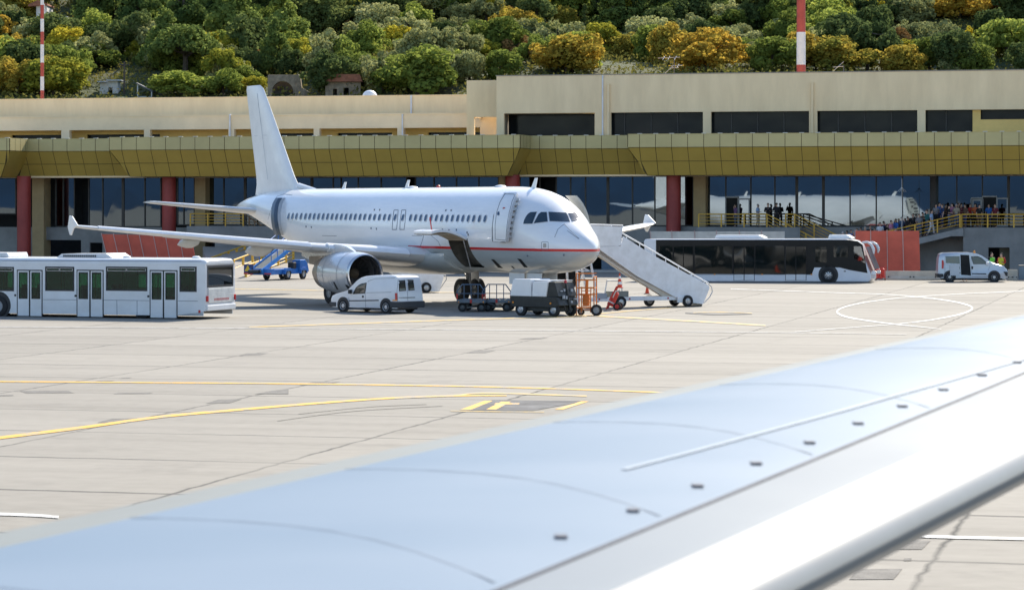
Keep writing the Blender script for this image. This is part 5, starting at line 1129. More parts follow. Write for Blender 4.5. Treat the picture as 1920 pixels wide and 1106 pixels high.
for x, v_ in ((1287, -.10), (1287, 1.15), (1164, .0), (1242, 1.3)): wheel(st, (Sf.u(x), v_, .28), .28, .18, hub=STEEL)
for x in (1124, 1181, 1253): a = Sf.px(x, 566.5, 0); MB().rev([(0, .045), (-.02, .04), (-.02, .001)], (a[0], .02, .43), (0, 1, 0), 10).build('red_reflector', REDL, st)
a = Sf.px(1145, 546, .6); b = Sf.px(1177, 563, .6); MB().box(a[0], b[0], .5, 1.2, .5, a[1]).build('engine_cabinet', mat('cabinet_grey', (.22, .23, .21), .6), st, bevel=.02)
s = MB(); sp(s, Sf, z3([(350, 470), (470, 475), (480, 545), (350, 545)]), .5, .5); s.build('control_box', mat('box_grey_blue', (.35, .38, .42), .5), st, bevel=.02)
s = MB(); q = [Sf.px(*p, .9) for p in z3([(505, 490), (535, 315), (720, 320), (735, 560)])]; s.path([(a, .9, z) for a, z in q], .035, 8); s.build('guard_loop', SW, st, smooth=True)
# --- second set of white stairs beyond the aircraft
S2 = Frame(*gp(798, 549).xy, R(24)); s2_ = S2.thing('boarding_stairs', 'lower end of another white boarding stairs seen under the aircraft belly', 'stairs')
z5 = lambda pts: Z(pts, 440, 330, 3.6875)
for v_ in (0, 1.5):
    s = MB(); q = [S2.px(x, y, 0) for x, y in z5([(1020, 560), (1160, 640), (1422, 672), (1446, 690), (1415, 798), (1345, 798), (1300, 770), (1250, 742), (1080, 640), (990, 590)])]; s.prism(q, v_ - .04, v_ + .04); s.build('stair_side', SW, s2_, bevel=.008)
    s = MB(); q = [S2.px(x, y, 0) for x, y in z5([(1440, 684), (1462, 690), (1464, 715), (1420, 780)])]; s.path([(a, v_, z) for a, z in q], .025, 8); s.build('end_hoop', GREYP, s2_, smooth=True)
s = MB(); a = S2.px(*z5([(1150, 650)])[0]); b = S2.px(*z5([(1400, 795)])[0])
for i in range(9): q = i / 8; s.box(a[0] + (b[0] - a[0]) * q - .13, a[0] + (b[0] - a[0]) * q + .13, .06, 1.44, a[1] + (b[1] - a[1]) * q - .03, a[1] + (b[1] - a[1]) * q)
s.build('treads', STEEL, s2_); a = S2.px(*z5([(1250, 745)])[0]); b = S2.px(*z5([(1390, 790)])[0]); MB().box(a[0] - .6, b[0], .06, 1.4, .38, .75).build('chassis', OFFWHITE, s2_, bevel=.03)
wheel(s2_, (0, -.08, .3), .3, .2, hub=STEEL); wheel(s2_, (0, 1.5, .3), .3, .2, hub=STEEL)
# --- blue belt loader
Lb = Frame(*gp(540, 525).xy, R(66)); ld = Lb.thing('belt_loader', 'blue baggage belt loader with a warning triangle beside the yellow railings', 'loader')
MB().box(-1.9, 2.9, .18, 1.5, .38, .75).box(-2.3, -1.85, .0, 1.75, .38, .80).build('chassis', BLUE, ld, bevel=.04)
for x in (0, 2.15):
    for y in (.05, 1.62): wheel(ld, (x, y, .37), .37, .22, hub=STEEL)
    MB().prism([(x - .5, .4), (x - .42, .68), (x - .2, .80), (x + .2, .80), (x + .42, .68), (x + .5, .4), (x + .4, .4), (x + .32, .6), (x - .32, .6), (x - .4, .4)], -.08, .18).build('mudguard', BLUE, ld, bevel=.01)
MB().prism([(1.7, .72), (1.7, 1.30), (2.4, 1.32), (2.75, 1.05), (2.95, .5), (1.7, .5)], -.02, .62).build('cab', BLUE, ld, bevel=.04); MB().box(1.05, 1.45, .15, .6, .72, 1.15).build('driver_seat', DARK, ld, bevel=.04)
bl = [(-2.5, .62), (1.2, 1.95), (3.3, 2.2)]
s = MB()
for (a, za), (c, zc) in zip(bl, bl[1:]): s.bar((a, 1.05, za), (c, 1.05, zc), .72, .05)
bt = s.build('conveyor_belt', mat('belt_grey', (.13, .15, .15), .7, var=.2), ld)
for y in (.60, 1.50):
    s = MB()
    for (a, za), (c, zc) in zip(bl, bl[1:]): s.bar((a, y, za), (c, y, zc), .08, .26)
    s.build('belt_side_rail', mat('bright_blue_paint', (.05, .24, .60), .35, var=.12), ld)
    s = MB(); P = [(-1.2, y, 1.0), (-1.2, y, 2.1), (1.4, y, 3.1), (1.4, y, 2.0)]; s.path(P, .028, 6)
    for q in (.33, .66): s.tube((-1.2 + 2.6 * q, y, 1.0 + .9 * q), (-1.2 + 2.6 * q, y, 2.1 + 1.0 * q), .028, 6)
    s.tube((-1.2, y, 1.6), (1.4, y, 2.6), .026, 6); s.tube((1.4, y, 3.1), (3.2, y, 3.1), .03, 6).tube((3.2, y, 3.1), (3.2, y, 2.1), .03, 6).tube((1.4, y, 2.6), (3.2, y, 2.65), .026, 6).build('side_rail', BLUE, ld)
MB().rev([(-.4, .12), (.4, .12)], (-2.75, 1.05, .60), (0, 1, 0), 14).build('belt_roller', DARK, ld, smooth=True)
MB().prism([(1.5, .62), (1.98, .62), (1.74, 1.02)], -2.345, -2.315, 'x').build('warning_triangle', mat('triangle_yellow', (.75, .48, .02), .5), ld); MB().prism([(1.35, .45), (2.05, .45), (2.05, 1.08), (1.35, 1.08)], -2.31, -2.27, 'x').build('sign_board', mat('sign_dark_blue', (.03, .05, .16), .5), ld); MB().box(-2.33, -2.3, 1.36, 2.05, .42, .52).box(-2.34, -2.3, .0, .5, .42, .50).build('tail_lamp', REDL, ld)
# --- baggage dollies
def dolly(px, py, label, ang):
    f = Frame(*gp(px, py).xy, ang); d = f.thing('baggage_dolly', label, 'dolly', 'empty baggage dollies beside the far main gear')
    MB().box(-.68, .68, .0, 2.3, .42, .56).build('deck', mat('dolly_grey', (.14, .17, .20), .5, metal=.3, var=.2), d, bevel=.015)
    fr_ = [(-.66, .56), (-.66, .95), (-.42, 1.28), (.42, 1.28), (.66, .95), (.66, .56)]; s = MB(); m_ = mat('dolly_rail', (.10, .15, .22), .45, metal=.3, var=.2)
    s.path([(a, .04, z) for a, z in fr_], .026, 8)
    for a in (-.33, 0, .33): s.tube((a, .04, .56), (a, .04, 1.28), .022, 6)
    s.tube((-.66, .04, .86), (.66, .04, .86), .022, 6); s.build('end_frame', m_, d)
    s = MB()
    for a in (-.66, .66): s.tube((a, .04, .60), (a, .04, .85), .034, 8)
    s.tube((0, .0, .42), (0, .0, .58), .05, 8); s.build('red_markers', RED, d)
    for a in (-.58, .58): MB().rev([(0, .035), (-.02, .03), (-.02, .001)], (a, 0, .47), (0, 1, 0), 10).build('amber_reflector', AMBER, d)
    for a in (-.45, .45):
        for y in (.3, 1.9): wheel(d, (a, y, .21), .21, .13, hub=DSTEEL)
    MB().tube((0, .3, .25), (0, 2.0, .25), .04, 6).box(-.45, .45, .27, .33, .18, .24).box(-.45, .45, 1.87, 1.93, .18, .24).tube((.68, .2, .45), (1.15, -.1, .32), .025, 6).build('axles_and_drawbar', DSTEEL, d)
dolly(883, 585, 'left empty baggage dolly with bluish bars, in front of the far main wheels', R(-8)); dolly(931, 584.5, 'right empty baggage dolly with dark bars, next to the black and white power unit', R(-6))
# --- ground power unit
Gf = Frame(.36, 125.0, R(-39)); gpu = Gf.thing('ground_power_unit', 'black ground power unit with two white covers under the aircraft nose', 'power unit')
GB = mat('gpu_black', (.022, .024, .022), .5, var=.3, scale=3)
MB().prism([(-.55, .52), (-.60, .88), (2.1, .90), (2.25, .5), (2.0, .40), (-.45, .40)], 0, 1.4).build('lower_body', GB, gpu, bevel=.03); MB().box(-.35, 1.95, .15, 1.25, .22, .42).build('chassis', GB, gpu)
MB().prism([(-.58, .885), (-.40, 1.60), (-.30, 1.66), (.62, 1.66), (.66, .885)], -.02, 1.42).build('white_cover', WHITE, gpu, bevel=.03); MB().prism([(.70, .885), (.74, 1.50), (.80, 1.56), (1.62, 1.58), (1.50, .885)], -.02, 1.42).build('white_cover', WHITE, gpu, bevel=.03)
MB().box(.60, 1.9, .25, 1.42, 1.585, 1.62).build('rear_lid', WHITE, gpu)
MB().prism([(1.52, .90), (1.64, 1.56), (1.95, 1.55), (2.18, .90)], .03, 1.37).build('control_end', GB, gpu, bevel=.02)
s = MB()
for y, z, w_, h in ((.25, 1.12, .16, .05), (.5, 1.12, .08, .12), (1.0, 1.1, .14, .12), (.3, .80, .1, .16), (.5, .78, .08, .14), (.85, .6, .12, .1), (1.1, .75, .2, .05)): x = 2.2 - (z - .9) * .36 if z > .9 else 2.24; s.box(x - .05, x + .02, y, y + w_, z, z + h)
s.build('dials_and_plugs', mat('plug_pale', (.35, .38, .42), .5), gpu); MB().tube((2.3, .75, .25), (2.05, .7, 1.55), .05, 8).build('cable_mast', GB, gpu); MB().rev([(0, .07), (.13, .05), (.14, .01)], (2.05, .7, 1.5), (0, 0, 1), 12).build('mast_lamp', REDL, gpu, smooth=True)
for x in (-.4, 1.75): MB().rev([(0, .05), (-.03, .04), (-.03, .001)], (x, 0, .6), (0, 1, 0), 10).build('amber_lamp', AMBER, gpu)
for x in (0, 1.88):
    for y in (.1, 1.3): wheel(gpu, (x, y, .30), .30, .18, hub=STEEL)
s = MB(); P = [Vector((2.2, .4 + .05 * k, .62 - .5 * math.sin(k / 9 * math.pi))) for k in range(10)]; s.path(P, .03, 6); s.build('power_cable', DARK, gpu)
# --- orange work stand
Of = Frame(*gp(1098, 592).xy, R(-10)); os_ = Of.thing('work_stand', 'orange tubular work stand on wheels beside the power unit', 'work stand'); s = MB()
for x in (-.42, .38):
    for y in (0, .8): s.tube((x, y, .0), (x, y, 1.92 if x < 0 else 1.75), .028, 8)
for z in (.35, .95, 1.25, 1.6, 1.9):
    for y in (0, .8): s.tube((-.42, y, z), (.38, y, z), .022, 6)
for x in (-.42, .38):
    for z in (.35, 1.25, 1.9 if x < 0 else 1.75): s.tube((x, 0, z), (x, .8, z), .022, 6)
s.build('frame', ORANGE, os_); s = MB()
for i in range(6): s.box(-.20, .22, -.06 + .02 * i, .0 + .02 * i, .25 + .17 * i, .28 + .17 * i)
s.tube((-.2, .0, .15), (-.2, .15, 1.3), .025, 6).tube((.22, 0, .15), (.22, .15, 1.3), .025, 6).build('ladder', ORANGE, os_); MB().box(-.16, .14, .1, .45, .45, .95).build('hydraulic_pack', ORANGE, os_, bevel=.03); MB().tube((0, .3, .9), (.02, .3, 1.6), .07, 10).build('lift_column', ORANGE, os_)
wheel(os_, (.50, -.02, .26), .26, .15, hub=GREYP); wheel(os_, (-.28, .5, .16), .16, .1, hub=GREYP)
# --- red trolley with cones
Rf = Frame(*gp(1152, 582).xy, R(-12)); rt = Rf.thing('extinguisher_trolley', 'red wheeled extinguisher trolley leaning beside the orange stand', 'trolley')
s = MB(); s.tube((-.42, .1, .05), (.10, .1, 1.15), .035, 8).tube((-.42, .5, .05), (.10, .5, 1.15), .035, 8)
for k in range(4): a = Vector((-.42, .1, .05)).lerp(Vector((.10, .1, 1.15)), .1 + k * .27); s.tube(a, a + Vector((0, .4, 0)), .025, 6)
s.build('frame', RED, rt); s = MB(); a = Vector((-.26, .3, .22)); b = Vector((.02, .3, .82)); s.tube(a, b, .17, 16).tube(b, b + (b - a).normalized() * .1, .17, 16, .06); s.build('cylinder', RED, rt, smooth=True); MB().tube((-.1, .12, .6), (.05, .05, .9), .03, 6).tube((.05, .05, .9), (.25, .05, .95), .03, 6).tube((-.3, .08, .45), (.0, .05, .30), .035, 6).build('hose', OFFWHITE, rt)
for y in (.0, .6): wheel(rt, (.13, y, .19), .19, .08, hub=RED)
Wf = Frame(*gp(1158, 578).xy, 0); 
def cone(px, py, label, z0=0, dy=0, stripes=False, h=.5, nm='traffic_cone'):
    g_ = gp(px, py); c = thing(nm, label, 'cone', (g_.x, g_.y + dy, z0)); MB().box(-.17, .17, -.17, .17, 0, .035).build('cone_base', DARK if not stripes else RED, c, bevel=.01)
    n = 5 if stripes else 1; CO = mat('cone_red', (.72, .08, .02), .5)
    for k in range(n): a, b = k / n, (k + 1) / n; MB().rev([(.035 + (h - .035) * a, .12 - .095 * a), (.035 + (h - .035) * b, .12 - .095 * b)] + ([(h, .001)] if k == n - 1 else []), (0, 0, 0), (0, 0, 1), 18).build('cone_body' if k % 2 == 0 else 'white_band', CO if k % 2 == 0 else WHITE, c, smooth=True)
cone(1213.5, 551, 'plain red traffic cone standing alone under the boarding stairs', h=.55); cone(1162, 582, 'red and white banded traffic cone stacked on top of the red trolley', z0=1.06, dy=.1, stripes=True, h=.70, nm='banded_cone')
# --- folding screens, barriers, trolley near the terminal
def screen(label, outline, n, m_, base_y, lean=0, name='folding_screen', cat='screen'):
    g_ = gp(outline[0][0], base_y); f = Frame(g_.x, g_.y, TA); t_ = f.thing(name, label, cat); (ax, ay), (bx, by), (cx, cy), (dx, dy) = outline
    TL, TR, BR_, BL_ = [f.px(x, y, 0) for x, y in outline]
    for i in range(n):
        L = lambda P, Q, q: (P[0] + (Q[0] - P[0]) * q, P[1] + (Q[1] - P[1]) * q); a, b = i / n, (i + 1) / n; zz_ = .10 if i % 2 else -.10
        t0, t1, b1, b0 = L(TL, TR, a), L(TL, TR, b), L(BL_, BR_, b), L(BL_, BR_, a); s = MB()
        s.loft([[(t0[0] + .03, -zz_, t0[1]), (t0[0] + .03, -zz_ + .05, t0[1]), (b0[0] + .03, -zz_ + .05 - lean, b0[1]), (b0[0] + .03, -zz_ - lean, b0[1])], [(t1[0] - .01, zz_, t1[1]), (t1[0] - .01, zz_ + .05, t1[1]), (b1[0] - .01, zz_ + .05 - lean, b1[1]), (b1[0] - .01, zz_ - lean, b1[1])]]); s.build('screen_panel', m_, t_)
        MB().tube((b0[0], -zz_ - .02 - lean, b0[1]), (t0[0], -zz_ - .02, t0[1] + .08), .03, 6).build('post', mat('screen_post', (.45, .30, .28), .5), t_)
    return t_
RS = mat('red_sheeting', (.50, .085, .05), .6, var=.16, scale=.8, bump=.3, bscale=2); WS = mat('grey_white_sheeting', (.48, .47, .44), .7, var=.16, scale=1)
screen('faded red folding screen of seven panels above the roof of the left bus', [(189, 439), (360, 443), (372, 514), (207, 511)], 7, RS, 512); screen('tall red screen of four panels behind the front of the dark bus', [(1603, 433), (1723, 433), (1726, 523), (1603, 522)], 4, RS, 522)
screen('grey white panel screen standing behind the roof of the dark bus', [(1218, 434), (1471, 434), (1471, 516), (1226, 516)], 6, WS, 517)
def barrier(a, b, y0, y1, label):
    g_ = gp(a, y1); f = Frame(g_.x, g_.y, TA); u1 = f.u(b); h = f.px(a, y0, .1)[1]; s = MB()
    t_ = f.thing('concrete_barrier', label, 'barrier', 'concrete barriers in a row at the foot of the terminal'); s.prism([(-.0, 0), (.0, .12), (.14, h * .45), (.20, h), (.36, h), (.42, h * .45), (.56, .12), (.56, 0)], 0, u1, 'x'); s.build('barrier_body', mat('barrier_concrete', (.50, .46, .38), .9, var=.15), t_, bevel=.02)
    for q in (.1, .47, .53, .9): MB().box(u1 * q - .04, u1 * q + .04, .02, .10, .18, .26).build('lifting_hole', DARK, t_)
barrier(1655, 1765, 508, 525, 'long pale concrete barrier between the red screen and the silver van'); barrier(1767, 1884, 508, 525.5, 'concrete barrier mostly hidden behind the silver van'); barrier(1889, 1908, 505.5, 526, 'short sunlit concrete barrier end right of the silver van')
g_ = gp(1910, 526); f = Frame(g_.x, g_.y, TA); t_ = f.thing('steel_bin', 'grey blue steel bin at the right edge of the picture', 'bin'); MB().box(0, 1.2, 0, 1, .08, .95).build('bin_body', mat('bin_grey', (.15, .20, .24), .5), t_, bevel=.03); MB().box(-.03, 1.23, -.03, 1.03, .951, 1.0).build('bin_lid', DSTEEL, t_)
g_ = gp(1652, 526); f = Frame(g_.x, g_.y, 0); t_ = f.thing('red_trolley', 'small red fire trolley right in front of the dark bus', 'trolley'); s = MB()
for x in (-.28, 0, .28): s.tube((x, .1, .1), (x, .1, .85), .03, 6)
s.tube((-.3, .1, .85), (.3, .1, .85), .03, 6).tube((-.3, .1, .2), (.3, .1, .2), .03, 6).tube((.28, .1, .85), (.32, .1, .98), .02, 6); s.build('frame', RED, t_)
for x in (-.15, .15): MB().tube((x, .25, .22), (x, .25, .75), .11, 12).tube((x, .25, .75), (x, .25, .82), .11, 12, .03).build('cylinder', RED, t_, smooth=True)
for x in (-.3, .3): wheel(t_, (x, .25, .09), .09, .06, axis=(1, 0, 0), hub=DARK)
# ------------------------------------------------------------------ people
def skin(vs, es, rs, name, sub=1, root=0):
    me = bpy.data.meshes.new(name); me.from_pydata(vs, es, []); o = bpy.data.objects.new(name, me); COL.objects.link(o)
    o.modifiers.new('s', 'SKIN').use_smooth_shade = True; bpy.context.view_layer.update()
    if not me.skin_vertices: me.update()
    for i, r_ in enumerate(rs):
        r_ = r_ if isinstance(r_, tuple) else (r_, r_); me.skin_vertices[0].data[i].radius = r_; me.skin_vertices[0].data[i].use_root = (i == root)
    if sub: o.modifiers.new('u', 'SUBSURF').levels = sub
    bpy.context.view_layer.update(); dg = bpy.context.evaluated_depsgraph_get(); out = bpy.data.meshes.new_from_object(o.evaluated_get(dg)); bpy.data.objects.remove(o); out.name = name
    out.polygons.foreach_set('use_smooth', [True] * len(out.polygons)); return out
def figure(pose):
    """returns meshes: body (skin), shirt, trousers, hair, shoes. faces -y"""
    P = {'pelvis': (0, 0, .94), 'waist': (0, 0, 1.08), 'chest': (0, -.01, 1.30), 'neck0': (0, 0, 1.44), 'neck': (0, -.01, 1.50), 'jaw': (0, -.035, 1.57), 'head': (0, -.02, 1.65), 'crown': (0, -.01, 1.715)}
    for s, k in ((-1, 'r'), (1, 'l')):
        P['sh' + k] = (s * .185, 0, 1.40)
        arm = pose.get('arm' + k, 'down')
        P['el' + k], P['wr' + k], P['hd' + k] = {'down': ((s * .235, .02, 1.13), (s * .235, -.04, .89), (s * .235, -.06, .81)), 'bent': ((s * .24, .03, 1.13), (s * .16, -.22, 1.14), (s * .13, -.30, 1.17)), 'phone': ((s * .25, -.06, 1.17), (s * .14, -.18, 1.42), (s * .11, -.17, 1.51)), 'wheel': ((s * .24, -.12, 1.18), (s * .17, -.38, 1.20), (s * .15, -.46, 1.22))}[arm]
        st_ = pose.get('step', 0) * s
        if pose.get('sit'): P['hip' + k], P['kn' + k], P['an' + k], P['toe' + k] = (s * .10, 0, .90), (s * .12, -.44, .93), (s * .12, -.46, .50), (s * .12, -.60, .44)
        else: P['hip' + k], P['kn' + k], P['an' + k], P['toe' + k] = (s * .095, 0, .86), (s * .105, -.03 - st_ * .5, .49), (s * .11, .02 - st_ + (abs(st_) * .2 if st_ < 0 else 0), .09), (s * .12, -.13 - st_, .035)
    R_ = dict(pelvis=(.15, .11), waist=(.135, .10), chest=(.165, .115), neck0=(.075, .07), neck=(.055, .055), jaw=(.062, .07), head=(.078, .09), crown=(.055, .065))
    for k in 'rl': R_.update({'sh' + k: .068, 'el' + k: .042, 'wr' + k: .028, 'hd' + k: (.036, .02), 'hip' + k: .095, 'kn' + k: .058, 'an' + k: .040, 'toe' + k: (.042, .03)})
    E = [('pelvis', 'waist'), ('waist', 'chest'), ('chest', 'neck0'), ('neck0', 'neck'), ('neck', 'jaw'), ('jaw', 'head'), ('head', 'crown')]
    for k in 'rl': E += [('chest', 'sh' + k), ('sh' + k, 'el' + k), ('el' + k, 'wr' + k), ('wr' + k, 'hd' + k), ('pelvis', 'hip' + k), ('hip' + k, 'kn' + k), ('kn' + k, 'an' + k), ('an' + k, 'toe' + k)]
    # fingers and nose
    for k, s in (('r', -1), ('l', 1)):
        h = Vector(P['hd' + k]); d = (h - Vector(P['wr' + k])).normalized(); side = Vector((0, -1, 0)) if abs(d.z) > .7 else Vector((s, 0, 0)); curl = Vector((-s * .3, 0, 0)) if abs(d.z) > .7 else Vector((0, 0, -.4))
        for i, L_ in enumerate((.062, .072, .068, .052)):
            b = h + side * (.024 - .016 * i) + d * .012; m_ = b + d * L_ * .55 + curl * .012; e = m_ + d * L_ * .4 + curl * .045; n1, n2, n3 = f'f{k}{i}a', f'f{k}{i}b', f'f{k}{i}c'; P[n1], P[n2], P[n3] = tuple(b), tuple(m_), tuple(e); R_[n1] = .009; R_[n2] = .0085; R_[n3] = .007; E += [('hd' + k, n1), (n1, n2), (n2, n3)]
        w_ = Vector(P['wr' + k]); b = w_ + d * .035 + side * .028; e = b + d * .04 + side * .02; P['t1' + k], P['t2' + k] = tuple(b), tuple(e); R_['t1' + k] = .011; R_['t2' + k] = .008; E += [('wr' + k, 't1' + k), ('t1' + k, 't2' + k)]
    P['nose'] = (0, -.125, 1.615); R_['nose'] = .014; E += [('jaw', 'nose')]
    names = list(P); ix = {n: i for i, n in enumerate(names)}
    body = skin([P[n] for n in names], [(ix[a], ix[b]) for a, b in E], [R_[n] for n in names], 'body', 1, 0)
    def sub(keys, edges, grow, name):
        return skin([P[n] if isinstance(n, str) else n for n in keys], edges, [((R_[n][0] + grow, R_[n][1] + grow) if isinstance(R_[n], tuple) else R_[n] + grow) if isinstance(n, str) else grow + .05 for n in keys], name, 1, 0)
    mid = {k: tuple(Vector(P['sh' + k]).lerp(Vector(P['el' + k]), .95 if not pose.get('long') else 1)) for k in 'rl'}
    if pose.get('long'): keys = ['pelvis', 'waist', 'chest', 'neck0', 'shr', 'elr', 'wrr', 'shl', 'ell', 'wrl']; ed = [(0, 1), (1, 2), (2, 3), (2, 4), (4, 5), (5, 6), (2, 7), (7, 8), (8, 9)]
    else: keys = ['pelvis', 'waist', 'chest', 'neck0', 'shr', mid['r'], 'shl', mid['l']]; ed = [(0, 1), (1, 2), (2, 3), (2, 4), (4, 5), (2, 6), (6, 7)]
    shirt = sub(keys, ed, .018, 'shirt')
    keys = ['waist', 'pelvis', 'hipr', 'knr', 'anr', 'hipl', 'knl', 'anl']; tr = sub(keys, [(0, 1), (1, 2), (2, 3), (3, 4), (1, 5), (5, 6), (6, 7)], .016, 'trousers')
    hs = MB()
    for i in range(7):
        a = R(i * 90 / 6); hs
    prof = [(.088 * math.cos(R(q)), .088 * math.sin(R(q))) for q in range(-20, 91, 15)]
    hs.rev([(z * 1.08, max(.001, r_)) for r_, z in prof], (0, .012, 1.672), (0, -.15, 1), 16); hair = hs.mesh('hair', True)
    sh = skin([P['anr'], P['toer'], P['anl'], P['toel']], [(0, 1), (2, 3)], [.05, (.052, .036), .05, (.052, .036)], 'shoes', 1, 0)
    ey = MB()
    for s in (-1, 1): ey.rev([(-.008, .004), (0, .011), (.008, .004)], (s * .032, -.098, 1.648), (0, 1, 0), 8)
    return dict(body=body, shirt=shirt, trousers=tr, hair=hair, shoes=sh, eyes=ey.mesh('eyes'))
POSES = [figure(p) for p in (dict(armr='down', arml='down'), dict(armr='bent', arml='down', step=.05), dict(armr='bent', arml='bent', long=1), dict(armr='down', arml='phone', long=1, step=.03), dict(armr='down', arml='down', step=.16), dict(armr='wheel', arml='wheel', sit=1, long=1))]
CLOTH = {}
def cloth(c):
    if c not in CLOTH: CLOTH[c] = mat('cloth_%02x%02x%02x' % tuple(int(255 * q) for q in c), c, .9, var=.25, scale=6, bump=.3, bscale=12)
    return CLOTH[c]
C_ = dict(black=(.012, .012, .015), navy=(.02, .04, .12), blue=(.04, .16, .50), lblue=(.32, .46, .68), white=(.62, .64, .68), grey=(.20, .20, .21), denim=(.06, .10, .18), pink=(.55, .20, .34), brown=(.12, .07, .045), red=(.50, .03, .025), orange=(.55, .12, .03), teal=(.03, .18, .18), purple=(.22, .12, .26), beige=(.36, .30, .22), green=(.16, .62, .06), yellow=(.65, .62, .05), maroon=(.16, .02, .03))
SKN = [mat('skin_%d' % i, c, .6, var=.08) for i, c in enumerate(((.55, .34, .24), (.45, .27, .19), (.32, .19, .13)))]
HR = dict(dark=(.02, .015, .012), brown=(.09, .05, .03), grey=(.35, .34, .33), blond=(.40, .28, .13), white=(.60, .58, .56))
def person(loc, rz, pose, top, leg, hair, label, h=1.70, vest=None, cap=None, bag=None, group=None):
    t_ = thing('person', label, 'person', loc, rz, group); k = h / 1.75; t_.scale = (k * 1.04, k * 1.04, k); F = POSES[pose]; sk = rng.choice(SKN)
    for nm, m_ in (('body', sk), ('shirt', cloth(C_[top])), ('trousers', cloth(C_[leg])), ('hair', cloth(cap and C_[cap] or HR[hair])), ('shoes', cloth(C_['black'])), ('eyes', cloth(C_['black']))):
        me = F[nm]
        if not me.materials: me.materials.append(m_)
        o = bpy.data.objects.new({'hair': 'cap' if cap else 'hair'}.get(nm, nm), me); COL.objects.link(o); o.parent = t_; o.material_slots[0].link = 'OBJECT'; o.material_slots[0].material = m_
    if vest:
        o = MB().rev([(1.0, .165), (1.15, .158), (1.32, .190), (1.42, .17), (1.45, .10)], (0, 0, 0), (0, 0, 1), 20); o.v = [(x * 1.12, y * .84, z) for x, y, z in o.v]; vo = o.build('hi_vis_vest', cloth(C_[vest]), t_, smooth=True)
    if bag: MB().box(-.16, .16, .12, .28, 1.02, 1.42).build('backpack', cloth(C_[bag]), t_, bevel=.05)
    return t_
def on_T(x, v, z): return tuple(T.w(U(x, v), v, z))
RZ = TA
rampz = lambda x: FL - (U(1800, .9) - U(x, .9)) * .235 - .03
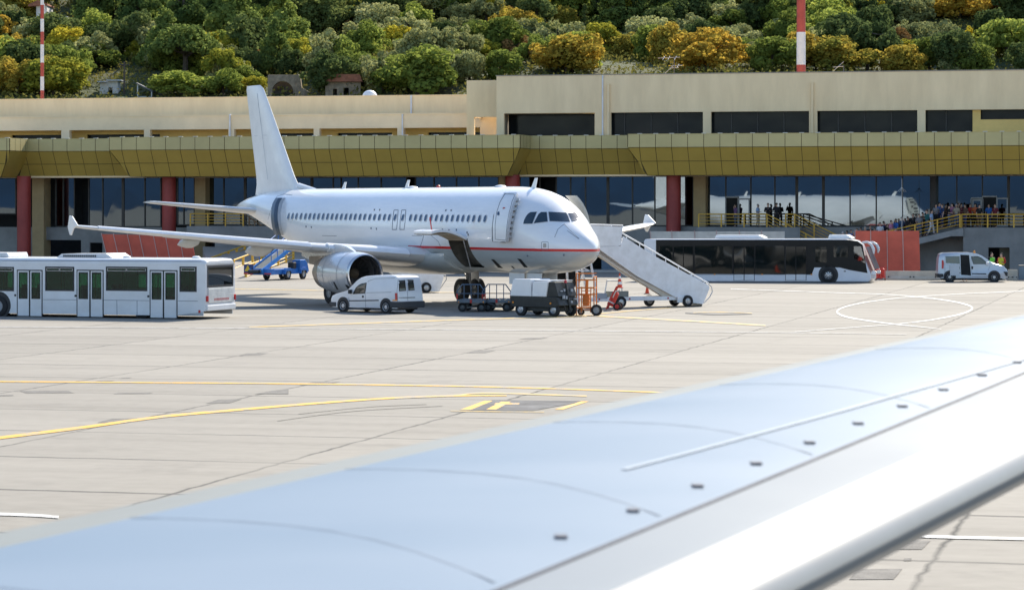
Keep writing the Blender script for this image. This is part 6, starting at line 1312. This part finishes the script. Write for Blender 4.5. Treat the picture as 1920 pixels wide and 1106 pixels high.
Q = [  # x in the photo, v, floor, turn (deg from facing the camera), pose, top, trousers, hair, label, extras
 (1379, 4.6, FL, -60, 3, 'purple', 'denim', 'dark', 'person in a purple top standing inside the dark left doorway', {}),
 (1421, 2.8, FL, 80, 1, 'lblue', 'beige', 'grey', 'person in a light blue shirt on the left platform, holding a paper', {}),
 (1440, 3.0, FL, 10, 2, 'black', 'black', 'brown', 'person in a bulky dark coat between the blue shirt and the slim black figure', dict(h=1.76)),
 (1456, 2.6, FL, 200, 3, 'black', 'black', 'dark', 'slim person all in black with a hand to the ear on the left platform', dict(h=1.78)),
 (1509, 1.0, .95, 90, 0, 'white', 'grey', 'blond', 'fair haired person whose head shows above the dark bus roof, alone', {}),
 (1580, 1.0, None, 60, 0, 'grey', 'denim', 'white', 'person with white hair just above the bus roof unit', {}),
 (1588, 1.5, None, -40, 4, 'black', 'black', 'dark', 'person in black behind the white haired one, left of two blue shirts', {}),
 (1595.5, 1.3, None, 20, 1, 'blue', 'navy', 'brown', 'left one of two people in bright blue shirts above the red screen edge', {}),
 (1600, .5, None, 30, 0, 'maroon', 'navy', 'grey', 'person in maroon low at the left edge of the red screen', dict(h=1.55)),
 (1607, 1.2, None, -20, 0, 'blue', 'denim', 'brown', 'right one of two people in bright blue shirts above the red screen edge', {}),
 (1631, 1.4, None, 40, 2, 'black', 'black', 'dark', 'person in black left of the white T-shirt in the queue', {}),
 (1640, .8, None, -30, 1, 'lblue', 'white', 'dark', 'short person in pale blue just left of the white T-shirt', dict(h=1.45)),
 (1650, 1.0, None, 5, 0, 'white', 'navy', 'dark', 'person in a white T-shirt facing the camera above the red screen', dict(h=1.74)),
 (1663.5, 1.4, None, 50, 2, 'black', 'black', 'dark', 'person in black right of the white T-shirt', dict(h=1.5)),
 (1671, .9, None, 70, 1, 'pink', 'denim', 'brown', 'person in a pink top at the middle of the queue', {}),
 (1679.5, 1.3, None, -50, 0, 'blue', 'white', 'brown', 'person in a sky blue shirt beside the pink top', dict(h=1.74)),
 (1691, 1.5, None, 30, 3, 'denim', 'denim', 'dark', 'person in a denim jacket by the thin lightning mast', dict(h=1.78)),
 (1702, .9, None, 60, 2, 'black', 'navy', 'dark', 'person in a black top with folded arms right of the thin mast', {}),
 (1712.5, 1.4, None, -20, 0, 'black', 'brown', 'dark', 'tall person in black near the right end of the red screen', dict(h=1.82)),
 (1723.5, .9, None, 15, 1, 'grey', 'denim', 'brown', 'person in a grey top in front of the brown one', {}),
 (1730, 1.6, None, 65, 0, 'brown', 'black', 'dark', 'person in brown left of the teal jacket', dict(h=1.76)),
 (1738, 1.2, None, -60, 2, 'teal', 'denim', 'brown', 'tall person in a teal jacket on the ramp', dict(h=1.88)),
 (1746.5, .8, None, 85, 4, 'lblue', 'white', 'dark', 'person in a light blue shirt and white trousers walking down the ramp', dict(h=1.80)),
 (1761, 2.4, FL, 50, 0, 'blue', 'navy', 'dark', 'person in a royal blue top under the dark pier of the glass front', dict(h=1.80)),
 (1773, 2.8, FL, 80, 2, 'brown', 'black', 'dark', 'person in dark brown between the royal blue and pink tops', {}),
 (1785.5, 2.2, FL, -40, 1, 'pink', 'grey', 'dark', 'person in a pale pink shirt on the right platform', dict(h=1.76)),
 (1802, 3.0, FL, 30, 0, 'maroon', 'brown', 'brown', 'person in dark maroon on the right platform', {}),
 (1819, 3.2, FL, 70, 4, 'red', 'black', 'dark', 'person in red beside the orange top', dict(h=1.74)),
 (1828, 2.6, FL, 20, 1, 'orange', 'black', 'dark', 'person in an orange top on the right platform', dict(h=1.72)),
 (1854, 4.8, FL, -10, 0, 'blue', 'navy', 'dark', 'person in blue standing in the right doorway', {}),

 (1755, 1.6, FL, 20, 2, 'grey', 'black', 'dark', 'person in a grey top just left of the royal blue one', {}),
 (1767, 1.5, FL, -70, 0, 'navy', 'navy', 'brown', 'person in navy right of the royal blue top', {}),
 (1779, 1.4, FL, 100, 1, 'black', 'denim', 'dark', 'person in a black top and jeans left of the pale pink shirt', dict(h=1.62)),
 (1793, 1.7, FL, 10, 0, 'beige', 'denim', 'grey', 'person in a beige top right of the pale pink shirt', {}),
 (1797, 3.4, FL, 60, 2, 'black', 'black', 'dark', 'person in black close behind the beige top', dict(h=1.78)),
 (1810, 1.8, FL, -50, 1, 'brown', 'navy', 'dark', 'person in brown left of the red top on the right platform', {}),
 (1836, 1.9, FL, 40, 0, 'black', 'brown', 'dark', 'person in black right of the orange top', dict(h=1.66)),
 (1866, 2.2, FL, -30, 0, 'maroon', 'black', 'brown', 'person in maroon right of the blue figure in the doorway', {}),
 (1718, 1.9, None, 45, 0, 'navy', 'denim', 'dark', 'person in navy between the tall black figure and the grey top', {}),
 (1697, 1.9, None, -35, 1, 'maroon', 'black', 'dark', 'person in maroon right of the denim jacket', dict(h=1.62)),
 (1685, 1.9, None, 20, 0, 'purple', 'grey', 'blond', 'fair haired person in purple left of the denim jacket', {}),
 (1657, 1.9, None, 80, 0, 'navy', 'black', 'dark', 'person in navy close behind the white T-shirt', dict(h=1.76)),
 (1622, 1.3, None, 10, 1, 'brown', 'denim', 'grey', 'grey haired person in brown at the left end of the queue above the red screen', {}),
 (1614, 1.9, None, -60, 0, 'black', 'black', 'dark', 'person in black right of the two bright blue shirts', {}),
]
for x, v_, fl, tn, ps, tp, lg_, hr, lab, ex in Q:
    z = rampz(x) if fl is None else fl; person(on_T(x, v_, z), TA + R(tn), ps, tp, lg_, hr, lab, group=None, **ex)
# staff by the silver van, inside it, and the bus driver
def grd(x, y): g_ = gp(x, y); return (g_.x, g_.y, 0)
person(tuple(Dv.w(3.0, 3.2)), R(30), 1, 'black', 'navy', 'dark', 'worker in a green vest standing behind the bonnet of the silver van', 1.86, vest='green')
person(tuple(Dv.w(3.75, 4.2)), R(-30), 2, 'red', 'navy', 'dark', 'worker in a red shirt and yellow vest next to the green vest', 1.82, vest='yellow')
person(tuple(Dv.w(1.15, 2.15, .0)), R(10), 0, 'brown', 'red', 'dark', 'person behind the silver van whose red trouser legs show under its open door', 1.70)
person(tuple(Bc.w(Bc.u(1609, .45), .55, .55)), R(80), 5, 'green', 'navy', 'dark', 'bus driver in a green vest behind the side window of the dark bus', 1.62, vest='green')
# ------------------------------------------------------------------ trees on the hillside
def leaf_mat(name, c0, c1, trans=.35, c2=None):
    c0, c1, c2 = [None if c is None else (min(.8, c[0] * 1.48), min(.8, c[1] * 1.34), c[2] * 1.02) for c in (c0, c1, c2)]
    m = bpy.data.materials.new(name); m.use_nodes = True; t = m.node_tree; N = t.nodes.new; L = t.links.new
    for n in list(t.nodes):
        if n.type == 'BSDF_PRINCIPLED': t.nodes.remove(n)
    oi = N('ShaderNodeObjectInfo'); tc = N('ShaderNodeTexCoord'); no = N('ShaderNodeTexNoise'); no.inputs['Scale'].default_value = .55; no.inputs['Detail'].default_value = 5; no.inputs['Roughness'].default_value = .75
    ad = N('ShaderNodeVectorMath'); ad.operation = 'ADD'; sc = N('ShaderNodeVectorMath'); sc.operation = 'SCALE'; sc.inputs[3].default_value = 1
    cb = N('ShaderNodeCombineXYZ'); mu = N('ShaderNodeMath'); mu.operation = 'MULTIPLY'; mu.inputs[1].default_value = 40; L(oi.outputs['Random'], mu.inputs[0]); L(mu.outputs[0], cb.inputs[0])
    L(tc.outputs['Object'], ad.inputs[0]); L(cb.outputs[0], ad.inputs[1]); L(ad.outputs[0], no.inputs[0])
    m2 = N('ShaderNodeMath'); m2.operation = 'MULTIPLY_ADD'; m2.inputs[1].default_value = .35; L(oi.outputs['Random'], m2.inputs[0]); m3 = N('ShaderNodeMath'); m3.operation = 'SUBTRACT'; m3.inputs[1].default_value = .17; L(no.outputs[0], m3.inputs[0]); L(m3.outputs[0], m2.inputs[2])
    cr = N('ShaderNodeValToRGB'); e = cr.color_ramp.elements; e[0].position = .3; e[0].color = (*c0, 1); e[1].position = .68; e[1].color = (*c1, 1)
    if c2: x = e.new(.82); x.color = (*c2, 1)
    L(m2.outputs[0], cr.inputs[0])
    d = N('ShaderNodeBsdfDiffuse'); tr = N('ShaderNodeBsdfTranslucent'); L(cr.outputs[0], d.inputs[0]); L(cr.outputs[0], tr.inputs[0])
    mx = N('ShaderNodeMixShader'); mx.inputs[0].default_value = trans; L(d.outputs[0], mx.inputs[1]); L(tr.outputs[0], mx.inputs[2]); L(mx.outputs[0], t.nodes['Material Output'].inputs[0])
    return m
LM = {
 'olive': leaf_mat('olive_leaves', (.12, .145, .075), (.27, .30, .165), .38, (.38, .41, .25)),
 'green': leaf_mat('green_leaves', (.085, .12, .035), (.20, .26, .07), .48, (.34, .38, .10)),
 'dark': leaf_mat('dark_leaves', (.040, .068, .032), (.11, .15, .065), .45, (.18, .22, .09)),
 'pine': leaf_mat('pine_needles', (.06, .10, .04), (.18, .24, .08), .46, (.30, .35, .11)),
 'yellow': leaf_mat('yellow_leaves', (.16, .19, .04), (.44, .40, .06), .48, (.68, .58, .09)),
 'orange': leaf_mat('orange_leaves', (.15, .17, .045), (.38, .28, .06), .48, (.60, .36, .06)),
 'brown': leaf_mat('dry_brush', (.12, .075, .035), (.26, .16, .08), .2, (.26, .19, .11)),
}
BARK = mat('bark', (.09, .07, .055), .95, var=.3, scale=4)
nr = np.random.default_rng(11)
def crown_mesh(name, W, Hc, lobes, nleaf, leaf, shape, seed, flat=1.):
    """leaf quads scattered through many small clumps; clumps sit on the outside of a dome-like volume"""
    g_ = np.random.default_rng(seed); C = []; Rr = []
    for i in range(lobes):
        if shape == 'dome':
            th = g_.uniform(0, 2 * math.pi); ph = math.acos(g_.uniform(-.75, 1)); q = g_.uniform(.4, 1.0)
            c = (W * .5 * q * math.sin(ph) * math.cos(th) * g_.uniform(.8, 1.05), W * .5 * q * math.sin(ph) * math.sin(th), Hc * .46 + Hc * .47 * q * math.cos(ph)); r = W * g_.uniform(.07, .19)
        elif shape == 'umbrella':
            th = g_.uniform(0, 2 * math.pi); q = math.sqrt(g_.uniform(0, 1)) * .92
            c = (W * .46 * q * math.cos(th), W * .46 * q * math.sin(th), Hc * (.95 - .75 * q * q) + g_.uniform(-.4, .3)); r = W * g_.uniform(.07, .12)
        elif shape == 'pine':
            h = g_.uniform(0, 1); th = g_.uniform(0, 2 * math.pi); q = (1 - h) ** .75 * g_.uniform(.35, 1)
            c = (W * .45 * q * math.cos(th), W * .45 * q * math.sin(th), Hc * (.05 + .9 * h)); r = W * (.06 + .12 * (1 - h)) * g_.uniform(.8, 1.2)
        else:
            h = g_.uniform(0, 1); th = g_.uniform(0, 2 * math.pi); q = math.sin(math.pi * min(1, h * .85 + .15)) ** .6
            c = (W * .25 * q * math.cos(th), W * .25 * q * math.sin(th), Hc * h); r = W * .25
        C.append(c); Rr.append(r)
    C = np.array(C); Rr = np.array(Rr); p = Rr ** 2 / (Rr ** 2).sum()
    idx = g_.choice(lobes, nleaf, p=p); d = g_.normal(size=(nleaf, 3)); d /= np.linalg.norm(d, axis=1)[:, None]
    rad = g_.uniform(.55, 1.08, nleaf) ** .6; pos = C[idx] + d * (Rr[idx] * rad)[:, None] * np.array([1, 1, flat])
    # noise gaps
    keep = pos[:, 2] > -.2; pos = pos[keep]; d = d[keep]; n = len(pos)
    nrm = d + g_.normal(size=(n, 3)) * .55 + np.array([0, 0, .25]); nrm /= np.linalg.norm(nrm, axis=1)[:, None]
    a = np.cross(nrm, g_.normal(size=(n, 3))); a /= np.linalg.norm(a, axis=1)[:, None]; b = np.cross(nrm, a)
    s = (leaf * g_.uniform(.5, 1.25, n))[:, None]; l = s * g_.uniform(.55, 1, n)[:, None]
    V = np.stack([pos - a * s, pos - b * l, pos + a * s, pos + b * l], 1).reshape(-1, 3)
    me = bpy.data.meshes.new(name); me.vertices.add(len(V)); me.vertices.foreach_set('co', V.ravel()); me.loops.add(4 * n); me.polygons.add(n)
    me.loops.foreach_set('vertex_index', np.arange(4 * n)); me.polygons.foreach_set('loop_start', np.arange(0, 4 * n, 4)); me.polygons.foreach_set('loop_total', np.full(n, 4))
    me.update(); me.validate(); return me, C, Rr
def trunk_mesh(name, H, C, r0, seed, nb=9):
    g_ = random.Random(seed); mb = MB(); top = Vector((g_.uniform(-.3, .3), g_.uniform(-.3, .3), H)); mid = Vector((g_.uniform(-.25, .25), g_.uniform(-.25, .25), H * .5))
    mb.tube((0, 0, -1.2), mid, r0, 8, r0 * .72); mb.tube(mid, top, r0 * .72, 8, r0 * .35)
    for k in range(nb):
        c = Vector(C[g_.randrange(len(C))]) ; s = mid.lerp(top, g_.uniform(0, .9)); m_ = s.lerp(c, .5) + Vector((0, 0, -.15)); mb.tube(s, m_, r0 * .35, 5, r0 * .22); mb.tube(m_, c, r0 * .22, 5, r0 * .08)
    return mb.mesh(name, True)
KINDS = {  # name: width, crown height, crown base, lobes, leaves, leaf size, shape, trunk radius, category label
 'olive': ('olive_tree', 5.2, 4.0, .1, 34, 4600, .17, 'dome', .22), 'green': ('broadleaf_tree', 7, 5.8, .2, 46, 5200, .24, 'dome', .24),
 'dark': ('evergreen_tree', 6.5, 6.0, .1, 44, 5200, .22, 'dome', .25), 'pine': ('pine_tree', 7.5, 9.8, .2, 60, 6500, .24, 'pine', .26),
 'yellow': ('yellow_tree', 6.5, 5.4, .1, 42, 5200, .22, 'dome', .2), 'orange': ('autumn_tree', 7.0, 5.4, .1, 44, 5200, .22, 'dome', .2),
 'brown': ('dry_shrub', 3.6, 2.2, .1, 22, 2400, .14, 'dome', .08), 'umbrella': ('umbrella_pine', 9, 4.2, 3.0, 70, 8000, .2, 'umbrella', .42), 'cypress': ('cypress_tree', 1.6, 6, .3, 22, 2400, .16, 'cypress', .14)}
PROTO = {}
for kk, (nm, W, Hc, zb_, lb, nl, ls, sh, tr) in KINDS.items():
    PROTO[kk] = []
    for s_ in range(4 if kk not in ('umbrella', 'cypress') else 1):
        me, C, _ = crown_mesh('crown', W, Hc, lb, nl, ls, sh, hash(kk) % 1 + len(PROTO) * 10 + s_, .85)
        me.materials.append(LM[{'umbrella': 'pine', 'cypress': 'dark'}.get(kk, kk)])
        C = C + np.array([0, 0, zb_]); tm = trunk_mesh('trunk', zb_ + Hc * (.75 if kk != 'umbrella' else .7), C, tr, s_, 9 if kk != 'umbrella' else 26); tm.materials.append(BARK); PROTO[kk].append((me, tm, zb_))
def tree(kk, x, y, z, sc, sz, label, group=None):
    nm = KINDS[kk][0]; me, tm, zb_ = rng.choice(PROTO[kk]); t_ = thing(nm, label, {'dry_shrub': 'shrub'}.get(nm, 'tree'), (x, y, z), rng.uniform(0, 6.28), group); t_.scale = (sc * rng.uniform(.9, 1.15), sc, sc * sz)
    o = bpy.data.objects.new('crown', me); COL.objects.link(o); o.parent = t_; o.location = (0, 0, zb_)
    o = bpy.data.objects.new('trunk', tm); COL.objects.link(o); o.parent = t_
    return t_
def hill_at(px, py):
    """where the photo ray through (px,py) meets the hillside"""
    for i in range(900):
        Y = 250 + i * .35; X = (px - 960) / FPX * Y; z = CH + (HOR - py) / FPX * Y
        if z <= hill_z(X, Y): return X, Y, z
    return (px - 960) / FPX * 565, 565, hill_z((px - 960) / FPX * 565, 565)
# the trees one can pick out: kind, centre x, base y, width in px, height in px, label
named = [
 ('yellow', 118, 108, 92, 68, 'rounded golden tree beside the slim banded mast, below the white house'),
 ('yellow', 100, 188, 130, 76, 'bright yellow tree at the roof edge behind the foot of the slim mast'),
 ('orange', 30, 188, 90, 70, 'brownish orange tree at the far left roof edge'),
 ('green', 178, 130, 95, 52, 'round green tree right of the golden tree'),
 ('umbrella', 346, 150, 138, 96, 'spreading umbrella pine with bare grey branches under its flat crown'),
 ('yellow', 258, 112, 54, 42, 'small yellow tree just left of the umbrella pine'),
 ('green', 340, 184, 120, 50, 'low green tree below the umbrella pine'), ('green', 420, 178, 90, 50, 'light green tree left of the tail fin top'),
 ('pine', 175, 60, 90, 120, 'tall pine behind the white house'), ('pine', 260, 66, 100, 125, 'pale green pine above the small yellow tree'), ('pine', 345, 70, 110, 130, 'large pine above the umbrella pine'),
 ('pine', 440, 80, 120, 130, 'broad light pine left of the dark wood'), ('pine', 530, 90, 110, 125, 'leaning pine above the stone arch'),
 ('dark', 612, 60, 95, 74, 'dark round evergreen at the top left of centre'), ('yellow', 630, 96, 60, 30, 'lemon yellow bush above the olive grove at centre left'),
 ('green', 690, 108, 60, 34, 'bright green tree above the ruined house'), ('dark', 628, 178, 116, 90, 'dark broad tree in front of the house with the red roof'),
 ('green', 784, 182, 160, 90, 'big round green tree behind the roof at centre'), ('yellow', 914, 112, 66, 40, 'yellow tree in the olive grove right of centre'),
 ('orange', 1062, 140, 150, 76, 'reddish orange tree beside the wooden pole'), ('orange', 1172, 112, 66, 48, 'small orange tree right of the wooden pole'),
 ('orange', 1330, 136, 150, 80, 'large flame orange tree left of the thick mast'), ('green', 1450, 136, 110, 70, 'yellow green tree just left of the thick mast foot'),
 ('orange', 1560, 136, 120, 66, 'olive brown autumn tree just right of the thick mast foot'), ('yellow', 1425, 74, 40, 20, 'tiny orange yellow bush above the large orange tree'),
 ('yellow', 1690, 104, 76, 30, 'yellow green bush on the bare slope at right'), ('green', 1888, 112, 110, 90, 'tall light green tree at the right edge'), ('orange', 1800, 40, 110, 60, 'dry brown tree high on the right slope'),
 ('pine', 1150, 60, 90, 90, 'green pine above the wooden pole'), ('dark', 835, 80, 56, 46, 'round dark bush standing clear of the olives at centre'), ('cypress', 713, 182, 14, 70, 'slim dark cypress beside the big round green tree'),
 ('cypress', 1097, 60, 14, 50, 'slim cypress high above the reddish orange tree'), ('cypress', 105, 12, 14, 50, 'slim cypress right behind the white house'), ('cypress', 140, 30, 14, 52, 'taller slim cypress just right of the white house')]
used = []
for kk, x, yb, wd, hh, lab in named:
    X, Y, z = hill_at(x, min(yb, 178) + (0 if x < 870 else -3)); s = FPX / Y; nm, W, Hc, zb_ = KINDS[kk][:4]
    sc = wd / s / W * 1.04; full = (Hc + zb_); sz = hh / s / (full * sc) * 1.05
    tree(kk, X, Y, z - .3, sc, max(.45, sz), lab); used.append((x, yb - hh * .5, wd * .5, hh * .5, Y))
def pick(x, y):
    q = rng.random()
    top = y < 62
    if x < 210: w_ = dict(olive=2, green=2.5, dark=2, yellow=3, orange=1.4, brown=.6, pine=2 if top else 0)
    elif x < 620: w_ = dict(olive=1 if top else 5, green=2.5, dark=1.5, yellow=1.0, brown=.3, pine=5 if top else .2)
    elif x < 960: w_ = dict(olive=1.2 if top else 6, green=1.2, dark=3 if top else 1, yellow=1.1, brown=2.2 if top else .3)
    elif x < 1250: w_ = dict(olive=2 if top else 4, green=2, dark=4 if top else 1, orange=.3 if top else 1.6, yellow=1, brown=.6, pine=2 if top else 0)
    elif x < 1560: w_ = dict(olive=2 if y < 80 else 3, green=1.5, dark=4 if top else .6, orange=.3 if top else 1.5, pine=2 if top else 0)
    else: w_ = dict(olive=3.5, green=1.2, dark=5 if top else 1.2, orange=.8, yellow=.8, brown=1.5)
    tot = sum(w_.values()); q *= tot
    for k_, v_ in w_.items():
        q -= v_
        if q <= 0: return k_
    return 'olive'
GL = {'olive': 'silvery green olive tree in the grove on the hillside', 'green': 'leafy mid green tree among the hillside trees', 'dark': 'dark evergreen tree in the wood on the hillside',
      'pine': 'tall pine in the wood on the upper hillside', 'yellow': 'small yellowing tree among the hillside olives', 'orange': 'small orange brown tree among the hillside olives', 'brown': 'dry brown shrub between the hillside trees'}
KN = {'olive': 'silvery green olive tree', 'green': 'leafy mid green tree', 'dark': 'dark evergreen tree', 'pine': 'tall loose-crowned pine', 'yellow': 'small yellowing tree', 'orange': 'small orange brown tree', 'brown': 'dry brown shrub'}
def zone(kk, x, y):
    """label and group by the stretch of hillside it grows on"""
    row = 'behind the roof line' if y > (142 if x < 880 else 100) else ('halfway up' if y > (70 if x < 880 else 48) else 'high up')
    col = 'left of the tail fin' if x < 460 else ('right of the tail fin' if x < 880 else ('left of the thick mast' if x < 1500 else 'right of the thick mast'))
    l = KN[kk] + ' ' + row + ', ' + col
    if len(l.replace(',', '').split()) > 16: l = l.replace('above the upper storey, ', '')
    return l, l.replace(' tree ', ' trees ').replace(' pine ', ' pines ').replace(' shrub ', ' shrubs ').replace('small ', '')
cnt = 0; ys = [184, 172, 160, 148, 136, 124, 112, 100, 88, 76, 64, 52, 40, 28, 16, 4, -9, -24, -42, -62]
for r_, yy in enumerate(ys):
    step = 50 if yy > 90 else 60
    xx = -70 + rng.uniform(0, step)
    while xx < 1990:
        x = xx + rng.uniform(-18, 18); y = yy + rng.uniform(-7, 7); xx += step * rng.uniform(.75, 1.2)
        if x > 900 and y > 154: continue
        if 160 < x < 305 and 138 < y: continue
        if 485 < x < 590 and 148 < y: continue
        if 600 < x < 690 and y > 165: continue
        if 45 < x < 145 and 18 < y < 90: continue
        if 1560 < x < 1760 and 60 < y < 96 and rng.random() < .5: continue
        kk = pick(x, y); X, Y, z = hill_at(x, y - (4 if y > 150 else 0)); skip = False
        for (ux, uy, uw, uh, uY) in used:
            if abs(x - ux) < uw * .75 + 22 and abs(y - 26 - uy) < uh * .8 + 16 and Y < uY + 1: skip = True
        if skip: continue
        base = dict(olive=1.05, green=.84, dark=.95, pine=.85, yellow=.75, orange=.8, brown=1.1)[kk]
        tree(kk, X, Y, z - .3, base * rng.uniform(.7, 1.25), rng.uniform(.8, 1.15), *zone(kk, x, y)); cnt += 1
print('TREES', cnt)
# low scrub between the trees: one mass nobody could count
def scrub():
    g_ = np.random.default_rng(5); P = []
    for i in range(12000):
        x = g_.uniform(-90, 90); y = 254 + 190 * g_.uniform(0, 1) ** 1.2; P.append((x, y, hill_z(x, y)))
    P = np.array(P); n = 14; pos = np.repeat(P, n, 0) + g_.normal(size=(len(P) * n, 3)) * np.array([.6, .6, .38]) + np.array([0, 0, .4]); N_ = len(pos)
    nrm = g_.normal(size=(N_, 3)) + np.array([0, 0, .5]); a = np.cross(nrm, g_.normal(size=(N_, 3))); a /= np.linalg.norm(a, axis=1)[:, None]; b = np.cross(nrm, a); b /= np.linalg.norm(b, axis=1)[:, None]
    s = g_.uniform(.10, .28, N_)[:, None]; V = np.stack([pos - a * s, pos - b * s * .6, pos + a * s, pos + b * s * .6], 1).reshape(-1, 3)
    me = bpy.data.meshes.new('hillside_scrub'); me.vertices.add(len(V)); me.vertices.foreach_set('co', V.ravel()); me.loops.add(4 * N_); me.polygons.add(N_)
    me.loops.foreach_set('vertex_index', np.arange(4 * N_)); me.polygons.foreach_set('loop_start', np.arange(0, 4 * N_, 4)); me.polygons.foreach_set('loop_total', np.full(N_, 4)); me.update()
    me.materials.append(leaf_mat('scrub_leaves', (.07, .09, .025), (.18, .17, .06), .3, (.24, .24, .11))); o = bpy.data.objects.new('hillside_scrub', me); COL.objects.link(o)
    tag(o, 'low dry scrub covering the ground between the hillside trees', 'scrub', kind='stuff')
scrub()
# ------------------------------------------------------------------ small buildings and poles on the hill
TILE = mat('red_roof_tiles', (.36, .14, .08), .85, var=.25, scale=3); STONE = mat('rubble_stone', (.34, .27, .19), .95, var=.35, scale=1.6, bump=.5, bscale=5); PLAS = mat('white_plaster', (.66, .65, .62), .9, var=.12)
def hframe(x, y, dz=0):
    X, Y, z = hill_at(x, y); return Frame(X, Y, 0), Y, z + dz
f, Y, z = hframe(80, 44); hs = f.thing('white_house', 'white house with a red tiled roof at the top left of the hill', 'house'); hs.location.z = z; s = FPX / Y
q = lambda px_: px_ / s
holes_wall(q(-12), q(8), 0, q(34), [(q(-4), q(2), q(12), q(24))], 0, .3).build('wall', PLAS, hs); MB().box(q(-12), q(-12) + .2, .3, 5, 0, q(34)).box(q(8) - .2, q(8), .3, 5, 0, q(34)).box(q(-12) + .2, q(8) - .2, 1, 1.1, 0, q(34)).build('wall', PLAS, hs)
MB().prism([(q(-26), q(31)), (q(10), q(33)), (q(10), q(36)), (q(-8), q(43)), (q(-26), q(34))], -.6, 5.4).build('roof', TILE, hs)
MB().box(q(5), q(8), -2.0, -1.8, -1, q(34)).box(q(-12), q(50), -2.1, 0, q(2), q(5)).box(q(-12), q(50), -2.15, -2.05, q(5), q(9)).build('terrace', PLAS, hs)
MB().box(q(35), q(50), -1.8, -.2, q(5), q(11)).build('terrace_wall', PLAS, hs)
f, Y, z = hframe(205, 176); sh = f.thing('white_shed', 'small white flat-roofed shed at the roof edge left of the wires', 'shed'); sh.location.z = z - .4; s = FPX / Y
holes_wall(q(-18), q(16), 0, q(30), [(q(-2), q(6), 0, q(18))], 0, .2).build('wall', PLAS, sh); MB().box(q(-20), q(-6), -1.2, 2.5, q(27), q(29)).box(q(-4), q(24), -.8, 3, q(30), q(32)).build('roof', mat('tin_sheet', (.5, .52, .54), .5, metal=.3), sh); MB().box(q(-18), q(16), 2, 2.2, 0, q(30)).box(q(14), q(16), .2, 2, 0, q(30)).build('wall', PLAS, sh)
f, Y, z = hframe(272, 180); s2 = f.thing('grey_lean_to', 'grey lean-to shelter with a sloping roof beside the wooden pole', 'shelter'); s2.location.z = z - .3; s = FPX / Y
MB().prism([(q(-14), q(26)), (q(18), q(10)), (q(18), q(13)), (q(-14), q(29))], -1.5, 2).build('roof', mat('tin_dark', (.12, .12, .13), .6), s2); MB().box(q(14), q(16), -1.4, -1.2, 0, q(12)).box(q(-12), q(-10), -1.4, -1.2, 0, q(26)).box(q(-12), q(16), -1.19, .7, 0, q(3)).build('shelter_wall', PLAS, s2)
f, Y, z = hframe(536, 182); ar = f.thing('stone_arch', 'ruined stone arch among the trees left of the tail fin', 'ruin'); ar.location.z = z - .3; s = FPX / Y
arc = [(q(-34), 0), (q(-34), q(46)), (q(22), q(46)), (q(22), 0), (q(14), 0)] + [(q(-6) + q(20) * math.cos(R(a_)), q(14) + q(20) * math.sin(R(a_))) for a_ in range(0, 181, 15)] + [(q(-26), 0)]
MB().prism(arc, 0, 1.1).build('arch_wall', STONE, ar, bevel=.05); MB().prism([(q(22), 0), (q(22), q(48)), (q(27), q(44)), (q(30), q(22)), (q(38), q(18)), (q(52), q(8)), (q(54), 0)], -.3, .8).build('broken_wall', STONE, ar, bevel=.05)
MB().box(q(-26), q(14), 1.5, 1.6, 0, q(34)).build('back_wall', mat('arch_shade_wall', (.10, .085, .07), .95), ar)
f, Y, z = hframe(640, 182); rh = f.thing('stone_house', 'old stone house with a red tiled roof half hidden by the dark broad tree', 'house'); rh.location.z = z - .3; s = FPX / Y
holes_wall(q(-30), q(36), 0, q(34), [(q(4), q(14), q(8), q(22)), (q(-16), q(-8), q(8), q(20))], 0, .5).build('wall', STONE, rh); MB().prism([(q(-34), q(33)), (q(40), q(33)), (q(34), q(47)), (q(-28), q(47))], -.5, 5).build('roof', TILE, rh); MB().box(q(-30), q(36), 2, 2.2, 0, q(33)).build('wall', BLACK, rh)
for x, yb, yt, lab, lean in ((233, 178, 116, 'wooden pole with wires behind the left roof', 0), (1078, 92, 50, 'wooden pole above the reddish orange tree', 0), (1561, 78, 33, 'wooden pole on the bare right slope', 0)):
    X, Y, z = hill_at(x, yb); s = FPX / Y; h = (yb - yt) / s + .5
    p = thing('utility_pole', lab, 'pole', (X, Y, z - .5)); MB().tube((0, 0, 0), (0, 0, h), .13, 8, .09).build('post', mat('weathered_wood', (.09, .07, .055), .9), p); k = MB().box(-.6, .6, -.05, .05, h - .4, h - .28)
    for q_ in (-.5, 0, .5): k.tube((q_, 0, h - .28), (q_, 0, h - .1), .04, 6)
    k.build('crossarm', DARK, p)
X, Y, z = hill_at(233, 178); s = FPX / Y
wr = thing('overhead_wires', 'thin wires slanting down from the left wooden pole', 'wire', (X, Y, z)); k = MB(); h = 60 / s
for d in (0, .25, .5):
    P = [Vector((0, 0, h - .2)).lerp(Vector((-70 / s, -2, h - 52 / s + d)), i / 10) - Vector((0, 0, .5 * math.sin(math.pi * i / 10))) for i in range(11)]; k.path(P, .025, 4)
k.build('cable', DARK, wr)
